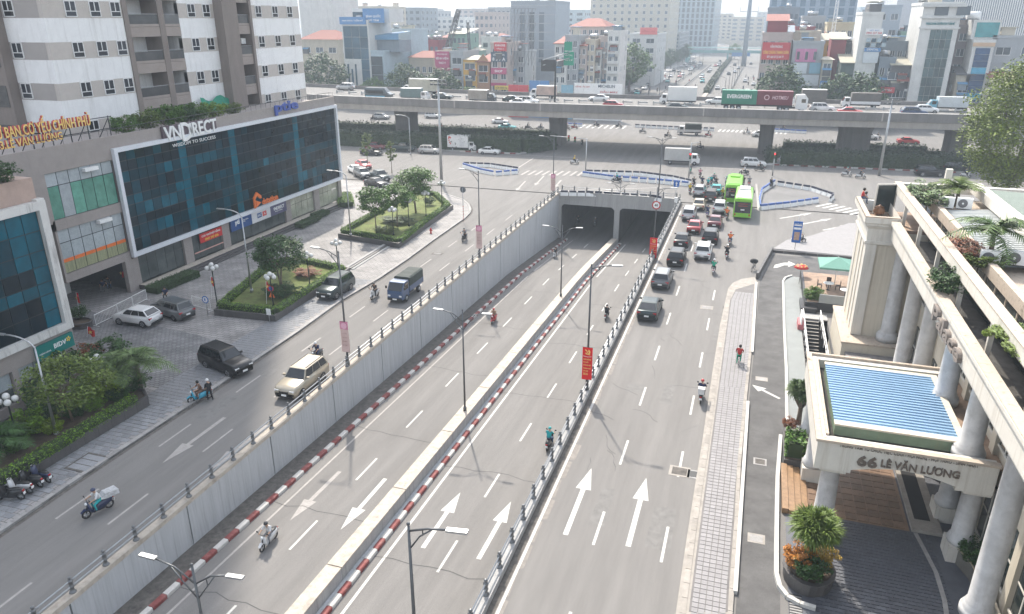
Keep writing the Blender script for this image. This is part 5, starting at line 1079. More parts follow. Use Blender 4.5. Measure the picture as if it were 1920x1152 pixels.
    P['tail_light'] = (MB().obox((0,0,0),(.14,.30,.17)).mesh('tail_light', TAIL), [((r+.09,s*w*.76,tz-.22),None) for s in (-1,1)])
    P['headlight'] = (MB().obox((0,0,0),(.20,.34,.14)).mesh('headlight', LAMPW), [((f-.13,s*w*.66,hood-.31),None) for s in (-1,1)])
    P['number_plate'] = (MB().obox((0,0,0),(.02,.42,.15)).mesh('number_plate', WHITE), [((r-.025,0,gc+.42),None),((f+.04,0,gc+.26),None)])
    P['mirror'] = (MB().obox((0,0,0),(.12,.22,.15)).mesh('mirror', [None]), [((wsb-.28,s*(w+.07),belt+.08),None) for s in (-1,1)])
    if rack: P['roof_rail'] = (MB().box(rst+.1,-.02,0,wst-.15,.02,.05).mesh('roof_rail', DMETAL), [((0,s*wt*.88,Hh-.02),None) for s in (-1,1)])
    CM[kind] = P; return P
def put(root, P, pm):
    for name, (me, places) in P.items():
        for pl in places:
            loc, rot = (pl, None) if not isinstance(pl[0], tuple) else pl
            o = obj(name.split('.')[0], me, None, root, loc, rot)
            if name in ('body','mirror','cab','fender','shield') : o.material_slots[0].link = 'OBJECT'; o.material_slots[0].material = pm
NORTH, SOUTH, EAST, WEST = R(90), R(-90), 0, R(180)
PC_ = {'black': (.006,.006,.007), 'dark grey': (.03,.045,.047), 'grey': (.14,.145,.15), 'silver': (.42,.42,.42), 'white': (.72,.72,.71), 'red': (.33,.02,.022), 'maroon': (.13,.015,.022), 'beige': (.46,.39,.28), 'brown': (.06,.045,.04), 'teal': (.05,.42,.43), 'navy': (.02,.045,.11), 'gold': (.40,.355,.28), 'bright red': (.50,.03,.03), 'blue': (.03,.09,.22)}
def pmat(c): return paint(c.replace(' ','_') + '_car_paint', PC_[c], coat=.12 if c in ('black','dark grey','brown','navy') else .6, metal=.35 if c in ('grey','silver','gold','dark grey') else 0, rough=.32)
def car(kind, col, px, head, loc, anchor='rear', z=0., group=None, name=None, pos=None):
    L = CT[kind][0]; h = head if not hasattr(head, '__len__') else None
    if h is None: a, b = at(*head[0], z), at(*head[1], z); h = math.atan2(b.y-a.y, b.x-a.x)
    d = Vector((math.cos(h), math.sin(h), 0)); p = Vector(pos) if pos else at(*px, z)
    p = p + d*(L/2 if anchor == 'rear' else -L/2 if anchor == 'front' else 0); p.z = z
    nm = {'sedan':'sedan','suv':'suv','coupe':'suv','mpv':'minivan','bigsuv':'suv','crossover':'crossover','pickup':'pickup_truck'}[kind]
    wd = {'sedan':'sedan','suv':'SUV','coupe':'sloping back SUV','mpv':'minivan','bigsuv':'large SUV','crossover':'crossover','pickup':'pickup'}[kind]
    o = thing(name or nm, f'{col} {wd} {loc}', 'car', p, h, group); put(o, car_meshes(kind), pmat(col)); return o
Q = 'cars queueing beside the underpass'
for k, c, px, loc in (('coupe','dark grey',(1211,606),'nearest of the queue beside the underpass railing'),('suv','grey',(1236,546),'second from the rear of the queue by the railing'),('suv','black',(1264,503),'behind the black sedan beside the underpass railing'),('suv','white',(1315,491),'with red tail lights beside the large black one in the queue'),
    ('sedan','black',(1275,467),'between the black SUV and the red sedan by the railing'),('suv','black',(1329,462),'with bright chrome behind the maroon sedan'),('sedan','red',(1299,441),'left of the maroon one in the queue'),('sedan','maroon',(1338,431),'just right of the red one in the queue'),('mpv','silver',(1289,417),'next to the railing near the portal corner'),
    ('suv','white',(1347,404),'left of the nearer green bus'),('sedan','beige',(1308,397),'behind the brown wagon near the portal'),('mpv','brown',(1331,381),'left of the farther green bus'),('suv','silver',(1309,372),'at the head of the queue by the motorbikes'),('sedan','teal',(1341,368),'taxi squeezed beside the farther green bus')):
    car(k, c, px, NORTH, loc, 'rear', 0, Q)
car('bigsuv','gold',(534,754),SOUTH,'driving on the left road beside the wall railing','front'); car('bigsuv','black',None,((385,690),(436,711)),'turning out of the cobbled forecourt', None, 0, None, None, at(425,692)); car('bigsuv','dark grey',(607,566),SOUTH,'parked on the pavement beside the middle planter','front',.12)
car('crossover','white',None,((271,620),(226,614)),'parked by the crowd barrier in the forecourt',None,.13,None,None,at(260,606,.13)); car('mpv','grey',None,((329,604),(290,592)),'parked beside the white crossover in the forecourt',None,.13,None,None,at(325,592,.13))
G2 = 'cars parked at the office corner'
for k, c, px, h, loc in (('sedan','white',(668,325),R(-40),'parked nearest the office corner'),('sedan','bright red',(682,315),R(-40),'parked behind the grey ones at the office corner'),('suv','grey',(680,333),R(-40),'parked in the middle of the corner row'),('pickup','dark grey',(712,338),R(-35),'parked at the end of the corner row'),('sedan','black',(706,350),R(-20),'parked in front of the corner row below the tree')): car(k, c, px, h, loc, None, 0, G2)
G3 = 'cars on the cross road'
for k, c, px, h, loc in (('sedan','black',(697,291),R(4),'left of the slim trees on the cross road'),('sedan','maroon',(705,280),R(4),'half hidden behind the slim young tree'),('pickup','dark grey',(757,284),R(4),'beside the dark hedge left of the tall mast'),('suv','silver',(806,288),R(4),'behind the tall mast on the cross road'),('sedan','white',(918,289),R(4),'just right of the white box truck'),('mpv','maroon',(935,281),R(4),'against the hedge right of the box truck'),
    ('suv','silver',(716,224),R(4),'beyond the left flyover pier'),('crossover','white',(762,217),R(4),'just right of the left flyover pier'),('suv','white',(812,222),R(4),'below the flyover left of the mast pole'),('sedan','white',(938,232),R(4),'below the flyover above the teal taxi'),('sedan','teal',(951,243),R(4),'below the flyover beside the dark hedge'),
    ('suv','white',(1412,313),R(4),'crossing behind the motorbikes right of the tunnel'),('mpv','silver',(1480,309),R(4),'beside the red and white kerb under the flyover'),('bigsuv','black',(1742,330),R(4),'behind the hotel roof corner on the cross road'),('bigsuv','black',(1792,322),R(4),'in the shade behind its neighbour near the large tree'),('sedan','white',(1428,257),R(4),'beyond the central flyover pier'),('crossover','white',(1628,262),R(4),'right of the wide flyover pier'),('sedan','bright red',(1702,270),R(4),'behind the low hedge beyond the right piers')): car(k, c, px, h, loc, None, 0, G3)
# ---- buses
def bus(px, loc, group='green city buses'):
    p = at(*px) + Vector((0, 4.2, 0)); o = thing('city_bus', f'bright green city bus {loc}', 'bus', p, NORTH, group); L, w, h = 8.4, 1.22, 3.05; G = paint('bus_green', (.20,.52,.03))
    m = MB(); r_ = lambda x, s, z0, z1: [(x,-w*s,z0),(x,w*s,z0),(x,w*s,z1-.25),(x,w*s*.9,z1-.04),(x,w*s*.7,z1),(x,-w*s*.7,z1),(x,-w*s*.9,z1-.04),(x,-w*s,z1-.25)]
    m.loft([r_(-L/2,.95,.38,h-.1),r_(-L/2+.15,1,.32,h),r_(L/2-.3,1,.32,h),r_(L/2,.94,.4,h-.2)], 0, False); obj('body', m, G, o)
    obj('roof_panel', MB().box(-L/2+.5,-w*.66,h,L/2-3.2,w*.66,h+.05), G if 'far' in loc else WHITE, o); obj('roof_unit', MB().box(L/2-3.1,-w*.6,h,L/2-.7,w*.6,h+.22), G if 'far' in loc else mat('bus_pale_grey', (.5,.52,.5), .5), o)
    obj('rear_window', MB().box(-L/2-.03,-w*.86,1.0,-L/2+.1,w*.86,2.55), CGLASS, o); [obj('side_window', MB().box(-L/2+.4+1.5*i,s_*w-.012,1.25,-L/2+1.8+1.5*i,s_*w+.012,2.5), CGLASS, o) for i in range(5) for s_ in (-1,1)]; obj('windscreen', MB().box(L/2-.1,-w*.86,1.0,L/2+.02,w*.86,2.7), CGLASS, o)
    for s in (-1,1): obj('tail_light', MB().obox((0,0,0),(.05,.16,.3)), TAIL, o, (-L/2-.02,s*w*.78,.75)); obj('mirror', MB().obox((0,0,0),(.14,.12,.4)), BLACK, o, (L/2+.05,s*(w+.14),2.3))
    obj('number_plate', MB().obox((0,0,0),(.02,.5,.16)), WHITE, o, (-L/2-.045,0,1.45)); q = MB()
    for a in (-.35,.25): q.box(-L/2-.036,-.6,2.1+a*.5,-L/2-.032,.6,2.2+a*.5)
    obj('route_display', q, mat('dim_red_display', (.30,.05,.04), .5, var=0), o)
    wh = MB().lathe([(.3,-.01),(.46,.02),(.46,.25)],14).mesh('wheel', RUBBER)
    for x in (2.6,-2.2):
        for s in (-1,1): obj('wheel', wh, None, o, (x,s*(w+.02),.46),(R(90)*s,0,0))
bus((1390,413), 'nearer of the two with its roof panel pale'); bus((1372,384), 'farther of the two beside the motorbikes')
# ---- trucks and vans
def truck(label, p, h, cabcol, boxm, L=5.6, bh=2.2, w=.95, kind='box', cat='truck', group=None, name='box_truck', s=1., roofm=None):
    o = thing(name, label, cat, p, h, group); o.scale = (s,s,s); cm = cabcol if not isinstance(cabcol, tuple) else paint('truck_paint_%d%d%d' % tuple(int(c*100) for c in cabcol), cabcol)
    f = L/2; q = MB(); r_ = lambda x, s_, z0, z1: [(x,-w*s_,z0),(x,w*s_,z0),(x,w*s_,1.25),(x,w*s_*.93,z1),(x,-w*s_*.93,z1),(x,-w*s_,1.25)]
    q.loft([r_(f-1.55,.97,.45,2.05),r_(f-.55,.97,.45,2.05),r_(f-.05,.95,.42,1.30),r_(f,.9,.5,1.1)], 0, False); obj('cab', q, cm, o)
    B0 = [Vector((f-.02,-w*.86,1.28)),Vector((f-.02,w*.86,1.28)),Vector((f-.53,w*.86,2.0)),Vector((f-.53,-w*.86,2.0))]; g = MB(); inset(g, B0, .02,.98,.05,.98,.03); obj('windscreen', g, CGLASS, o)
    for s_ in (-1,1): obj('side_window', MB().box(f-1.35,s_*(w*.965)-.02,1.3,f-.6,s_*(w*.965)+.02,1.92), CGLASS, o); obj('headlight', MB().obox((0,0,0),(.08,.26,.16)), LAMPW, o, (f-.01,s_*w*.7,.82)); obj('mirror', MB().obox((0,0,0),(.08,.16,.28)), BLACK, o, (f-.2,s_*(w+.13),1.6)); obj('tail_light', MB().obox((0,0,0),(.05,.2,.12)), TAIL, o, (-f-.01,s_*w*.8,.75))
    obj('bumper', MB().box(f-.04,-w*.9,.35,f+.06,w*.9,.6), BLACK, o); obj('number_plate', MB().box(f+.06,-.22,.42,f+.075,.22,.56), WHITE, o); obj('chassis', MB().box(-f,-w*.6,.5,f-1.4,w*.6,.72), BLACK, o)
    if kind == 'box':
        obj('cargo_box', MB().box(-f,-w*1.06,.8,f-1.68,w*1.06,.8+bh), boxm, o); q = MB(); q.box(-f-.012,-w*1.0,.85,-f,w*1.0,.75+bh); q.box(-f-.02,-.02,.85,-f-.012,.02,.75+bh,1); obj('rear_door', q, [boxm, DMETAL], o); q = MB()
        for zz in (.8,.78+bh):
            for sy in (-1,1): q.box(-f,sy*w*1.065-.02,zz,f-1.68,sy*w*1.065+.02,zz+.06)
        obj('box_trim', q, STEEL, o)
        if roofm: obj('box_roof', MB().box(-f,-w*1.05,.805+bh,f-1.7,w*1.05,.83+bh), roofm, o)
    else:
        q = MB(); q.box(-f,-w,.8,f-1.7,w,1.35); obj('cargo_bed', q, cm, o); n = 7; L_ = []
        for i in range(n): x = lerp(-f+.02, f-1.72, i/(n-1)); L_.append([(x,-w*.98,1.35),(x,-w*.98,.7+bh),(x,-w*.8,.8+bh+.03*(i%2)),(x,w*.8,.8+bh+.03*(i%2)),(x,w*.98,.7+bh),(x,w*.98,1.35)])
        obj('tarpaulin', MB().loft(L_, 0, False), boxm, o)
    wh = MB(); wh.lathe([(.20,-.01),(.38,.02),(.38,.22)],14,m=0); wh.lathe([(.05,-.03),(.19,-.015),(.19,.02)],8,m=1); wh = wh.mesh('wheel', [RUBBER, STEEL])
    for x in (f-.9, -f+1.1):
        for s_ in (-1,1): obj('wheel', wh, None, o, (x,s_*(w+.0),.38),(R(90)*s_,0,0))
    return o
TARP = mat('dark_green_tarpaulin', (.035,.045,.04), .8, var=.2, scale=2); TARPB = mat('grey_brown_tarpaulin', (.12,.11,.10), .8, var=.2); BOXW = mat('white_box_panel', (.68,.68,.67), .5, var=.06); BOXG = mat('grey_box_panel', (.42,.42,.41), .5, var=.1)
truck('blue light truck with dark green tarpaulin on the left road', at(741,570) + Vector((0,2.45,0)), SOUTH, (.03,.07,.16), TARP, 4.9, 1.45, .86, 'tarp', name='light_truck')
t = truck('white box truck with red swirl logo in front of the dark hedge', at(868,283), R(4), (.7,.7,.7), BOXW, 6.2, 2.4, group='trucks at the intersection'); q = MB()
for i in range(7): a = R(60+i*40); q.obox((-2.5+.25*math.cos(a),-1.02,2.2+.75*math.sin(a*.8)),(.22,.02,.3), Matrix.Rotation(a,3,'Y'))
obj('red_logo', q, mat('red_panel', (.55,.05,.04)), t); obj('side_door', MB().box(-.4,-1.03,1.0,.6,-1.012,2.9), mat('pale_door_panel', (.60,.60,.60), .5), t)
truck('grey box truck crossing above the tunnel portal', at(1278,308), R(3), (.7,.7,.7), BOXG, 6.6, 2.2, group='trucks at the intersection'); truck('small truck with dark tarpaulin below the flyover centre', at(1292,253), R(184), (.68,.68,.68), TARP, 5.6, 1.9, kind='tarp', group='trucks at the intersection', name='light_truck')
# ---- on the flyover (coordinates: pixel x, lane depth from the near parapet)
def dk(px, depth):
    d = ray(px, 200); t_ = (151.8 + 1.1 + depth) / (d.y - .055*d.x); X = d.x*t_; return Vector((X, fy(X)+depth, ztop(X) - .8))
FR = math.atan(.055); GF = 'vehicles on the flyover'; E_, W_ = FR, FR + math.pi
def fcar(k, c, px, depth, h, loc): return car(k, c, None, h, loc, None, dk(px,depth).z, GF, None, dk(px,depth))
for k, c, px, dp_, h, loc in (('mpv','silver',651,20,W_,'on the flyover at far left beside the tower'),('sedan','dark grey',830,9.0,E_,'on the flyover right of the mast'),('sedan','dark grey',962,8.5,E_,'on the flyover behind the white pair'),('suv','white',990,5,E_,'on the flyover leading the white pair'),('sedan','white',975,2.6,E_,'on the flyover low behind the parapet left of the sign gantry'),('sedan','white',1122,16,W_,'taxi on the far flyover carriageway'),
    ('crossover','red',1150,2.6,E_,'low behind the flyover parapet'),('sedan','dark grey',1270,2.6,E_,'on the flyover below the white truck'),('sedan','white',1342,16.5,W_,'partly hidden behind the green container'),('suv','white',1542,7,E_,'on the flyover right of the tractor cab'),('sedan','bright red',1596,2.6,E_,'low behind the flyover parapet on the right'),('crossover','white',1738,9,E_,'on the flyover in front of the blue truck'),('suv','navy',1716,2.6,E_,'low behind the flyover parapet near the mast')): fcar(k, c, px, dp_, h, loc)
def van(label, p, h, c1, c2):
    o = thing('minibus', label, 'minibus', p, h, GF); L, w, z = 6.0, 1.0, 2.45; q = MB(); r_ = lambda x, s_, z0, z1: [(x,-w*s_,z0),(x,w*s_,z0),(x,w*s_,z1-.4),(x,w*s_*.85,z1),(x,-w*s_*.85,z1),(x,-w*s_,z1-.4)]
    q.loft([r_(-L/2,.97,.4,z-.05),r_(-L/2+.1,1,.35,z),r_(1.6,1,.35,z),r_(2.35,.97,.35,1.55),r_(L/2,.9,.45,1.1)], 0, False); obj('body', q, c1, o); [obj('side_window', MB().box(-L/2+.3,s_*w-.012,1.25,1.5,s_*w+.012,2.0), CGLASS, o) for s_ in (-1,1)]; obj('lower_panel', MB().box(-L/2+.2,-w-.014,.5,1.8,w+.014,.8), c2, o)
    g = MB(); inset(g, [Vector((2.35,-w*.83,1.5)),Vector((2.35,w*.83,1.5)),Vector((1.6,w*.8,z-.02)),Vector((1.6,-w*.8,z-.02))], .03,.97,.05,.95,.03); obj('windscreen', g, CGLASS, o); wh = MB().lathe([(.2,-.01),(.36,.02),(.36,.2)],12).mesh('wheel', RUBBER)
    for x in (1.8,-1.7):
        for s_ in (-1,1): obj('wheel', wh, None, o, (x,s_*(w+.01),.36),(R(90)*s_,0,0))
    return o
van('dark minibus with pale lower panel on the flyover', dk(712,4.5), E_, paint('dark_slate_paint', (.05,.065,.075)), paint('sky_blue_paint', (.12,.35,.5)))
truck('dark green truck with blue side panel on the flyover', dk(780,3.6), E_, (.65,.65,.65), mat('green_grey_box', (.10,.15,.15), .6, var=.15), 6.2, 1.9, group=GF, roofm=WHITE); truck('long cream truck with open sides on the far flyover carriageway', dk(790,18), W_, (.7,.7,.68), mat('cream_box', (.40,.38,.31), .6, var=.2), 8.5, 2.7, group=GF, roofm=WHITE)
truck('small truck with tan tarpaulin on the flyover', dk(905,5.0), E_, (.05,.06,.07), mat('tan_tarpaulin', (.27,.24,.21), .8, var=.2), 5.8, 1.9, group=GF, roofm=WHITE); truck('white and orange striped truck on the far carriageway by the gantry', dk(1018,18.5), W_, (.7,.7,.7), mat('pinkish_box', (.48,.36,.31), .6, var=.25), 6.0, 2.0, group=GF, roofm=WHITE)
truck('tall white box truck on the flyover above the intersection', dk(1270,14.5), W_, (.7,.7,.7), BOXW, 7.6, 2.75, 1.0, group=GF); truck('dark truck behind the container tractor on the far carriageway', dk(1515,18), W_, (.7,.7,.7), TARPB, 6.5, 2.5, group=GF, roofm=WHITE); truck('grey tarpaulin truck right of the container lorry', dk(1612,16), W_, (.68,.68,.68), TARPB, 7.2, 2.2, kind='tarp', group=GF, name='light_truck')
truck('blue cab truck with white cargo box at the right of the flyover', dk(1775,14), W_, (.10,.33,.45), mat('pale_blue_box', (.50,.54,.56), .5, var=.1), 7.0, 1.9, group=GF)
p = dk(1436,6.5); ct = thing('container_lorry', 'long lorry with green and maroon containers and white tractor on the flyover', 'lorry', p, E_, GF); CG = mat('container_green', (.02,.19,.12), .5, var=.08); CMm = mat('container_maroon', (.15,.02,.035), .5, var=.08)
for x0, m_ in ((-8.6,CG),(-1.9,CMm)):
    o = obj('container', MB().box(x0,-1.2,1.25,x0+6.65,1.2,3.85), m_, ct); q = MB()
    for i in range(22): q.box(x0+.15+.3*i,-1.225,1.4,x0+.28+.3*i,-1.201,3.7)
    obj('corrugation', q, m_, o)
obj('trailer_bed', MB().box(-8.6,-1.1,.95,4.8,1.1,1.24), BLACK, ct)
q = MB(); q.loft([[(5.4,-1.2,.6),(5.4,1.2,.6),(5.4,1.2,3.2),(5.4,-1.2,3.2)],[(7.0,-1.2,.5),(7.0,1.2,.5),(7.0,1.2,3.3),(7.0,-1.2,3.3)],[(7.5,-1.15,.5),(7.5,1.15,.5),(7.6,1.1,2.6),(7.6,-1.1,2.6)]],0,False); obj('cab', q, paint('white_cab', (.7,.7,.7)), ct); obj('windscreen', MB().box(7.5,-1.0,1.75,7.63,1.0,2.6), CGLASS, ct); obj('side_window', MB().box(6.4,-1.215,1.8,7.2,1.215,2.5), CGLASS, ct); obj('chassis', MB().box(2.5,-.5,.6,6.5,.5,.9), DMETAL, ct)
wh = MB(); wh.lathe([(.25,-.01),(.5,.02),(.5,.3)],14,m=0); wh.lathe([(.05,-.03),(.26,-.015),(.26,.02)],8,m=1); wh = wh.mesh('wheel', [RUBBER, STEEL])
for x in (-7.6,-6.4,-5.2,2.6,3.8,6.6):
    for s_ in (-1,1): obj('wheel', wh, None, ct, (x,s_*1.15,.5),(R(90)*s_,0,0))
text('lettering', 'EVERGREEN', WHITE, (-7.6,-1.232,2.35), (1,0,0), ZD, 4.6, .75, .015, ct, .03); text('lettering', 'HOTMSU', mat('pale_pink_letter', (.65,.45,.48), .6, var=0), (.9,-1.232,2.3), (1,0,0), ZD, 3.0, .7, .015, ct, .02, .2)
q = MB(); q.lathe([(.5,0),(.5,.012)],18); o = obj('round_logo', q, mat('pale_pink_letter', (.65,.45,.48)), ct, (-.1,-1.228,2.65),(R(90),0,0)); obj('logo_ring', MB().lathe([(.36,.0),(.36,.014)],18), CMm, o)
# ================================================================ motorbikes and riders
def bike_meshes(kind):
    if kind in CM: return CM[kind]
    P = {}; wr = .27 if kind != 'bicycle' else .33; xf, xb = (.63,-.62) if kind != 'bicycle' else (.55,-.52)
    wl = MB(); n = 16; rw_ = .055 if kind != 'bicycle' else .022
    L_ = [[((wr - rw_ + rw_*math.cos(b))*math.cos(a), rw_*math.sin(b)*.8, (wr - rw_ + rw_*math.cos(b))*math.sin(a)) for b in [2*math.pi*j/6 for j in range(6)]] for a in [2*math.pi*i/n for i in range(n+1)]]
    wl.loft(L_, 0, True, True, False)
    for k in range(5 if kind != 'bicycle' else 9): a = 2*math.pi*k/5; wl.tube([(0,0,0),((wr-.07)*math.cos(a),0,(wr-.07)*math.sin(a))], .018 if kind != 'bicycle' else .006, 4, 1)
    wl.tube([(0,-.05,0),(0,.05,0)],.06 if kind != 'bicycle' else .03,8,1); P['wheel'] = (wl.mesh('wheel', [RUBBER, STEEL]), [((xf,0,wr),None),((xb,0,wr),None)])
    if kind == 'bicycle':
        m = MB()
        for a, b in (((-.1,0,.3),(-.2,0,.85)),((-.18,0,.78),(.38,0,.78)),((-.1,0,.3),(.4,0,.7)),((-.1,0,.3),(-.52,0,.33)),((-.18,0,.75),(-.52,0,.33)),((.38,0,.95),(.55,0,.33))): m.tube([a,b],.02,5)
        P['frame'] = (m.mesh('frame', DMETAL), [(0,0,0)]); P['saddle'] = (MB().obox((-.2,0,.9),(.26,.15,.06)).mesh('saddle', BLACK), [(0,0,0)]); P['handlebar'] = (MB().tube([(.25,-.28,1.0),(.38,-.1,1.0),(.38,.1,1.0),(.25,.28,1.0)],.016,5).mesh('handlebar', DMETAL), [(0,0,0)]); P['basket'] = (MB().box(.42,-.17,.72,.72,.17,.95).mesh('basket', DMETAL), [(0,0,0)])
        CM[kind] = P; return P
    m = MB(); sc = kind == 'scooter'
    def rg(x, w0, z0, w1, z1): return [(x,-w0,z0),(x,w0,z0),(x,w1*1.15,(z0+z1)/2),(x,w1,z1),(x,-w1,z1),(x,-w1*1.15,(z0+z1)/2)]
    m.loft([rg(-.86,.05,.62,.05,.70),rg(-.72,.13,.48,.12,.74),rg(-.35,.17,.34,.15,.75),rg(-.02,.16,.28,.13,.70 if not sc else .66),rg(.06,.15,.26,.12,.55 if not sc else .36),rg(.30,.14,.26,.13,.42 if not sc else .34)], 0)
    m.loft([rg(.30,.14,.26,.13,.42),rg(.40,.18,.30,.17,.70),rg(.47,.17,.45,.15,.96),rg(.52,.10,.60,.10,.98)], 0)
    m.loft([[(.48,-.08,.50),(.48,.08,.50),(.5,.08,.56),(.5,-.08,.56)],[(.7,-.09,.56),(.7,.09,.56),(.68,.09,.61),(.68,-.09,.61)],[(.9,-.07,.44),(.9,.07,.44),(.9,.07,.48),(.9,-.07,.48)]], 0, False)
    P['body'] = (m.mesh('body', [None]), [(0,0,0)])
    q = MB(); q.loft([rg(-.80,.09,.74,.08,.77),rg(-.5,.15,.74,.13,.82),rg(-.1,.13,.70,.11,.78),rg(.0,.08,.69,.07,.73)], 0); P['seat'] = (q.mesh('seat', BLACK), [(0,0,0)])
    q = MB(); q.tube([(.34,-.34,1.02),(.44,-.16,1.0),(.46,0,.98),(.44,.16,1.0),(.34,.34,1.02)],.022,5); q.tube([(.46,0,.95),(.63,0,.28)],.035,5)
    for s_ in (-1,1): q.tube([(.42,s_*.22,1.02),(.46,s_*.32,1.16)],.01,4); q.obox((.46,s_*.34,1.2),(.03,.13,.09))
    P['handlebar'] = (q.mesh('handlebar', BLACK), [(0,0,0)]); P['headlight'] = (MB().sphere((.54,0,.90),.085,8,5).mesh('headlight', LAMPW), [(0,0,0)]); P['tail_light'] = (MB().obox((-.86,0,.66),(.06,.14,.08)).mesh('tail_light', TAIL), [(0,0,0)]); P['number_plate'] = (MB().obox((-.90,0,.50),(.02,.19,.14)).mesh('number_plate', WHITE), [(0,0,0)])
    q = MB(); q.tube([(.05,-.16,.30),(-.3,-.19,.30),(-.8,-.2,.40)],[.03,.05,.055],7); q.obox((-.2,0,.32),(.45,.26,.2)); P['engine'] = (q.mesh('engine', mat('engine_metal', (.10,.10,.105), .4, .6, var=.2)), [(0,0,0)])
    CM[kind] = P; return P
PERS = {}
def person_mesh(pose):
    """one continuous skinned body per pose; material slots: skin, jacket, trousers, shoes"""
    if pose in PERS: return PERS[pose]
    ride = pose in ('ride','pillion','cycle'); hp = Vector((-.18,0,.86)) if ride else Vector((0,0,.93)) if pose == 'stand' else Vector((0,0,.50))
    if pose == 'cycle': hp = Vector((-.2,0,1.0))
    ln = .16 if ride else (.02 if pose == 'stand' else .06); J = {}; J['pelvis'] = hp; J['waist'] = hp + Vector((ln*.3,0,.17)); J['chest'] = hp + Vector((ln*.8,0,.36)); J['neck'] = hp + Vector((ln*1.1,0,.53)); J['head'] = J['neck'] + Vector((.05,0,.12)); J['crown'] = J['head'] + Vector((.01,0,.11)); J['nose'] = J['head'] + Vector((.115,0,.0))
    Rr = {'pelvis':.145,'waist':.135,'chest':.155,'neck':.06,'head':.10,'crown':.075,'nose':.018}; E = [('pelvis','waist'),('waist','chest'),('chest','neck'),('neck','head'),('head','crown'),('head','nose')]; cls = {'pelvis':2,'waist':1,'chest':1,'neck':0,'head':0,'crown':0,'nose':0}
    for s_, n in ((-1,'r'),(1,'l')):
        sh = J['chest'] + Vector((.0,s_*.19,.10))
        if pose in ('ride','cycle'): el, wr_ = sh + Vector((.16,s_*.09,-.22)), Vector((.36,s_*.27,1.05 if pose == 'ride' else 1.04))
        elif pose == 'pillion': el, wr_ = sh + Vector((.12,s_*.04,-.25)), sh + Vector((.32,-s_*.05,-.28))
        elif pose == 'stand': el, wr_ = sh + Vector((.03,s_*.06,-.28)), sh + Vector((.20,s_*.02,-.45))
        else: el, wr_ = sh + Vector((.06,s_*.05,-.26)), sh + Vector((.28,0,-.36))
        hd = wr_ + (wr_-el).normalized()*.07
        if pose in ('ride','pillion'): kn, an, to = Vector((.22,s_*.20,.74)), Vector((.14,s_*.19,.36)), Vector((.30,s_*.20,.30))
        elif pose == 'cycle': kn, an, to = Vector((.16,s_*.13,.72 if s_ < 0 else .58)), Vector((-.05,s_*.12,.40 if s_ < 0 else .20)), Vector((.10,s_*.12,.36 if s_ < 0 else .14))
        elif pose == 'stand': kn, an, to = Vector((.05+.1*s_,s_*.11,.50)), Vector((-.02+.14*s_,s_*.11,.09)), Vector((.13+.14*s_,s_*.12,.045))
        else: kn, an, to = Vector((.40,s_*.14,.50)), Vector((.38,s_*.14,.09)), Vector((.52,s_*.15,.045))
        for k, p, r_, c in (('sh',sh,.075,1),('el',el,.055,1),('wr',wr_,.036,0),('hd',hd,.042,0),('hip',hp+Vector((.02,s_*.10,-.02)),.105,2),('kn',kn,.068,2),('an',an,.045,2),('to',to,.042,3)): J[n+k] = p; Rr[n+k] = r_; cls[n+k] = c
        E += [('chest',n+'sh'),(n+'sh',n+'el'),(n+'el',n+'wr'),(n+'wr',n+'hd'),('pelvis',n+'hip'),(n+'hip',n+'kn'),(n+'kn',n+'an'),(n+'an',n+'to')]
        fd = (wr_-el).normalized()
        for i in range(4):
            k = n+'f%d' % i; J[k] = hd + fd*(.055-.006*abs(i-1.5)) + Vector((0,(i-1.5)*.021,-.03)); Rr[k] = .009; cls[k] = 0; E.append((n+'hd',k))
        k = n+'th'; J[k] = hd + Vector((.0,-s_*.05,.0)) + fd*.015; Rr[k] = .011; cls[k] = 0; E.append((n+'hd',k))
    names = list(J); me = bpy.data.meshes.new('person'); me.from_pydata([J[k] for k in names], [(names.index(a), names.index(b)) for a, b in E], []); o = bpy.data.objects.new('tmp', me); COL.objects.link(o)
    sk = o.modifiers.new('skin', 'SKIN'); sub = o.modifiers.new('sub', 'SUBSURF'); sub.levels = 1; sub.render_levels = 1
    for i, k in enumerate(names): me.skin_vertices[0].data[i].radius = (Rr[k]*(1.15 if k in ('waist','chest','pelvis') else 1), Rr[k]); me.skin_vertices[0].data[i].use_root = k == 'pelvis'
    r2 = bpy.data.meshes.new_from_object(o.evaluated_get(bpy.context.evaluated_depsgraph_get())); bpy.data.objects.remove(o); r2.name = 'person'; r2.materials.clear()
    for x in (SKIN, None, None, BLACK): r2.materials.append(x)
    seg = [(J[a], J[b], cls[b] if a not in ('rsh','lsh') else 1) for a, b in E]
    for p in r2.polygons:
        c = p.center; best = None
        for a, b, k in seg:
            ab = b-a; t_ = max(0,min(1,(c-a).dot(ab)/max(1e-9,ab.dot(ab)))); d = (c-(a+ab*t_)).length
            if best is None or d < best[0]: best = (d, k)
        p.material_index = best[1]; p.use_smooth = True
    e = MB()
    for s_ in (-1,1): e.sphere(J['head'] + Vector((.092,s_*.035,.025)), .012, 5, 4)
    eyes = e.mesh('eye', BLACK); hm = MB(); hc = J['head'] + Vector((-.005,0,.04)); L_ = []
    for i in range(6): t_ = R(95)*(1-i/5.5); L_.append([tuple(hc + Vector((.145*math.sin(t_)*math.cos(a),.13*math.sin(t_)*math.sin(a),.145*math.cos(t_)))) for a in [2*math.pi*j/12 for j in range(12)]])
    hm.loft(L_, 0); hr = MB(); hr.sphere(hc + Vector((-.025,0,.0)), .125, 10, 6, 0, (.95,.95,1.05)); vest = MB(); 
    PERS[pose] = (r2, eyes, hm.mesh('helmet', [None]), hr.mesh('hair', HAIR), hc); return PERS[pose]
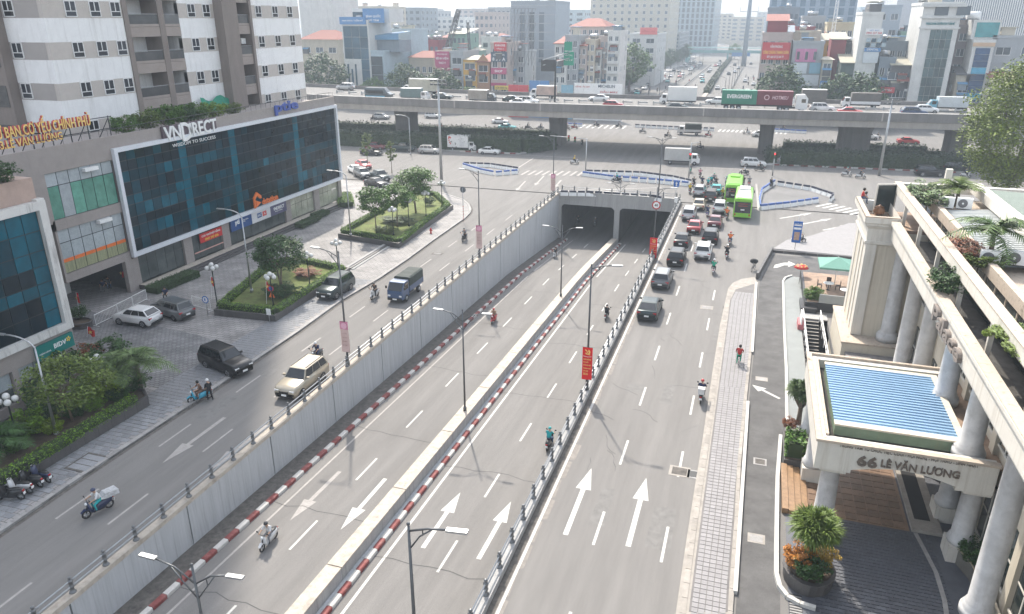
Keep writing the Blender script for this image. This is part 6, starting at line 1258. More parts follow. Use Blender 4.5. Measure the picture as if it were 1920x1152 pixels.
CC = {'black': (.016,.016,.018), 'white': (.62,.62,.62), 'red': (.42,.03,.03), 'orange': (.70,.16,.03), 'green': (.02,.30,.19), 'teal': (.02,.33,.34), 'yellow': (.60,.43,.04), 'navy': (.02,.03,.08), 'grey': (.20,.20,.21), 'blue': (.05,.12,.33), 'pink': (.55,.25,.30), 'tan': (.38,.25,.16), 'brown': (.16,.09,.06), 'denim': (.07,.11,.20), 'silver': (.45,.45,.46), 'cyan': (.04,.36,.52)}
def cl(c): return mat(c + '_cloth', CC[c], .85, var=.12, scale=6)
def bp(c): return paint(c + '_bike_paint', CC[c])
def person(pose, p, h, label, top, legs='black', hat=None, z=0, group=None):
    me, ey, hm, hr, hc = person_mesh(pose); o = obj('person', me, None, None, p, h); o['label'] = label; o['category'] = 'person'
    if group: o['group'] = group
    for i, c in ((1, top), (2, legs)): o.material_slots[i].link = 'OBJECT'; o.material_slots[i].material = cl(c)
    obj('eyes', ey, None, o)
    if hat: q = obj('helmet', hm, None, o); q.material_slots[0].link = 'OBJECT'; q.material_slots[0].material = bp(hat)
    else: obj('hair', hr, None, o)
    return o
GB, GR_ = 'motorbikes in traffic', 'motorbike riders in traffic'
def moto(px, h, bc, top, hat, loc, legs='black', kind='scooter', z=None, pos=None, box=None, pill=None, far=False):
    p = Vector(pos) if pos is not None else at(*px, 0.0)
    if z == 'low':
        zz = -3
        for _ in range(30): zz = .5*zz + .5*sink(at(*px, zz).y)
        p = at(*px, zz)
    o = thing('motorbike' if kind != 'bicycle' else 'bicycle', f'{bc} {"motor scooter" if kind == "scooter" else kind} {loc}', 'motorbike' if kind != 'bicycle' else 'bicycle', p, h, GB if kind != 'bicycle' else None)
    put(o, bike_meshes(kind), bp(bc))
    if top: person('ride' if kind != 'bicycle' else 'cycle', p, h, f'rider in {top} top{" and " + hat + " helmet" if hat else ""} {loc}', top, legs, hat, group=GR_)
    if pill: d = Vector((math.cos(h), math.sin(h), 0)); person('pillion', p - d*.36 + Vector((0,0,.02)), h, f'passenger in {pill[0]} behind the rider {loc}', pill[0], 'black', pill[1], group=GR_)
    if box: d = Vector((math.cos(h), math.sin(h), 0)); b = thing('delivery_box', f'{box} delivery box on the scooter {loc}', 'box', p - d*.62 + Vector((0,0,.83)), h); obj('case', MB().box(-.2,-.22,0,.22,.22,.38), mat(box+'_delivery_box', CC[box], .5), b); obj('lid', MB().box(-.21,-.23,.385,.23,.23,.45), mat(box+'_delivery_box', CC[box]), b)
    return o
N_, S_, Ea, We = NORTH, SOUTH, R(4), R(184)
moto((595,676),S_,'black','navy','white','coming down the left road behind the gold car', 'navy'); moto((703,559),S_,'white','black','black','left of the blue light truck'); moto((871,452),S_,'black','grey','black','alone on the far left road'); moto((186,962),SOUTH-.35,'navy','white','navy','with cargo at lower left','teal','cub')
moto((505,1022),S_,'white','white','black','at the lower left of the underpass','grey',z='low'); moto((926,605),S_,'red','tan','red','in the left underpass lanes by the drain kerb','red',z='low'); moto((1041,484),S_,'white','black','black','emerging from the left tunnel mouth',z='low'); moto((1030,838),N_,'black','teal','teal','beside the right underpass railing','denim',z='low'); moto((1137,598),N_,'black','black','black','midway along the right underpass lanes',z='low')
moto((1116,425),S_,'grey','grey','white','inside the left tunnel mouth',z='low'); moto((1084,420),S_,'black','black','black','inside the tunnel nearer the left wall',z='low')
moto((1314,750),N_,'black','navy','red','with a white box nearest on the right road',box='white'); moto((1337,513),N_,'white','green','white','behind the white SUV of the queue'); moto((1362,484),N_,'black','black','white','between the green rider and the orange rider'); moto((1368,459),N_,'grey','orange','red','alone right of the chrome black SUV','denim'); moto((1362,411),N_,'black','orange','orange','tucked left of the nearer green bus'); moto((1326,406),N_,'blue','navy','black','between the beige sedan and white SUV','navy')
moto((1293,363),N_,'black','yellow','yellow','left of the silver SUV at the queue head'); moto((1354,372),N_,'black','yellow','yellow','in front of the teal taxi'); moto((1404,349),N_,'bright' if False else 'red','grey','grey','right of the farther green bus'); moto((1393,348),N_,'black','black','black','close behind the red scooter at the bus')
for i, (px, bc, top, hat, loc) in enumerate((((1300,350),'black','black','black','leftmost of the waiting group'),((1316,349),'black','navy','black','second in the waiting group'),((1327,352),'black','teal','teal','in teal in the middle of the waiting group'),((1333,347),'grey','teal','white','behind the teal pair in the waiting group'),((1342,350),'black','black','black','right end of the front waiting row'),((1338,343),'white','grey','green','at the back of the waiting group'),((1361,349),'teal','white','green','with pale load left of the farther bus'),((1312,333),'black','pink','navy','ahead of the waiting group at the barrier end'))): moto(px, N_+.1*(i%3-1), bc, top, hat, loc)
moto((1156,342),We,'black','teal','teal','passing above the tunnel portal'); moto((1077,308),Ea,'white','yellow','yellow','on the crossing left of the barrier island'); moto((1091,274),S_,'black','black','black','in the flyover shade near the traffic light'); moto((1312,280),We,'black','black','black','in the flyover shade right of the grey truck'); moto((1294,324),S_,'green','grey','white','beside the red traffic light pole')
for px, h, bc, top, hat, loc in (((1205,250),Ea,'grey','grey','grey','crossing below the flyover centre left'),((1252,258),Ea,'black','black','navy','with load below the flyover centre'),((1328,257),Ea,'red','black','black','right of the dark truck below the flyover'),((1400,252),We,'white','navy','black','near the central right pier'),((1063,244),Ea,'black','black','red','just right of the middle pier'),((1077,242),Ea,'red','brown','black','right again of the middle pier'),((990,242),Ea,'black','black','black','left of the middle pier'),((1014,243),Ea,'grey','navy','black','close left of the middle pier'),
    ((1395,328),We,'black','white','grey','right of the buses heading left'),((1424,321),We,'black','black','black','right of the white rider heading left'),((1445,352),R(70),'black','black','black','parked at the right barrier island'),((1587,331),Ea,'white','grey','teal','left of a pair on the right cross road'),((1613,335),Ea,'white','black','black','right of a pair on the right cross road'),((1810,333),Ea,'white','navy','black','near the large tree on the cross road'),((760,240),We,'red','brown','black','right of the left pier below the flyover'),((826,240),Ea,'red','black','red','at the mast below the flyover'),((700,226),Ea,'black','black','black','at far left below the flyover'),((1645,262),Ea,'black','black','black','beyond the wide pier'),((1823,268),Ea,'black','black','black','beyond the far right piers'),((1468,246),Ea,'black','black','grey','beyond the central right pier hedge'),((1160,240),Ea,'black','grey','black','small before the far crossing'),((1118,238),We,'black','navy','white','small left of the far crossing')): moto(px, h, bc, top, hat, loc)
moto((1497,455),R(10),'black','yellow','yellow','waiting beside the blue sign board','navy'); moto((1384,685),N_,'black','red',None,'ridden on the pale pavement strip','green','bicycle')
moto((1412,508),R(75),'black',None,None,'leaning on the low wall with a dark bag',kind='bicycle'); b = thing('bag', 'dark bulky bag on the bicycle leaning by the low wall', 'bag', at(1412,506)+Vector((0,0,.75))); obj('sack', MB().sphere((0,0,.25),.42,9,6,0,(1.1,.8,.65)), cl('black'), b)
PG = 'parked motorbikes on the left pavement'
for i, (px, bc) in enumerate((((20,938),'black'),((38,925),'white'),((60,912),'black'),((78,902),'navy'))):
    o = moto(px, R(200-8*i), bc, None, None, ('parked nearest the left frame edge','with white front shield second in the parked row','third in the parked row by the planter wall','last in the parked row with a pale helmet')[i], kind='scooter', pos=at(*px,.14)); o['group'] = PG
o = moto((375,748),R(235),'cyan',None,None,'standing at the kerb with two women', pos=at(376,752,0)); hd_ = R(235); d = Vector((math.cos(hd_), math.sin(hd_), 0)); p = at(376,752,0)
person('ride', p, hd_, 'woman in brown sitting on the bright blue scooter at the kerb', 'brown', 'brown', None); person('stand', at(395,751), R(160), 'standing person in black with white helmet beside the bright blue scooter', 'black', 'black', 'white')
cg = thing('cargo_pack', 'silver wrapped load strapped on the motorbike at lower left', 'load', at(186,962) + Vector((.22,.62,.85)), SOUTH-.35); obj('load', MB().loft([[(-.5,-.35,.0),(-.5,.35,.0),(-.5,.3,.25),(-.5,-.3,.25)],[(.2,-.3,0),(.2,.3,0),(.2,.25,.3),(.2,-.25,.3)],[(.45,-.2,0),(.45,.2,0),(.45,.15,.15),(.45,-.15,.15)]],0,False), mat('silver_wrap', (.55,.56,.58), .3, .4, var=.3, scale=8), cg)
p = at(186,962); 
for lb, px, z, h, top, legs in (('person in red sitting on the hotel pier terrace parapet',(1616,372),12.2,R(0),'red','denim'),('person in blue crouching on the hotel pier terrace',(1622,388),11.25,R(180),'blue','white'),('person sitting in the dark gateway under the office block',(195,545),.13,R(-60),'navy','grey'),('second person sitting in the dark gateway on the right',(205,540),.13,R(-40),'black','denim'),('person in dark clothes sitting by the grey minivan',(312,560),.13,R(-60),'navy','black')): person('sit', at(*px, z) - (Vector((0,0,.42)) if 'parapet' in lb else Vector((0,0,0))), h, lb, top, legs, None)
# ================================================================ street furniture
def lamp_head(m, p, d, L=.75):
    d = Vector(d).normalized(); s = Vector((-d.y,d.x,0)); M3 = Matrix((d, s, d.cross(s))).transposed(); m.obox(Vector(p)+d*L*.45, (L,.20,.09), M3)
def street_lamp(label, base, top, arms, r=.09, curved=False, group='street lamps', head=STEEL, pm=METAL):
    """arms: (dx, dy, rise, start height below top)"""
    o = thing('street_lamp', label, 'street lamp', base, 0, group); h = top - base.z; m = MB()
    m.tube([(0,0,0),(0,0,.35)], r*1.9, 8); m.tube([(0,0,.3),(0,0,h*.5),(0,0,h)], [r*1.15,r*.9,r*.62], 8); m.sphere((0,0,h+.05), r*.9, 7, 5); obj('pole', m, pm, o)
    for dx, dy, rise, below in arms:
        d = Vector((dx,dy,0)); a = MB(); z0 = h - below
        if curved:
            n = 8; pts = [Vector((0,0,h-.1))] + [d*(1-math.cos(t*math.pi/2)) + Vector((0,0,h-.1+rise*math.sin(t*math.pi/2))) for t in [i/n for i in range(1,n+1)]]; a.tube(pts, r*.6, 6); e = pts[-1]
        else:
            e = d + Vector((0,0,h+rise-below)); a.tube([(0,0,z0), d*.5 + Vector((0,0,z0+rise*.75)), e], r*.5, 6); a.tube([(0,0,z0-.75), d*.28 + Vector((0,0,z0-.15)), d*.62 + Vector((0,0,z0+rise*.78))], r*.4, 6); a.tube([d*.36 + Vector((0,0,z0-.02)), d*.36 + Vector((0,0,z0+rise*.55))], r*.3, 5)
        q = obj('arm', a, pm, o); hm = MB(); lamp_head(hm, e, d + Vector((0,0,.08))); obj('lamp_head', hm, head, o)
    return o
def base_low(px, up=1.05):
    z = -3
    for _ in range(30): z = .5*z + .5*(sink(at(*px, z).y) + up)
    p = at(*px, z); return Vector((-19.2, p.y, sink(p.y)+up+.02))
def topz(px, base): return onY(*px, base.y).z
def dbl(label, basepx, toppx, base=None, arms=None):
    b = base or base_low(basepx); return street_lamp(label, b, topz(toppx, b), arms or [(-1.55,-.1,.75,.85),(1.55,.1,.75,.85)], .075)
dbl('double armed street lamp on the median wall in the middle of the underpass', (876,771), (869,583)); dbl('double armed street lamp on the median wall second from the tunnel', (1050,556), (1052,424)); dbl('double armed street lamp on the median wall nearest the tunnel pier', (1143,440), (1145,342))
b = Vector((-19.2, 18.5, sink(18.5)+1.07)); street_lamp('nearest double armed street lamp at the bottom of the frame', b, 5.95, [(-1.75,-.05,.85,.9),(1.55,.1,.75,.9)], .08)
for px, tp, lb in (((1097,740),(1097,497),'single armed street lamp carrying the nearer red banner'),((1206,482),(1212,352),'single armed street lamp carrying the farther red banner and round sign')):
    b = at(*px); b = Vector((XR+.17,b.y,.42)); street_lamp(lb, b, topz(tp,b), [(1.45,.1,.35,.25)], .08)
b = Vector((XR+.17,29.4,.42)); 
b = Vector((XR+.17, 18.8, .42)); street_lamp('nearest single armed street lamp beside the right underpass railing', b, 9.9, [(1.4,.1,.3,.25)], .08)
for px, tp, lb in (((663,693),(636,474),'single armed street lamp with pink banner on the left wall'),((903,487),(893,322),'single armed street lamp with pink banner farther along the left wall'),((1030,372),(1030,258),'thin street lamp with pink banner at the left portal corner')):
    b = at(*px); b = Vector((XL-.19,b.y,.3)); street_lamp(lb, b, topz(tp,b), [(-1.7,.1,.55,.4)], .08)
b = Vector((XL-.19,15.4,.3)); street_lamp('street lamp pole with pink banner cut off at the lower left corner', b, 9.5, [(-2.1,.1,.5,.4)], .10)
for px, tp, arm, lb in (((107,818),(76,655),(-1.9,-.3,.9,0),'grey curved street lamp rising from the near planter'),((472,548),(458,408),(-1.8,-.2,.8,0),'curved street lamp on the middle planter'),((658,443),(641,330),(-1.7,-.2,.7,0),'curved street lamp at the near corner of the far planter')):
    b = at(*px,.6); street_lamp(lb, b, topz(tp,b), [arm], .085, True, pm=STEEL)
b = at(1234,372); street_lamp('tall thin lamp with two short arms at the right portal corner', b, topz((1252,262),b), [(-1.6,.3,.4,.2),(1.4,.3,.4,.2)], .09); b = at(770,290); street_lamp('curved pale street lamp behind the far planter trees', b, topz((775,285),b) if False else 7.2, [(-2.0,-.3,.8,0)], .09, True, pm=STEEL)
for px, tp, lb in (((828,345),(817,150),'tall galvanised floodlight mast left of the tunnel'),((1648,330),(1668,186),'tall galvanised floodlight mast right of the intersection')):
    b = at(*px); o = thing('floodlight_mast', lb, 'light mast', b); h = topz(tp,b); obj('pole', MB().tube([(0,0,0),(0,0,h*.5),(0,0,h)],[.28,.2,.13],10), STEEL, o); q = MB(); q.tube([(-1.3,0,h-.1),(1.3,0,h-.1)],.06,6); q.tube([(-1.3,0,h-.7),(1.3,0,h-.7)],.06,6); obj('crossbar', q, STEEL, o)
    for i in range(4):
        for zz in (-.1,-.7): obj('floodlight', MB().obox((0,0,0),(.45,.3,.28)), METAL, o, (-1.1+.73*i,-.15,h+zz))
def globe_lamp(label, px, gpx, z=.6, n=5):
    b = at(*px, z); o = thing('globe_lamp', label, 'lamp post', b, rnd.random(), 'globe lamps on the left pavement'); h = max(2.0, topz(gpx,b)-b.z); m = MB(); m.lathe([(.14,0),(.14,.12),(.07,.2),(.055,.5),(.05,h-.25),(.08,h-.2),(.04,h-.1)], 8); obj('post', m, mat('green_black_iron', (.02,.03,.026), .5, .3, var=0), o)
    sp = MB().sphere((0,0,0),.22,12,8).mesh('globe', GLOBE)
    for i in range(n):
        a = 2*math.pi*i/(n-1); p = Vector((0,0,h+.28)) if i == n-1 else Vector((.42*math.cos(a),.42*math.sin(a),h))
        q = MB(); q.tube([(0,0,h-.2), p*.6 + Vector((0,0,h*.35-.05)), p + Vector((0,0,-.2))], .025, 5); obj('bracket', q, DMETAL, o); obj('globe', sp, None, o, p)
for px, g, z, lb in (((35,830),(35,755),.7,'five globe lamp nearest the left frame edge'),((196,735),(196,678),.7,'five globe lamp among the near planter shrubs'),((408,575),(398,502),.6,'five globe lamp at the left corner of the middle planter'),((513,575),(513,520),.6,'five globe lamp beside the middle planter tree'),((581,536),(579,480),.6,'five globe lamp at the street edge of the middle planter'),((635,512),(630,456),.6,'five globe lamp at the far corner of the middle planter'),((738,441),(736,394),.6,'five globe lamp at the front edge of the far planter'),((767,424),(766,377),.6,'five globe lamp in the middle of the far planter'),((799,406),(797,363),.6,'five globe lamp behind the far planter tree'),((829,386),(828,344),.6,'five globe lamp at the pointed end of the far planter')): globe_lamp(lb, px, g, z)
# banners
BR = mat('red_banner_cloth', (.70,.008,.012), .6, var=.06); BP = mat('pink_banner_cloth', (.62,.22,.33), .7, var=.12, scale=1.5); BP2 = mat('peach_banner_cloth', (.62,.45,.42), .7, var=.1)
def banner(label, X, Y, z0, z1, w, red, zp):
    o = thing('banner', label, 'banner', (X, Y-.13, z0), 0, 'red banners on lamp posts' if red else 'pink banners on lamp posts'); h = z1-z0; n = 8; m = MB()
    for i in range(n+1):
        t = i/n; 
        for s in (-.5,.5): m.v.append((s*w, .03*math.sin(t*5+s), h*t)); 
    for i in range(n): m.f.append((2*i,2*i+1,2*i+3,2*i+2)); m.m.append(0 if red or i < 6 else 1); m.sm.append(True)
    m.v += [(x,y+.02,z) for x,y,z in m.v[:2*n+2]]
    for i in range(n): k = 2*n+2; m.f.append((k+2*i+2,k+2*i+3,k+2*i+1,k+2*i)); m.m.append(0 if red or i < 6 else 1); m.sm.append(True)
    obj('cloth', m, [BR,BR] if red else [BP2,BP], o); q = MB()
    for zz in (0,h): q.tube([(-.5*w,.02,zz),(.5*w,.02,zz)],.02,5)
    obj('rod', q, DMETAL, o)
    if red:
        e = MB(); cx, cz = 0, h*.87; L_ = []
        for i in range(9): a = R(-150+i*27); ro, ri = .21, .21-.045-.03*math.sin(math.pi*i/8); L_.append(((cx+ro*math.cos(a), cz+ro*math.sin(a)), (cx+ri*math.cos(a)-.02, cz+ri*math.sin(a)+.01)))
        for (a1, a2), (b1, b2) in zip(L_, L_[1:]): e.quad(*[(x,-.045,z) for x,z in (a1,b1,b2,a2)])
        e.obox((.0,-.046,cz-.02),(.05,.004,.36), Matrix.Rotation(R(40),3,'Y')); e.obox((-.10,-.046,cz+.11),(.2,.004,.08), Matrix.Rotation(R(40),3,'Y')); e.obox((.15,-.046,cz-.2),(.12,.004,.05), Matrix.Rotation(R(-40),3,'Y')); obj('emblem', e, YEL, o)
        c = MB()
        for i in range(8): a, b2 = -.42+.105*i, -.42+.105*(i+1); f_ = lambda x: h*.735 - .05 + .28*x*x; c.quad((a*w,-.044,f_(a)),(b2*w,-.044,f_(b2)),(b2*w,-.044,f_(b2)+.03),(a*w,-.044,f_(a)+.03))
        obj('white_arc', c, WHITE, o)
        for k, s_ in enumerate(('CHÀO MỪNG', 'ĐẠI HỘI', 'ĐẢNG BỘ', 'THÀNH PHỐ', 'HÀ NỘI', '2025')): text('lettering', s_, YEL, (-.38*w, -.045, h*(.615-.092*k)), (1,0,0), ZD, .76*w if k in (0,2,3) else .5*w, .16, .006, o, .02)
    else:
        e = MB(); e.lathe([(.26,0),(.26,.004)],16); obj('emblem', e, mat('pale_pink_print', (.75,.42,.52), .7, var=0), o, (0,-.04,h*.87),(R(90),0,0))
        for k in range(4): text('lettering', ('HÀ NỘI','VĂN MINH','XANH','SẠCH ĐẸP')[k], mat('brown_print', (.35,.2,.17), .7, var=0), (-.3*w,-.045,h*(.6-.13*k)), (1,0,0), ZD, .6*w, .12, .006, o)
    return o
b = at(1097,740); z = lambda y_: onY(1097,y_,b.y).z; banner('nearer red banner with yellow emblem on the lamp post beside the railing', XR+.17, b.y, z(710), z(650), .74, True, 0)
b = at(1206,482); z = lambda y_: onY(1209,y_,b.y).z; banner('farther red banner with yellow emblem near the tunnel', XR+.17, b.y, z(487), z(444), .85, True, 0)
for px, x_, y0, y1, lb in (((663,693),657,660,604,'nearer pink and peach banner on the left wall lamp post'),((903,487),901,466,423,'farther pink banner on the left wall lamp post'),((1030,372),1030,357,326,'bright pink banner at the left portal corner')):
    b = at(*px); banner(lb, XL-.19, b.y, onY(x_,y0,b.y).z, onY(x_,y1,b.y).z, .70, False, 0)
banner('pink banner cut off at the lower left corner', XL-.19, 15.4, 1.6, 4.2, .85, False, 0)
# road signs, traffic lights
def sign_pole(label, b, h, kind, name='road_sign', cat='sign', m_=STEEL):
    o = thing(name, label, cat, b); obj('pole', MB().tube([(0,0,0),(0,0,h)],.04,6), m_, o); return o
def disc(m, c, r, n=18, y=0, mi=0): 
    k = len(m.v); m.v += [(c[0]+r*math.cos(2*math.pi*i/n), y, c[1]+r*math.sin(2*math.pi*i/n)) for i in range(n)] + [(c[0]+r*math.cos(2*math.pi*i/n), y+.02, c[1]+r*math.sin(2*math.pi*i/n)) for i in range(n)]
    m.f += [tuple(range(k,k+n)), tuple(range(k+2*n-1,k+n-1,-1))] + [(k+i,k+(i+1)%n,k+n+(i+1)%n,k+n+i) for i in range(n)]; m.m += [mi]*(n+2); m.sm += [False]*(n+2)
RSG = mat('sign_red', (.5,.02,.02), .5, var=0); BSG = mat('sign_blue', (.02,.12,.42), .5, var=.05); GSG = mat('sign_grey_back', (.16,.17,.18), .5, var=.1)
b = at(1206,482); zc = onY(1212,383,b.y).z; o = thing('road_sign', 'round red ringed speed sign on the lamp post near the tunnel', 'sign', (XR+.17,b.y-.2,zc)); m = MB(); disc(m,(0,0),.48,20,0,0); disc(m,(0,0),.36,20,-.006,1); obj('plate', m, [RSG,WHITE], o); text('lettering','40',BLACK,(-.2,-.008,-.15),(1,0,0),ZD,.4,.3,.004,o,.03)
b = at(869,416,.12); o = sign_pole('round sign seen from behind on a red and white pole at the kerb corner', b, topz((867,352),b)-b.z, 0); q = MB(); h = topz((867,352),b)-b.z
for i in range(6): q.tube([(0,0,.3+i*.35),(0,0,.47+i*.35)],.048,6)
obj('red_band', q, RSG, o); m = MB(); disc(m,(0,h-.3),.42,18,.05); obj('plate', m, GSG, o)
b = at(1264,400); o = sign_pole('blue square arrow sign on a pole beside the portal railing', b, topz((1264,340),b), 0); m = MB(); h = topz((1264,340),b); m.box(-.38,-.03,h-.8,.38,0,h,0); m.box(-.08,-.034,h-.65,.08,-.03,h-.3,1); m.add([(-.2,-.034,h-.3),(.2,-.034,h-.3),(0,-.034,h-.1)],[(0,1,2)],1); obj('plate', m, [BSG,WHITE], o); obj('meter_box', MB().box(-.1,-.15,1.6,.3,.15,2.3), WHITE, o)
b = at(1490,468,.12); o = sign_pole('tall blue advertising sign board on a pole at the hotel corner', b, topz((1497,405),b)-b.z, 0); h = topz((1494,415),b)-b.z; m = MB(); m.box(-.5,-.08,h-2.6,.5,-.02,h,0); m.box(-.42,-.084,h-1.0,.42,-.081,h-.75,1); m.box(-.42,-.084,h-.55,.42,-.081,h-.4,1); m.box(-.3,-.084,h-2.3,.3,-.081,h-1.3,2); obj('board', m, [BSG,WHITE,mat('tan_print', (.45,.30,.22), .6, var=.3, scale=6)], o); text('lettering','KHUYẾN MÃI',WHITE,(-.4,-.085,h-.36),(1,0,0),ZD,.8,.16,.004,o,.02)
b = at(513,580,.3); o = sign_pole('yellow triangle warning sign with blue disc above on the middle planter', b, 2.2, 0); m = MB(); m.add([(-.35,-.03,1.2),(.35,-.03,1.2),(0,-.03,1.8)],[(0,1,2)],0); m.add([(-.35,-.01,1.2),(.35,-.01,1.2),(0,-.01,1.8)],[(2,1,0)],0); disc(m,(0,2.1),.3,16,-.04,1); disc(m,(0,2.1),.22,16,-.045,2); m.add([(-.05,-.034,1.3),(.05,-.034,1.3),(0,-.034,1.6)],[(0,1,2)],3); obj('plate', m, [ORANGE,RSG,BSG,BLACK], o)
b = at(506,604,.12); o = sign_pole('small white notice board on a post at the planter corner', b, 1.2, 0); obj('plate', MB().box(-.22,-.05,.7,.22,0,1.3), WHITE, o); b = at(390,592,.12); o = sign_pole('round parking sign on a post beside the crowd barrier', b, 1.7, 0); m = MB(); disc(m,(0,1.6),.36,16,-.05,0); disc(m,(0,1.6),.27,16,-.056,1); obj('plate', m, [BSG,WHITE], o); text('lettering','R',BSG,(-.12,-.058,1.45),(1,0,0),ZD,.24,.3,.004,o,.03)
def flag(label, p, h, w_, ang=.6):
    o = thing('flag', label, 'flag', p, ang, 'red flags with yellow stars'); obj('staff', MB().tube([(0,0,0),(.25,0,h)],.02,5), WMETAL, o); m = MB(); n = 6
    for i in range(n+1): t = i/n; m.v += [(.25*(1-.1*t)+t*w_*.45,.12*math.sin(t*6),h-.05-.35*t),(.25*.55+t*w_*.45,.12*math.sin(t*6+.5),h-.75-.3*t)]
    for i in range(n): m.f.append((2*i,2*i+1,2*i+3,2*i+2)); m.m.append(0); m.sm.append(True)
    obj('cloth', m, mat('flag_red', (.55,.015,.015), .7, var=.1), o); s = MB(); c = Vector((.25+w_*.16,-.14,h-.52)); P = [c + Vector((math.sin(2*math.pi*i/10),0,math.cos(2*math.pi*i/10)))*(.2 if i % 2 == 0 else .085) for i in range(10)]; s.add([c]+P, [(0,1+(i+1)%10,1+i) for i in range(10)]); obj('star', s, YEL, o)
flag('red flag hanging beside the dark gateway under the green windows', at(150,592,.12), 2.4, 1.0, -.3); flag('red flag with star lying low beside the potted bush at the bank corner', at(163,632,.12), 1.0, 1.2, .4); flag('red flag inside the gateway under the office block', at(228,540,.12), 2.2, 1.1, 0); flag('small red flag hanging from the globe lamp by the hedge', at(397,560,.3), 2.3, .8, .2); flag('red flag beside the yellow warning sign on the middle planter', at(500,575,.3), 2.6, .7, .3)
def crowd_barrier(label, p0, p1):
    p0, p1 = Vector(p0), Vector(p1); o = thing('crowd_barrier', label, 'crowd barrier', p0, math.atan2(p1.y-p0.y, p1.x-p0.x), 'white crowd barriers in the forecourt'); L = (p1-p0).length; q = MB()
    for zz in (.15,1.1): q.tube([(0,0,zz),(L,0,zz)],.028,5)
    for x in (0,L): q.tube([(x,0,0),(x,0,1.1)],.028,5); q.tube([(x,-.3,.02),(x,.3,.02)],.025,5)
    obj('frame', q, WMETAL, o); n = int(L/.16)
    bar = MB().tube([(0,0,.15),(0,0,1.1)],.014,4).mesh('bar', WMETAL)
    for i in range(1,n): obj('bar', bar, None, o, (L*i/n,0,0))
crowd_barrier('white crowd barrier panel nearest the bank corner', at(181,612,.13), at(222,592,.13)); crowd_barrier('white crowd barrier panel in the middle with a small blue notice', at(223,591,.13), at(250,577,.13)); crowd_barrier('white crowd barrier panel farthest by the clipped hedge', at(251,576,.13), at(276,563,.13)); crowd_barrier('white crowd barrier panel between the grey minivan and the parking sign', at(362,575,.13), at(396,584,.13))
sb_ = tub('low round planter with a potted bush at the bank corner', at(152,612,.12), 1.1, .8, .55); shrub('potted dark bush at the corner of the bank building', at(150,598,.6), .75, LEAFD)
hy = thing('fire_hydrant', 'small red fire hydrant on the pavement below the far planter', 'hydrant', at(808,438,.12)); obj('barrel', MB().lathe([(.16,0),(.11,.08),(.11,.55),(.14,.57),(.08,.7),(.02,.74)],10), RSG, hy); obj('nozzle', MB().tube([(-.22,0,.42),(.22,0,.42)],.06,8), RSG, hy)
# stepping kerb in the pavement gap between the planters
for i in range(3):
    a, b2 = at(663,506,.12), at(733,462,.12); d = (b2-a).normalized(); n_ = Vector((-d.y,d.x,0)); q = MB().prism([tuple((a+n_*(.0+.32*i)).to_2d()),tuple((b2+n_*(.0+.32*i)).to_2d()),tuple((b2+n_*(.32+.32*i)).to_2d()),tuple((a+n_*(.32+.32*i)).to_2d())], .1, .2+.08*i); obj('forecourt_step', q, GRANITE if i % 2 else CONC, kind='structure')
# traffic lights
def signal(label, b, h, armv, heads, lit):
    o = thing('traffic_light', label, 'traffic light', b); m = MB(); m.tube([(0,0,0),(0,0,h)],[.14,.09],8)
    if armv: m.tube([(0,0,h-.1),(armv[0],armv[1],h+.1)],.06,6)
    obj('pole', m, STEEL, o)
    for p in heads:
        q = obj('signal_head', MB().obox((0,0,0),(.36,.25,1.05)), BLACK, o, p)
        for k, c in enumerate(((.6,.02,.02),(.25,.15,.01),(.01,.16,.05))):
            M_ = mat('red_signal' if k == 0 else 'amber_signal' if k == 1 else 'green_signal', c, .4, var=0)
            if k == 0 and lit: M_ = mat('lit_red_signal', (.9,.03,.03), .4, var=0); M_.node_tree.nodes['Principled BSDF'].inputs['Emission Color'].default_value = (1,.03,.03,1); M_.node_tree.nodes['Principled BSDF'].inputs['Emission Strength'].default_value = 2.0
            obj('lens', MB().lathe([(.12,0),(.10,.03)],10), M_, q, (0,-.126,.32-.32*k),(R(90),0,0))
b = at(1098,322); signal('traffic light gantry arching left from the barrier island', b, topz((1099,260),b), (-7.0,.8), [(-2.2,.2,topz((1099,260),b)-.3),(-3.4,.3,topz((1099,260),b)-.1)], False)
b = at(1291,336); h = topz((1294,268),b); signal('traffic light with lit red lamps at the right end of the barrier island', b, h, (1.2,.2), [(0,-.25,h-2.2)], True); b = at(1448,330); signal('small red traffic light beside the silver minivan', b, 4.2, None, [(0,-.2,3.6)], True)
# barrier islands
bs1 = MB(); bs1.prism([(-.6,-.22),(.6,-.22),(.6,.22),(-.6,.22)],0,.12,0); bs1.loft([[(-.6,-.2,.12),(-.6,.2,.12),(-.6,.1,.55),(-.6,-.1,.55)],[(.6,-.2,.12),(.6,.2,.12),(.6,.1,.55),(.6,-.1,.55)]],0,False); bs1.box(-.56,-.1,.56,.56,.1,.86,1); BARK = mat('barrier_navy', (.018,.022,.045), .5, var=.1); BARB = mat('barrier_blue', (.06,.13,.38), .5, var=.1)
bm = {0: bs1.mesh('traffic_barrier', [WHITE,BARK]), 1: bs1.mesh('traffic_barrier', [WHITE,BARB])}
ORD = 'first second third fourth fifth sixth seventh eighth ninth tenth eleventh twelfth thirteenth fourteenth fifteenth sixteenth seventeenth eighteenth nineteenth twentieth'.split(); ORD += ['twenty '+o for o in ORD[:9]] + ['thirtieth']
def row(label, pts, blue=0, step=1.36):
    P = [at(*p) for p in pts]; cnt = 0
    for a, b2 in zip(P, P[1:]):
        n = max(1, round((b2-a).length/step)); ang = math.atan2(b2.y-a.y, b2.x-a.x)
        for i in range(n): o = obj('traffic_barrier', bm[blue], None, None, a.lerp(b2,(i+.5)/n), ang + rnd.uniform(-.03,.03)); o['label'] = ORD[min(cnt,29)] + ' ' + label; cnt += 1; o['category'] = 'traffic barrier'; o['group'] = label
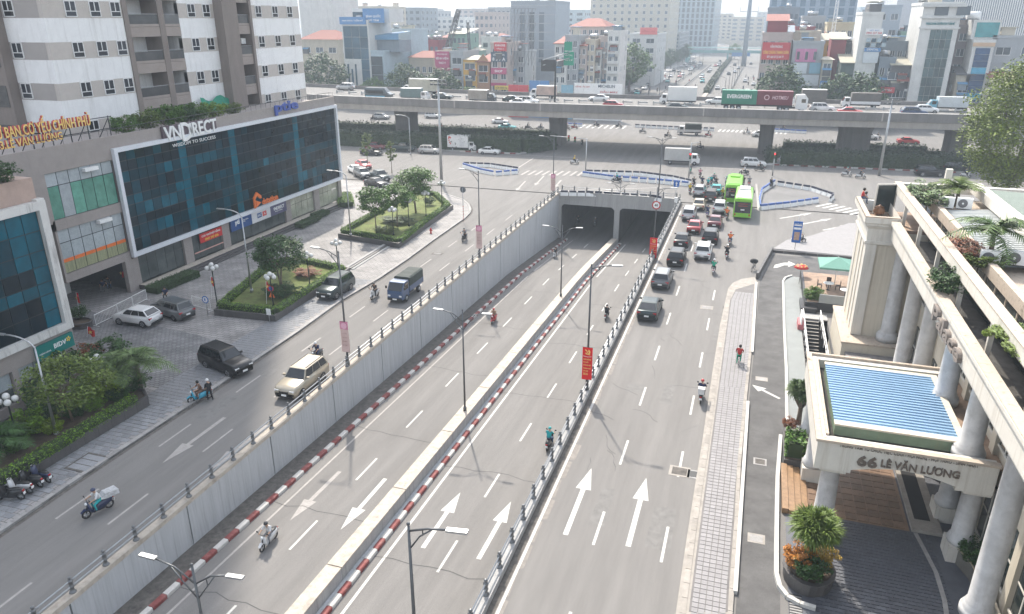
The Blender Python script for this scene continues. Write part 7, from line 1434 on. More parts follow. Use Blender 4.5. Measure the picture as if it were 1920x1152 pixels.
row('navy topped barrier from the left in the back row above the tunnel portal', [(1098,327),(1200,330),(1262,338),(1296,346)]); row('blue and white barrier from the left in the front row above the tunnel portal', [(1092,330),(1180,344),(1262,352),(1338,358)] if False else [(1092,330),(1150,338),(1230,344),(1292,350)], 1)
row('navy topped barrier from the left of the small left island', [(868,312),(920,314),(972,322)]); row('white barrier from the left along the front of the small left island', [(868,314),(900,324),(925,329)], 1); row('blue barrier from the left at the right end of the small left island', [(928,330),(972,326)], 1)
row('navy topped barrier from the left along the far side of the right island', [(1456,348),(1520,358),(1562,372),(1555,380)]); row('blue and white barrier from the left along the near side of the right island', [(1425,394),(1480,388),(1534,380)], 1); row('barrier from the left along the left side of the right island', [(1452,346),(1428,362),(1423,380),(1425,394)], 1)
row('barrier from the left of the far row beyond the flyover', [(1190,239),(1262,243),(1340,246)]); row('barrier from the left of the far right row below the flyover', [(1440,247),(1512,251)], 1); row('barrier from the left of the far left row beside the middle pier', [(1056,236),(1092,238)], 1)
row('navy topped barrier from the left standing behind the portal railing', [(1050,367),(1130,369),(1215,374),(1240,379)])
isl = MB(); P = [at(*q) for q in ((1455,350),(1520,359),(1560,373),(1530,381),(1425,393),(1425,370))]; isl.prism([(p.x,p.y) for p in P],-.02,.012); obj('traffic_island', isl, GROUND, kind='structure')
# sign gantry on the flyover
p = dk(1040,11.9); o = thing('sign_gantry', 'road sign gantry on the flyover with a dark board and green boards', 'sign gantry', p); h = topz((1040,112),p)-p.z; obj('post', MB().tube([(0,0,0),(0,0,h)],.22,8), DMETAL, o); q = MB(); q.tube([(-2.6,-1,h-.1),(3.5,1.5,h+1.6)],.12,6); q.tube([(-2.6,-1,h-1.2),(3.5,1.5,h+.5)],.12,6); obj('arm', q, STEEL, o); obj('sign_board', MB().obox((-1.4,-.8,h-1.2),(3.2,.12,2.4)), DMETAL, o, label='dark sign board seen from behind')
GS = mat('sign_green', (.01,.24,.15), .5, var=.06); q = obj('sign_board', MB().obox((2.6,1.2,h+.2),(2.2,.12,2.8)), GS, o, label='lower green sign board'); obj('sign_board', MB().obox((2.4,1.2,h+2.7),(1.7,.12,1.8)), GS, o, label='upper green sign board'); text('lettering', 'HÀ ĐÔNG', WHITE, (1.8,1.13,h+.7), (1,0,0), ZD, 1.6, .4, .01, o); text('lettering', 'NGÃ TƯ SỞ', WHITE, (1.8,1.13,h-.3), (1,0,0), ZD, 1.6, .4, .01, o)
# ================================================================ city beyond the flyover
def fx(px, y, Y): return onY(px, y, Y)
BW = {}
def bwin(w, h, m_, sill=True):
    k = (round(w,1), round(h,1), m_.name)
    if k not in BW:
        q = MB(); q.box(-w/2,-.06,0,w/2,.02,h,0); q.box(-w/2-.1,-.10,-.12,w/2+.1,.02,0,1); q.box(-w/2-.08,-.09,0,-w/2,.02,h,1); q.box(w/2,-.09,0,w/2+.08,.02,h,1); q.box(-.04,-.08,0,.04,-.06,h,1); BW[k] = q.mesh('window', [m_, WHITE])
    return BW[k]
FG = mat('far_window_glass', (.07,.09,.11), .2, var=0, rand=.6); FGB = mat('far_blue_glass', (.04,.09,.13), .12, var=.3, scale=.4, rand=.25)
def pal(name, c, **k): return mat(name, c, .85, var=.1, scale=.5, stain=(.8,.35,(1,1,.1),tuple(x*.55 for x in c)), **k)
CREAM = pal('far_cream', (.52,.47,.38)); GREYB = pal('far_grey', (.34,.36,.38)); WHB = pal('far_white', (.60,.60,.58)); PINKB = pal('far_pinkish', (.45,.38,.35)); BLUEB = pal('far_pale_blue', (.38,.47,.52)); BEIGE = pal('far_beige', (.42,.38,.31)); YELB = pal('far_yellow', (.62,.36,.06)); BRNB = pal('far_brown', (.38,.22,.13)); DKB = pal('far_dark', (.10,.10,.105)); MARO = pal('far_maroon', (.24,.05,.06)); SLATE = pal('far_slate', (.20,.24,.28))
TILR = mat('red_roof_tile', (.23,.07,.05), .8, var=.2, scale=2, stretch=(1,4,1)); TILP = mat('pale_roof_sheet', (.34,.32,.25), .7, var=.1); BLR = mat('blue_roof', (.10,.25,.42), .6, var=.1); SGR = mat('far_sign_red', (.50,.04,.05), .5, var=.05); SGB = mat('far_sign_blue', (.08,.22,.45), .5, var=.05); SGM = mat('far_sign_magenta', (.42,.06,.15), .5, var=.05); SGN = mat('far_sign_navy', (.05,.08,.12), .5, var=.05)
NB = [0]
def bld(label, x0, x1, yt, Y, depth, m_, floors=None, cols=0, roof=None, wm=FG, ww=None, name='shop_house', cat='building', side=True, ylo=190, group=None, balc=None, indiv=True, rowh=3.4, roofm=None, wall='wall', flat=False):
    a, b = fx(x0, yt, Y), fx(x1, yt, Y); X0, X1, h = a.x, b.x, a.z; t = thing(name, label, cat, ((X0+X1)/2, Y, 0), 0, group); P = lambda n, m, mt, **k: wobj(n, m, mt, t, **k)
    P(wall, MB().box(X0,Y,0,X1,Y+depth,h), m_)
    if roof is None: q = MB(); q.box(X0-.15,Y-.15,h,X1+.15,Y+.25,h+.7); q.box(X0-.15,Y+.26,h,X0+.2,Y+depth,h+.7); q.box(X1-.2,Y+.26,h,X1+.15,Y+depth,h+.7); P('parapet', q, m_)
    elif roof == 'hip':
        q = MB(); e = .5; hh = min(3, (X1-X0)*.22); q.add([(X0-e,Y-e,h),(X1+e,Y-e,h),(X1+e,Y+depth+e,h),(X0-e,Y+depth+e,h),(lerp(X0,X1,.3),Y+depth*.5,h+hh),(lerp(X0,X1,.7),Y+depth*.5,h+hh)], [(0,1,5,4),(1,2,5),(2,3,4,5),(3,0,4),(3,2,1,0)]); P('roof', q, roofm)
    elif roof == 'shed': q = MB(); q.add([(X0-.4,Y-.8,h+.1),(X1+.4,Y-.8,h+.1),(X1+.4,Y+depth,h+1.8),(X0-.4,Y+depth,h+1.8),(X0-.4,Y-.8,h-.1),(X1+.4,Y-.8,h-.1)], [(0,1,2,3),(4,5,1,0)]); P('roof', q, roofm)
    if cols:
        n = floors or max(1, int((h-2)/rowh)); fh = (h-1.5)/n; cw = (X1-X0)/cols; w = ww or cw*.55; wh = min(1.7, fh*.55) if not flat else fh*.8; J = MB()
        for j in range(n):
            z = 1.2 + fh*j + (fh-wh)*.45
            if z < 5: continue
            for i in range(cols):
                x = X0 + cw*(i+.5)
                if indiv: o = obj('window', bwin(w, wh, wm), None, t, (x-t.location.x, -.001, z))
                else: J.box(x-w/2,Y-.05,z,x+w/2,Y+.02,z+wh)
            if balc and j % 1 == 0: P('balcony', MB().box(X0+.2,Y-.9,z-.5,X1-.2,Y-.02,z+.35), balc)
            if side:
                sx = X1 if X1 < 0 else X0
                if X1 < 0 or X0 > 4:
                    for k in range(max(1,int(depth/6))):
                        y = Y + depth*(k+.5)/max(1,int(depth/6))
                        if indiv and rnd.random() < .7: obj('window', bwin(min(w,1.2), wh, wm), None, t, (sx-t.location.x, y-t.location.y, z), R(90) if X1 < 0 else R(-90))
                        elif not indiv: J.box(sx-.04,y-w/2,z,sx+.04,y+w/2,z+wh)
        if J.v: P('window_rows', J, wm, kind='stuff')
    NB[0] += 1; rc_ = random.Random(NB[0])
    if roof is None and h < 60 and Y < 420:
        for _ in range(rc_.randint(1,3)):
            x, y, w2, hh = rc_.uniform(X0+.5, max(X0+.6,X1-3)), Y + rc_.uniform(1.5, max(2,depth-4)), rc_.uniform(1.5,3.2), rc_.uniform(1.2,2.8)
            if rc_.random() < .5: wobj('roof_room', MB().box(x,y,h,x+w2,y+2.5,h+hh), rc_.choice((GREYB,CREAM,SLATE,PINKB)), t); wobj('roof_sheet', MB().box(x-.4,y-.5,h+hh,x+w2+.5,y+3,h+hh+.15), rc_.choice((TILP,TILR,BLR,SLATE)), t)
            else: wobj('water_tank', MB().tube([(x,y,h+1.5),(x+1.9,y,h+1.5)],.62,10), STEEL, t); wobj('tank_stand', MB().box(x+.2,y-.5,h,x+1.7,y+.5,h+.9), METAL, t)
    if cols and indiv and Y < 300:
        for j in range(2):
            if rc_.random() < .7: x = rc_.uniform(X0+.3, max(X0+.4,X1-2.2)); z = rc_.uniform(6, max(7,h-3)); wobj('balcony_cage', MB().box(x,Y-.8,z,x+1.9,Y-.03,z+1.5), rc_.choice((METAL,SLATE,DKB)), t); wobj('awning', MB().add([(x-.2,Y-1.1,z+1.55),(x+2.1,Y-1.1,z+1.55),(x+2.1,Y-.02,z+2.0),(x-.2,Y-.02,z+2.0),(x-.2,Y-1.1,z+1.5),(x+2.1,Y-1.1,z+1.5)],[(0,1,2,3),(4,5,1,0)]), rc_.choice((TILP,TILR,BLR)), t)
            if rc_.random() < .6: x = rc_.uniform(X0+.3, X1-1); z = rc_.uniform(6, max(7,h-3)); wobj('air_conditioner', MB().box(x,Y-.45,z,x+.9,Y-.02,z+.6), WHITE, t)
    return t, X0, X1, h
def board(t, x0, x1, y0, y1, Y, m_, txt=(), tm=WHITE, name='sign_board'):
    """flat sign on a front face; txt: (string, top fraction, height fraction, width fraction)"""
    a, b = fx(x0, y1, Y), fx(x1, y0, Y); wobj(name, MB().box(a.x,Y-.35,a.z,b.x,Y-.1,b.z), m_, t); W_, H_ = b.x-a.x, b.z-a.z
    for s_, f0, fh, fw, *c in txt:
        o = text('lettering', s_, c[0] if c else tm, (a.x + W_*(1-fw)/2, Y-.352, b.z - H_*(f0+fh)), (1,0,0), ZD, W_*fw, H_*fh, .02, t, .02); o.matrix_parent_inverse = Matrix.Translation(-Vector(t.location))
Y1_ = 222
t, *_ = bld('blank white concrete block beyond the apartment tower', 556, 618, -40, 262, 20, WHB, name='apartment_block')
t, *_ = bld('beige building with dull red hipped roof beside the apartment tower', 562, 634, 74, 240, 14, BEIGE, 3, 3, 'hip', roofm=TILR)
t, X0, X1, h = bld('narrow blue glass shop house in a white frame with blue signs on top', 640, 690, 42, Y1_, 16, WHB, name='glass_shop_house')
for i in range(3):
    for j in range(7):
        if j < 4 and i < 2: continue
        a, b = lerp(X0+.4,X1-.4,i/3), lerp(X0+.4,X1-.4,(i+1)/3); wobj('glass_pane', MB().box(a+.05,Y1_-.08,1+h*.85*j/7*1.08,b-.05,Y1_-.02,1+h*.85*(j+1)/7*1.08-.08), FGB, t)
for i, (a, b) in enumerate(((.25,.62),(.42,.84),(.60,.95))): wobj('slit_window', MB().box(X0+1.0+1.35*i,Y1_-.08,h*.06+h*.04*i,X0+1.6+1.35*i,Y1_-.02,h*.5-h*.06*(i%2)), FGB, t)
board(t, 638, 686, 32, 46, Y1_, SGB, [('NHA KHOA THẨM MỸ', .3, .3, .8)]); board(t, 682, 720, 16, 43, Y1_+1, SGB, [('BÌNH QUỐC', .4, .25, .7), ('MỸ TÂM', .72, .18, .5)])
wobj('roof_room', MB().box(X0+2.5,Y1_+3,h,X1+6,Y1_+13,h+4), WHB, t); wobj('roof_glazing', MB().box(X0+2.6,Y1_+2.9,h+1,X1+1,Y1_+2.99,h+3), FGB, t)
t, X0, X1, h = bld('lower white shop house with dark glass front and pale blue side wall', 690, 718, 99, Y1_+.5, 26, BLUEB, name='glass_shop_house')
for j in range(5): wobj('glass_pane', MB().box(X0+.3,Y1_+.38,1+(h-2)*j/5,X1-.3,Y1_+.45,1+(h-2)*(j+1)/5-.1), mat('far_dark_glass', (.03,.045,.055), .15, var=.3, rand=.2), t)
q = MB(); q.add([(X0-.5,Y1_+4,h+5),(X1+4,Y1_+4,h+5.6),(X1+4,Y1_+14,h+6.4),(X0-.5,Y1_+14,h+5.6),(X0-.5,Y1_+4,h+3.8),(X1+4,Y1_+4,h+3.8)],[(0,1,2,3),(4,5,1,0)]); wobj('roof', q, BLR, t); wobj('roof_room', MB().box(X0+.5,Y1_+5,h,X1+3.5,Y1_+14,h+3.75), SLATE, t)
t, *_ = bld('tall pale blue windowless wall building behind the glass shop houses', 716, 770, 58, Y1_+20, 14, BLUEB, 4, 0)
t, *_ = bld('small house with orange hipped roof above the trees', 766, 812, 108, 234, 12, BEIGE, 2, 4, 'hip', roofm=TILR, name='house', cat='house')
t, *_ = bld('narrow black and white shop house right of the maroon billboard', 845, 868, 100, Y1_, 14, GREYB, 4, 1, ww=3.0, wm=mat('far_dark_glass', (.03,.045,.055)))
t, X0, X1, h = bld('house carrying the maroon animal hospital billboard', 817, 844, 100, Y1_+3, 12, PINKB, 3, 0); board(t, 817, 843, 97, 132, Y1_+3, SGM, [('BỆNH VIỆN', .28, .16, .85), ('THÚ Y', .52, .14, .5), ('THÚ CƯNG 24H', .1, .07, .7)])
t, X0, X1, h = bld('bright yellow shop house with white windows', 868, 894, 112, Y1_, 13, YELB, 4, 1, 'hip', ww=3.2, roofm=TILP); wobj('upper_wall', MB().box(X0,Y1_+2,h,X1,Y1_+12,h+.02), DKB, t)
for j in range(4): wobj('trim', MB().box(X0+.1,Y1_-.2,h*(.2+.25*j)-.35,X1-.1,Y1_-.02,h*(.2+.25*j)-.1), CREAM, t)
t, X0, X1, h = bld('orange brown gabled shop house beside the yellow one', 894, 918, 116, Y1_, 13, BRNB, 4, 1, 'shed', ww=2.8, roofm=TILR); q = MB(); q.add([(X0,Y1_-.1,h),(X1,Y1_-.1,h),((X0+X1)/2,Y1_-.1,h+2.2),(X0,Y1_+.2,h),(X1,Y1_+.2,h),((X0+X1)/2,Y1_+.2,h+2.2)],[(0,1,2),(5,4,3),(0,2,5,3),(1,4,5,2)]); wobj('gable', q, BRNB, t)
t, X0, X1, h = bld('shop house covered in red and navy signs with a steel frame on its roof', 920, 952, 84, Y1_, 13, PINKB, 5, 2)
board(t, 927, 950, 80, 96, Y1_-.2, SGR, [('KARAOKE', .2, .25, .8), ('TẦNG 2', .6, .2, .6)]); board(t, 921, 951, 98, 116, Y1_-.2, SGN, [('QUÁN CAFE', .15, .25, .7), ('8 5 7 A', .55, .35, .8)]); board(t, 921, 950, 128, 139, Y1_-.2, SGM, [('SHOP', .3, .4, .5)]); board(t, 921, 950, 156, 161, Y1_-.2, SGM); board(t, 928, 954, 161, 168, Y1_-1.2, mat('far_sign_yellow', (.65,.50,.10), .5, var=.05), [('CỬA HÀNG XE', .2, .55, .8)], BLACK)
q = MB()
for i in range(7):
    for j in range(4): q.tube([(X1+i*1.1,Y1_+3,h-6+j*4),(X1+i*1.1,Y1_+3,h-2+j*4)],.08,4); q.tube([(X1+i*1.1,Y1_+3,h-6+j*4),(X1+(i+1)*1.1,Y1_+3,h-2+j*4)],.06,4); q.tube([(X1,Y1_+3,h-2+j*4),(X1+7.7,Y1_+3,h-2+j*4)],.06,4)
wobj('steel_frame', q, GSG, t)
t, *_ = bld('grey house behind the steel frame left of the slab tower', 952, 985, 100, Y1_+6, 12, GREYB, 5, 2)
def fence(label, x0, x1, y0, y1, Y, m_, txt=()):
    a = fx((x0+x1)/2, y1, Y); t = thing('site_hoarding', label, 'hoarding', (a.x, Y, 0)); A_, B_ = fx(x0,y1,Y), fx(x1,y0,Y); n = max(2,int((B_.x-A_.x)/2.5))
    for i in range(n): wobj('panel', MB().box(lerp(A_.x,B_.x,i/n)+.03,Y,0,lerp(A_.x,B_.x,(i+1)/n)-.03,Y+.15,B_.z), m_, t)
    for s_, f0, fh, x_, fw, mm in txt: W_ = B_.x-A_.x; H_ = B_.z-A_.z; o = text('lettering', s_, mm, (A_.x+W_*x_, Y-.03, B_.z-H_*(f0+fh)), (1,0,0), ZD, W_*fw, H_*fh, .02, t, .02); o.matrix_parent_inverse = Matrix.Translation(-Vector(t.location))
fence('red metal hoarding beyond the flyover left of the blue one', 953, 991, 160, 172, 206, SGR); fence('blue metal hoarding beyond the flyover beside the red one', 992, 1030, 152, 172, 207, SGB); fence('pale blue hoarding beside the white tyre shop banner', 1052, 1075, 160, 174, 206, mat('far_sky_panel', (.2,.38,.48), .6, var=.1))
fence('white tyre shop hoarding with red edging and lettering', 1076, 1168, 158, 176, 206, WHITE, [('LỐP XE - ẮC QUY', .2, .22, .03, .3, SGR), ('MICHELIN', .1, .28, .5, .34, SGN), ('DẦU MÁY', .6, .26, .55, .36, SGR)])
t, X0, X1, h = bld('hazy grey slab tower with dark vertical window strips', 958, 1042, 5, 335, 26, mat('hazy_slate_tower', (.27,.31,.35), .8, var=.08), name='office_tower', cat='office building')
for i in range(3): wobj('window_strip', MB().box(lerp(X0,X1,.2+.22*i),334.9,8,lerp(X0,X1,.31+.22*i),334.98,h-4), FG, t)
for j in range(8): wobj('floor_band', MB().box(X0-.1,334.8,6+j*3.6,X1+.1,334.89,6.4+j*3.6), GREYB, t)
for i, (a, b, yt, mm, nm) in enumerate(((1040,1062,82,WHB,'white'),(1060,1085,70,GREYB,'grey'),(1082,1100,86,PINKB,'pinkish'),(1098,1116,78,CREAM,'cream'),(1113,1128,92,WHB,'narrow white'),(1126,1142,72,PINKB,'brown topped'))): bld(f'{nm} terrace house {("at the left end of","second in","third in","fourth in","fifth in","sixth in")[i]} the row left of the boulevard', a, b, yt, 232+i*2, 14, mm, 6, 2, None if i % 2 else 'shed', roofm=TILR, group='terrace houses left of the boulevard')
bld('slim white tower house with banded storeys left of the leafy corner tree', 1140, 1163, 62, 240, 14, WHB, 7, 2, balc=WHB); bld('red roofed long building behind the terrace row', 1070, 1135, 50, 265, 20, PINKB, 7, 6, 'hip', roofm=TILR)
t, X0, X1, h = bld('white corner house with a red sign on its roof by the boulevard', 1181, 1233, 66, 322, 30, WHB, 5, 2); board(t, 1200, 1233, 52, 65, 322, mat('far_sign_coral', (.72,.16,.15), .5, var=.05), [('HỒNG HÀ', .3, .4, .8)], SGR)
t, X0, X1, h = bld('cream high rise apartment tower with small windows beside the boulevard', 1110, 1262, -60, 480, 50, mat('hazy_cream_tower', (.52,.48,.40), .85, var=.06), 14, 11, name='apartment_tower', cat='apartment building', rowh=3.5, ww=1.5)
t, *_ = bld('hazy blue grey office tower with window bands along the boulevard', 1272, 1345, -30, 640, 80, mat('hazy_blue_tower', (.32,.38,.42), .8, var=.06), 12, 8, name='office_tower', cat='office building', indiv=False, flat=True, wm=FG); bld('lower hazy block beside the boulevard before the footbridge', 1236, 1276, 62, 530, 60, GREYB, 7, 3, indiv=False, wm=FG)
t, X0, X1, h = bld('house behind the red notary office billboard at the boulevard corner', 1430, 1486, 66, 226, 16, PINKB, 5, 4); board(t, 1427, 1483, 80, 112, 225, SGR, [('VĂN PHÒNG', .12, .2, .45), ('CÔNG CHỨNG THANH XUÂN', .42, .24, .92, mat('far_sign_gold', (.85,.55,.08), .5, var=0)), ('ĐT: 024 37 22 44 77', .76, .14, .6)])
wobj('roof_room', MB().box(X0+1,228,h,X1-1.5,240,h+3.6), MARO, t); q = MB(); q.add([(X0+.5,227.5,h+3.6),(X1-1,227.5,h+3.6),(X1-1,241,h+5.4),(X0+.5,241,h+5.4)],[(0,1,2,3)]); wobj('roof', q, TILR, t)
t, X0, X1, h = bld('house with pink curtain windows above white and blue lower panels', 1488, 1546, 82, 224, 14, GREYB, 0, 0); board(t, 1490, 1532, 92, 116, 224, mat('far_pink_panel', (.55,.20,.36), .6, var=.3, scale=.8, stretch=(2,1,.2)))
for i in range(3): wobj('dark_window', MB().box(X0+1.2+2.1*i,223.55,fx(1500,112,224).z,X0+1.9+2.1*i,223.64,fx(1500,97,224).z), FG, t)
board(t, 1487, 1514, 118, 138, 224, mat('far_white_panel', (.58,.62,.65), .5, var=.06)); board(t, 1516, 1540, 118, 138, 224, mat('far_sky_panel', (.2,.38,.48))); board(t, 1490, 1536, 141, 160, 224, mat('far_white_panel', (.58,.62,.65)))
t, X0, X1, h = bld('slender cream gabled house with blue sign at its foot', 1543, 1562, 112, 222, 12, CREAM, 5, 1, 'hip', ww=1.8, roofm=CREAM); board(t, 1535, 1553, 152, 171, 221, SGB, [('BIA HƠI', .15, .25, .7), ('HẢI XỒM', .5, .25, .7)])
bld('dark red windowless block behind the gabled house', 1560, 1588, 74, 236, 10, MARO, 0, 0, 'shed', roofm=TILP); bld('dark brick house between the red block and the narrow tower', 1585, 1612, 86, 238, 14, DKB, 4, 2); bld('green sided shed house left of the narrow white tower', 1578, 1612, 118, 224, 12, mat('far_green_wall', (.09,.13,.12), .8, var=.2), 2, 0, 'shed', roofm=TILP)
t, X0, X1, h = bld('tall narrow white house stacked with small advertising boards', 1618, 1657, 28, 223, 16, WHB, 0, 0)
board(t, 1622, 1656, 54, 66, 223, WHITE, [('VIỆT ĐỨC', .12, .3, .6, SGB), ('0902 237 368', .5, .35, .9, SGR)]); board(t, 1620, 1652, 90, 97, 223, SGB, [('DENTAL', .2, .5, .7)]); board(t, 1616, 1648, 98, 118, 223, mat('far_white_panel', (.58,.62,.65)))
for i in range(4):
    for j in range(2): wobj('lattice_window', MB().box(X0+1.8+1.25*i,222.6,fx(1620,88-9*j,223).z,X0+2.8+1.25*i,222.9,fx(1620,81-9*j,223).z), BLUEB if (i+j) % 2 else FGB, t)
for z_ in (0,1): wobj('roof_room', MB().box(X0+1.5,225,h+3*z_,X1-.5+z_*.2,234,h+3*z_+(2.6 if z_ == 0 else .25)), DKB if z_ == 0 else TILP, t)
t, X0, X1, h = bld('dim brick shop house with red hoarding right of the narrow tower', 1650, 1680, 112, 222, 12, SLATE, 3, 2); board(t, 1645, 1678, 164, 174, 220, SGR, [('CẮT TÓC', .2, .5, .7)]); t, *_ = bld('small house with beige awning roof and air conditioners left of the white clinic', 1672, 1714, 122, 221, 12, DKB, 3, 2, 'shed', ww=3.4, roofm=TILP); q = MB(); a = fx(1680,152,221); q.add([(a.x,219.5,a.z),(a.x+7,219.5,a.z),(a.x+7,221,a.z+1),(a.x,221,a.z+1)],[(0,1,2,3)]); wobj('awning', q, TILR, t)
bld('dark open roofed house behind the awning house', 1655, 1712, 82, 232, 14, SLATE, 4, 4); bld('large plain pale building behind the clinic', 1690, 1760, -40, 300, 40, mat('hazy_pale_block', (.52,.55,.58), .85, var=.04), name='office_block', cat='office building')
t, X0, X1, h = bld('tall white clinic building with a high dark glass front', 1733, 1806, 10, 219, 18, WHB, 0, 0, name='clinic_building')
a, b = fx(1745,56,219), fx(1787,56,219); b.z = a.z; a.z = 1.0
for i in range(4):
    for j in range(10): wobj('glass_pane', MB().box(lerp(a.x,b.x,i/4)+.04,218.88,lerp(a.z,b.z,j/10)+.04,lerp(a.x,b.x,(i+1)/4)-.04,218.96,lerp(a.z,b.z,(j+1)/10)-.04), mat('clinic_glass', (.055,.095,.10), .12, var=.4, scale=.3, rand=.3), t)
z0 = fx(1760,47,219).z; o = text('lettering', 'PHÒNG KHÁM CHUYÊN KHOA THẨM MỸ', mat('teal_letter', (.03,.22,.24), .5, var=0), (X0+1.2,218.9,z0), (1,0,0), ZD, X1-X0-2.2, .85, .1, t, .02); o.matrix_parent_inverse = Matrix.Translation(-Vector(t.location))
for z_, e in ((z0-.9,.35),(z0+1.5,.45),(z0+4.6,.6),(h-.4,.8)): wobj('cornice', MB().box(X0-e,219-e,z_,X1+e,219-.01,z_+.4), WHB, t)
for i in range(2): wobj('window', MB().box(X0+2.6+4.8*i,218.85,z0+2.2,X0+5.6+4.8*i,218.98,z0+4.3), FG, t)
bld('narrow brown brick house wedged right of the clinic', 1797, 1822, 52, 226, 10, pal('far_brown_brick', (.22,.19,.19)), 6, 1); bld('low house with sagging sheet roofs under the brick house', 1795, 1826, 140, 219, 8, BEIGE, 2, 1, 'shed', roofm=DKB)
t, X0, X1, h = bld('narrow house with deep blue glass front and pale edges', 1826, 1866, 80, 219, 16, WHB, 0, 0, name='glass_shop_house')
for j in range(12): wobj('glass_pane', MB().box(X0+.7,218.88,1+(h-2.2)*j/12,X1-.7,218.96,1+(h-2.2)*(j+1)/12-.06), mat('deep_blue_glass', (.025,.07,.16), .12, var=.3, scale=.5, rand=.2) if j % 4 else mat('bright_blue_band', (.06,.33,.50), .2, var=.2), t)
wobj('orange_edge', MB().box(X0-.1,218.8,h-.9,X1+.1,218.95,h), mat('pale_orange_edge', (.55,.38,.25), .7), t); wobj('roof_room', MB().box(X0-.5,221,h+.7,X1+1.0,232,h+5.2), WHB, t); wobj('green_glazing', MB().box(X0+.3,220.85,h+1.2,X1+.6,220.99,h+4.6), mat('teal_glazing', (.06,.28,.30), .2, var=.2), t)
tk = thing('water_tank', 'round pale water tank on the roof right of the clinic', 'water tank', (X0-.5,223,h+5.21)); obj('tank', MB().tube([(-1.4,0,1),(1.4,0,1)],.95,14), WHITE, tk); obj('stand', MB().box(-1.2,-.6,0,1.2,.6,.2), METAL, tk)
bld('plain grey block with two small windows at the right edge', 1862, 1960, 72, 221, 16, GREYB, 4, 2); bld('red roofed house below the grey block', 1856, 1905, 146, 216, 8, BEIGE, 2, 3, 'shed', roofm=TILR)
t, X0, X1, h = bld('large office tower with white vertical fins at the upper right', 1800, 1990, -60, 300, 40, mat('fin_tower_glass', (.12,.18,.25), .3, var=.1), name='office_tower', cat='office building')
fin = MB().box(-.18,-.4,0,.18,0,60).mesh('fin', WHITE)
for i in range(44): o = obj('fin', fin, None, t, (X0+.5+(X1-X0)*i/44-t.location.x, -.02, 0)); o.scale.z = h/60
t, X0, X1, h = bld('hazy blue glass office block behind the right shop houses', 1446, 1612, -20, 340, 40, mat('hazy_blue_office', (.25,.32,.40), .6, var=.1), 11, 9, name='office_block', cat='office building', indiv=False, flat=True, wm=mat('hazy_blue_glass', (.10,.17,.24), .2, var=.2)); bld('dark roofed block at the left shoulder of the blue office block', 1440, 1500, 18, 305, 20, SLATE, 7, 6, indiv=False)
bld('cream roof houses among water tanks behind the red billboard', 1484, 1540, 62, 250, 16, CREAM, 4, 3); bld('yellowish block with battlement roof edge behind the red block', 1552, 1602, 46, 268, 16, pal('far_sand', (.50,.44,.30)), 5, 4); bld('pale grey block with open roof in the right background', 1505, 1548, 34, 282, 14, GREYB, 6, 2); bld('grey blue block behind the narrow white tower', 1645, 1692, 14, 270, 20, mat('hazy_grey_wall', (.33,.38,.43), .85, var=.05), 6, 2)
# filler houses, individually built, then the hazy far city
rr = random.Random(5); tones = [WHB, GREYB, CREAM, PINKB, BLUEB, BEIGE, SLATE, MARO, YELB, BRNB, pal('far_green_house', (.18,.30,.24))]; tn = ['white','grey','cream','pinkish','pale blue','beige','slate','maroon','yellow','brown','green']
def filler(x0, x1, yr, Yr, n, tag, grp, indiv=True):
    for i in range(n):
        w = rr.uniform(14,36); x = lerp(x0, x1, (i+.5*rr.random())/n); k = rr.randrange(11); yt = rr.uniform(*yr); Y = rr.uniform(*Yr)
        t, X0, X1, h = bld(f'hazy {tn[k]} {"low" if yt > 85 else "tall"} house, {ORD[i]} from left {tag}', x, x+w, yt, Y, rr.uniform(10,18), tones[k], None, rr.randint(2,4), rr.choice([None,None,'shed','hip']), name='far_house', group=grp, roofm=rr.choice([TILR,TILP,SLATE]), indiv=indiv)
        if rr.random() < .4: wobj('water_tank', MB().tube([(X0+1.5,Y+4,h+1.6),(X0+3.6,Y+4,h+1.6)],.7,10), STEEL, t)
filler(640, 960, (62,112), (250,330), 26, 'left of the grey slab tower', 'crowded houses left of the slab tower', False); filler(1040, 1150, (56,100), (262,320), 10, 'left of the boulevard', 'crowded houses left of the boulevard', False); filler(1440, 1720, (46,100), (240,300), 18, 'right of the boulevard', 'crowded houses right of the boulevard', False)
def far(x0, x1, yr, Yr, n, tag):
    for i in range(n):
        w = rr.uniform(30,70); x = lerp(x0, x1, (i+rr.random()*.6)/n); k = rr.randrange(7); bld(f'faint {tn[k]} {("first","second","third","fourth","fifth","sixth","seventh","eighth","ninth","tenth","eleventh","twelfth","thirteenth")[i]} from left among hazy tower blocks {tag}', x, x+w, rr.uniform(*yr), rr.uniform(*Yr), rr.uniform(20,40), tones[k], None, rr.randint(3,6), None, name='far_tower', group=f'faint tower blocks {tag}', indiv=False)
far(620, 960, (14,60), (380,760), 13, 'above the left houses'); far(1030, 1120, (20,45), (500,900), 4, 'between the slab and cream towers'); far(1330, 1450, (22,48), (700,1300), 6, 'at the end of the boulevard'); far(1450, 1900, (-10,30), (420,800), 9, 'above the right houses')
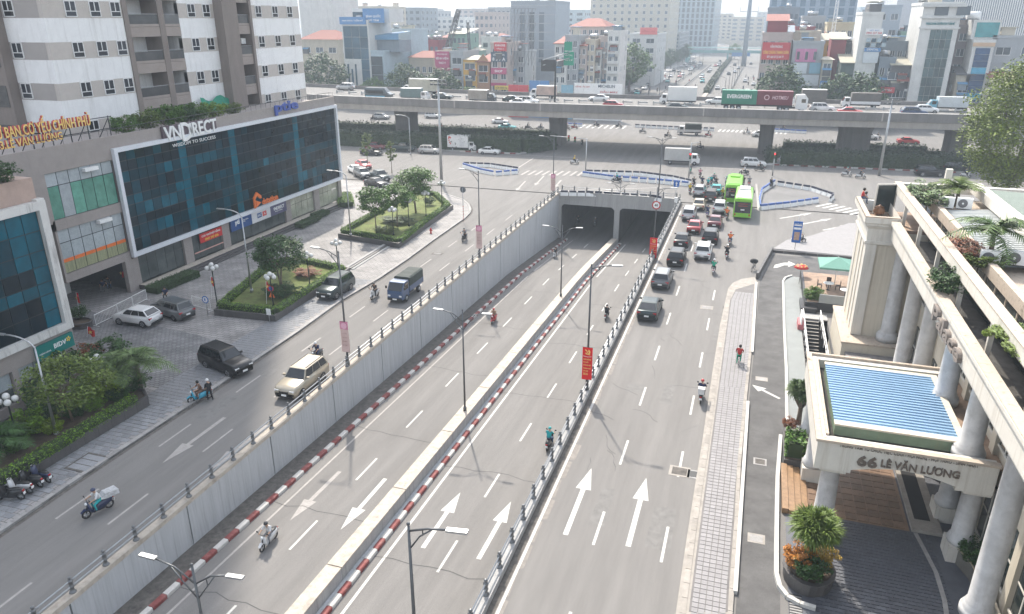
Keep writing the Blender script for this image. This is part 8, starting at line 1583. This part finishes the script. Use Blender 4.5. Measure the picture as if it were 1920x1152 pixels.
# crane boom, cell mast, pylon, footbridge
def lattice(o, a, b, w, n, m_, r=.07, name='lattice'):
    a, b = Vector(a), Vector(b); d = (b-a).normalized(); s = d.cross(Vector((0,1,0))).normalized()*w; u = Vector((0,w,0)); C4 = [s+u, s-u, -s-u, -s+u]; q = MB()
    for c in C4: q.tube([a+c, b+c*.55], r, 4)
    for i in range(n):
        t0, t1 = i/n, (i+1)/n
        for j in range(4): k0, k1 = 1-.45*t0, 1-.45*t1; q.tube([a.lerp(b,t0)+C4[j]*k0, a.lerp(b,t1)+C4[(j+1)%4]*k1], r*.6, 3)
    obj(name, q, m_, o)
p = fx(822,100,250); o = thing('crane', 'lattice crane boom leaning among the left houses', 'crane', (p.x,250,0)); e = fx(860,18,250); lattice(o, (0,0,p.z-9), (e.x-p.x,0,e.z), 1.0, 16, METAL, .16, 'boom'); obj('boom_head', MB().obox((e.x-p.x-.9,0,e.z-2.5),(.9,.9,3.2), Matrix.Rotation(R(25),3,'Y')), GSG, o); obj('cab', MB().box(-2,-1.5,0,2,1.5,max(3,p.z-8.5)), GSG, o)
p = fx(884,110,262); e = fx(877,42,262); o = thing('crane', 'thin second boom right of the lattice crane', 'crane', (p.x,262,0)); lattice(o, (0,0,2), (e.x-p.x,0,e.z), .5, 14, METAL, .12, 'boom')
p = fx(1398,85,480); o = thing('pylon', 'tall hazy tubular power pylon over the boulevard', 'pylon', (p.x,480,0)); q = MB(); q.tube([(0,0,0),(0,0,44)],[1.5,1.0],10); obj('shaft', q, SLATE, o)
for z_, w in ((30,5.0),(37,5.0),(42,4.5)):
    q = MB(); q.tube([(-w,0,z_),(w,0,z_)],.16,5)
    for s_ in (-1,1): q.tube([(s_*w,0,z_),(s_*w,0,z_+3)],.12,4)
    obj('cross_arm', q, SLATE, o)
p0, p1 = fx(1292,88,520), fx(1442,88,520); o = thing('footbridge', 'pale teal covered footbridge spanning the boulevard in the haze', 'footbridge', (p0.x,520,0)); TEAL = mat('teal_bridge_paint', (.16,.36,.36), .6, var=.06); wobj('deck', MB().box(p0.x,520,5.6,p1.x,523,6.2), TEAL, o); wobj('side_panel', MB().box(p0.x,519.8,6.2,p1.x,519.95,7.4), TEAL, o); wobj('roof', MB().box(p0.x-.5,519.5,8.6,p1.x+.5,523.5,8.9), TEAL, o)
for X in (p0.x+.6, lerp(p0.x,p1.x,.5), p1.x-.6): wobj('pier', MB().box(X-.5,521,0,X+.5,522.2,5.59), TEAL, o)
q = MB(); q.add([(p0.x,519.9,6.2),(p0.x,521.5,6.2),(p0.x-3,500,0),(p0.x-3,501.5,0)],[(0,1,3,2)]); q.box(p0.x-.2,503,0,p0.x+1.2,519.7,3.0); wobj('stair', q, TEAL, o)
wobj('sign_panel', MB().box(lerp(p0.x,p1.x,.55),519.6,3.8,lerp(p0.x,p1.x,.78),519.75,6.1), SGB, o)
o = thing('cell_mast', 'thin telecom mast rising from the roofs right of the boulevard', 'mast', (fx(1562,60,262).x,262,0)); lattice(o, (0,0,15), (0,0,34), .6, 14, WMETAL, .07, 'mast'); obj('pole', MB().tube([(0,0,0),(0,0,16)],.5,6), GREYB, o)
# boulevard: medians, rails, traffic
hb_ = hedge('long dark hedge on the boulevard median', [(-19.0,296),(-20.0,340),(-21.5,440),(-22.0,560)], 2.2, 1.5, .0, HEDGED, dens=9, size=.32, wob=.3); obj('median_nose', MB().box(-19.6,214,0,-18.2,295,.3), CONCY, kind='structure')
for X, lb in ((-34.5,'left'),(-29.5,'inner left'),(-10.8,'right')):
    o = thing('road_rail', f'dark {lb} guard rail along the far boulevard', 'railing', (X,300,0)); q = MB(); q.box(X-.08,240,.55,X+.08,480,.95); wobj('rail', q, METAL, o)
    for y in range(240,480,8): wobj('post', MB().box(X-.06,y,0,X+.06,y+.15,.55), METAL, o)
for X in (-34.5,-10.8):
    for y in range(250,500,28):
        o = thing('street_lamp', 'thin hazy street lamp beside the %s boulevard guard rail' % ('left' if X < -20 else 'right'), 'street lamp', (X+.3,y,0), 0, 'hazy street lamps along the boulevard'); obj('pole', MB().tube([(0,0,0),(0,0,9)],[.12,.07],6), METAL, o); obj('arm', MB().tube([(0,0,8.8),(-1.6,0,9.3)],.05,5), METAL, o)
for X0_, X1_, lb in ((-51,-47,'left_pavement'),(4,8,'right_pavement')): obj('pavement', MB().box(X0_,214,0,X1_,1200,.15), STONEG, kind='structure')
def fcar2(X, Y, c, kind, lb):
    P = car_meshes(kind); o = thing('sedan' if kind == 'sedan' else 'minivan', f'tiny {c} car {lb}', 'car', (X,Y,0), NORTH if X > -19 else SOUTH, 'distant cars on the boulevard'); put(o, {k: P[k] for k in P if k.split('.')[0] in ('body','windscreen','rear_window','side_window','wheel')}, pmat(c))
cols = ['white','silver','black','grey','red','white','teal','dark grey']; rc = random.Random(21)
spots = [(-44.5,290,'white'),(-42.5,284,'teal'),(-44,305,'white'),(-25.5,272,'white'),(-45,322,'silver'),(-45,338,'white'),(-44,352,'grey')] + [(rc.choice([-45,-42,-39,-37,-27,-25]), rc.uniform(340,520), None) for _ in range(34)] + [(rc.choice([-16,-13,-7,-3,0]), rc.uniform(280,500), None) for _ in range(14)] + [(-4.5,300,'white'),(-1.0,296,'silver')]
for i, (X, Y, c) in enumerate(spots): fcar2(X + rc.uniform(-.6,.6), Y, c or rc.choice(cols), rc.choice(['sedan','mpv','sedan']), 'in the distant traffic on the left boulevard carriageway' if X < -19 else 'in the distant traffic on the right boulevard carriageway')
for i in range(34):
    X = rc.uniform(-44,-23) if i < 24 else rc.uniform(-8,2); Y = rc.uniform(235,400); h = NORTH if X > -19 else SOUTH; k = rc.choice(['black','grey','red','navy'])
    o = thing('motorbike', f'tiny {k} motorbike in the distant traffic on the {"left" if X < -19 else "right"} boulevard carriageway', 'motorbike', (X,Y,0), h, 'distant motorbikes on the boulevard'); put(o, {n: v for n, v in bike_meshes('scooter').items() if n in ('wheel','body','seat')}, bp(k))
    person('ride', (X,Y,0), h, f'tiny motorbike rider in {k} on the far {"left" if X < -19 else "right"} boulevard carriageway', k, 'black', 'black', group='distant riders on the boulevard')
# hazy roofside plants on the podium
for i, (y, s, lf) in enumerate(((60.5,1.0,LEAF),(63.5,1.1,LEAFO),(66.5,1.2,LEAF),(69.0,1.0,LEAFD),(71.0,1.1,LEAF),(74.0,1.0,LEAFY),(77.5,.8,LEAFO))): shrub(('sparse roof shrub beside the yellow letters','tall thin roof shrub left of the green net','leafy roof shrub below the tower windows','dark roof shrub behind the raised white letters','bushy roof plant in front of the balconies','yellow green roof shrub under the green net','last small roof shrub beside the green net')[i], (-60.5,y,15.0), s, lf, i, sz=(s*1.2,s*1.5,s*1.25))
for i, y in enumerate((34.2,36.6)): shrub(('leafy shrub on the salmon parapet at the left edge','bushy shrub at the corner of the salmon parapet')[i], (XB-.9,y,15.5), 1.0, (LEAF,LEAFD)[i], i, sz=(1.1,1.35,1.0))
# ---------------------------------------------------------------- air
hz = MB().box(-1600,-320,-11,1600,2050,103); H_ = obj('haze', hz, None, kind='stuff')
M = bpy.data.materials.new('air'); M.use_nodes = True; t = M.node_tree; t.nodes.remove(t.nodes['Principled BSDF']); v = t.nodes.new('ShaderNodeVolumePrincipled'); v.inputs['Color'].default_value = (.44,.505,.575,1); v.inputs['Density'].default_value = HAZE; v.inputs['Anisotropy'].default_value = .25
t.links.new(v.outputs[0], t.nodes['Material Output'].inputs['Volume']); H_.data.materials.clear(); H_.data.materials.append(M)
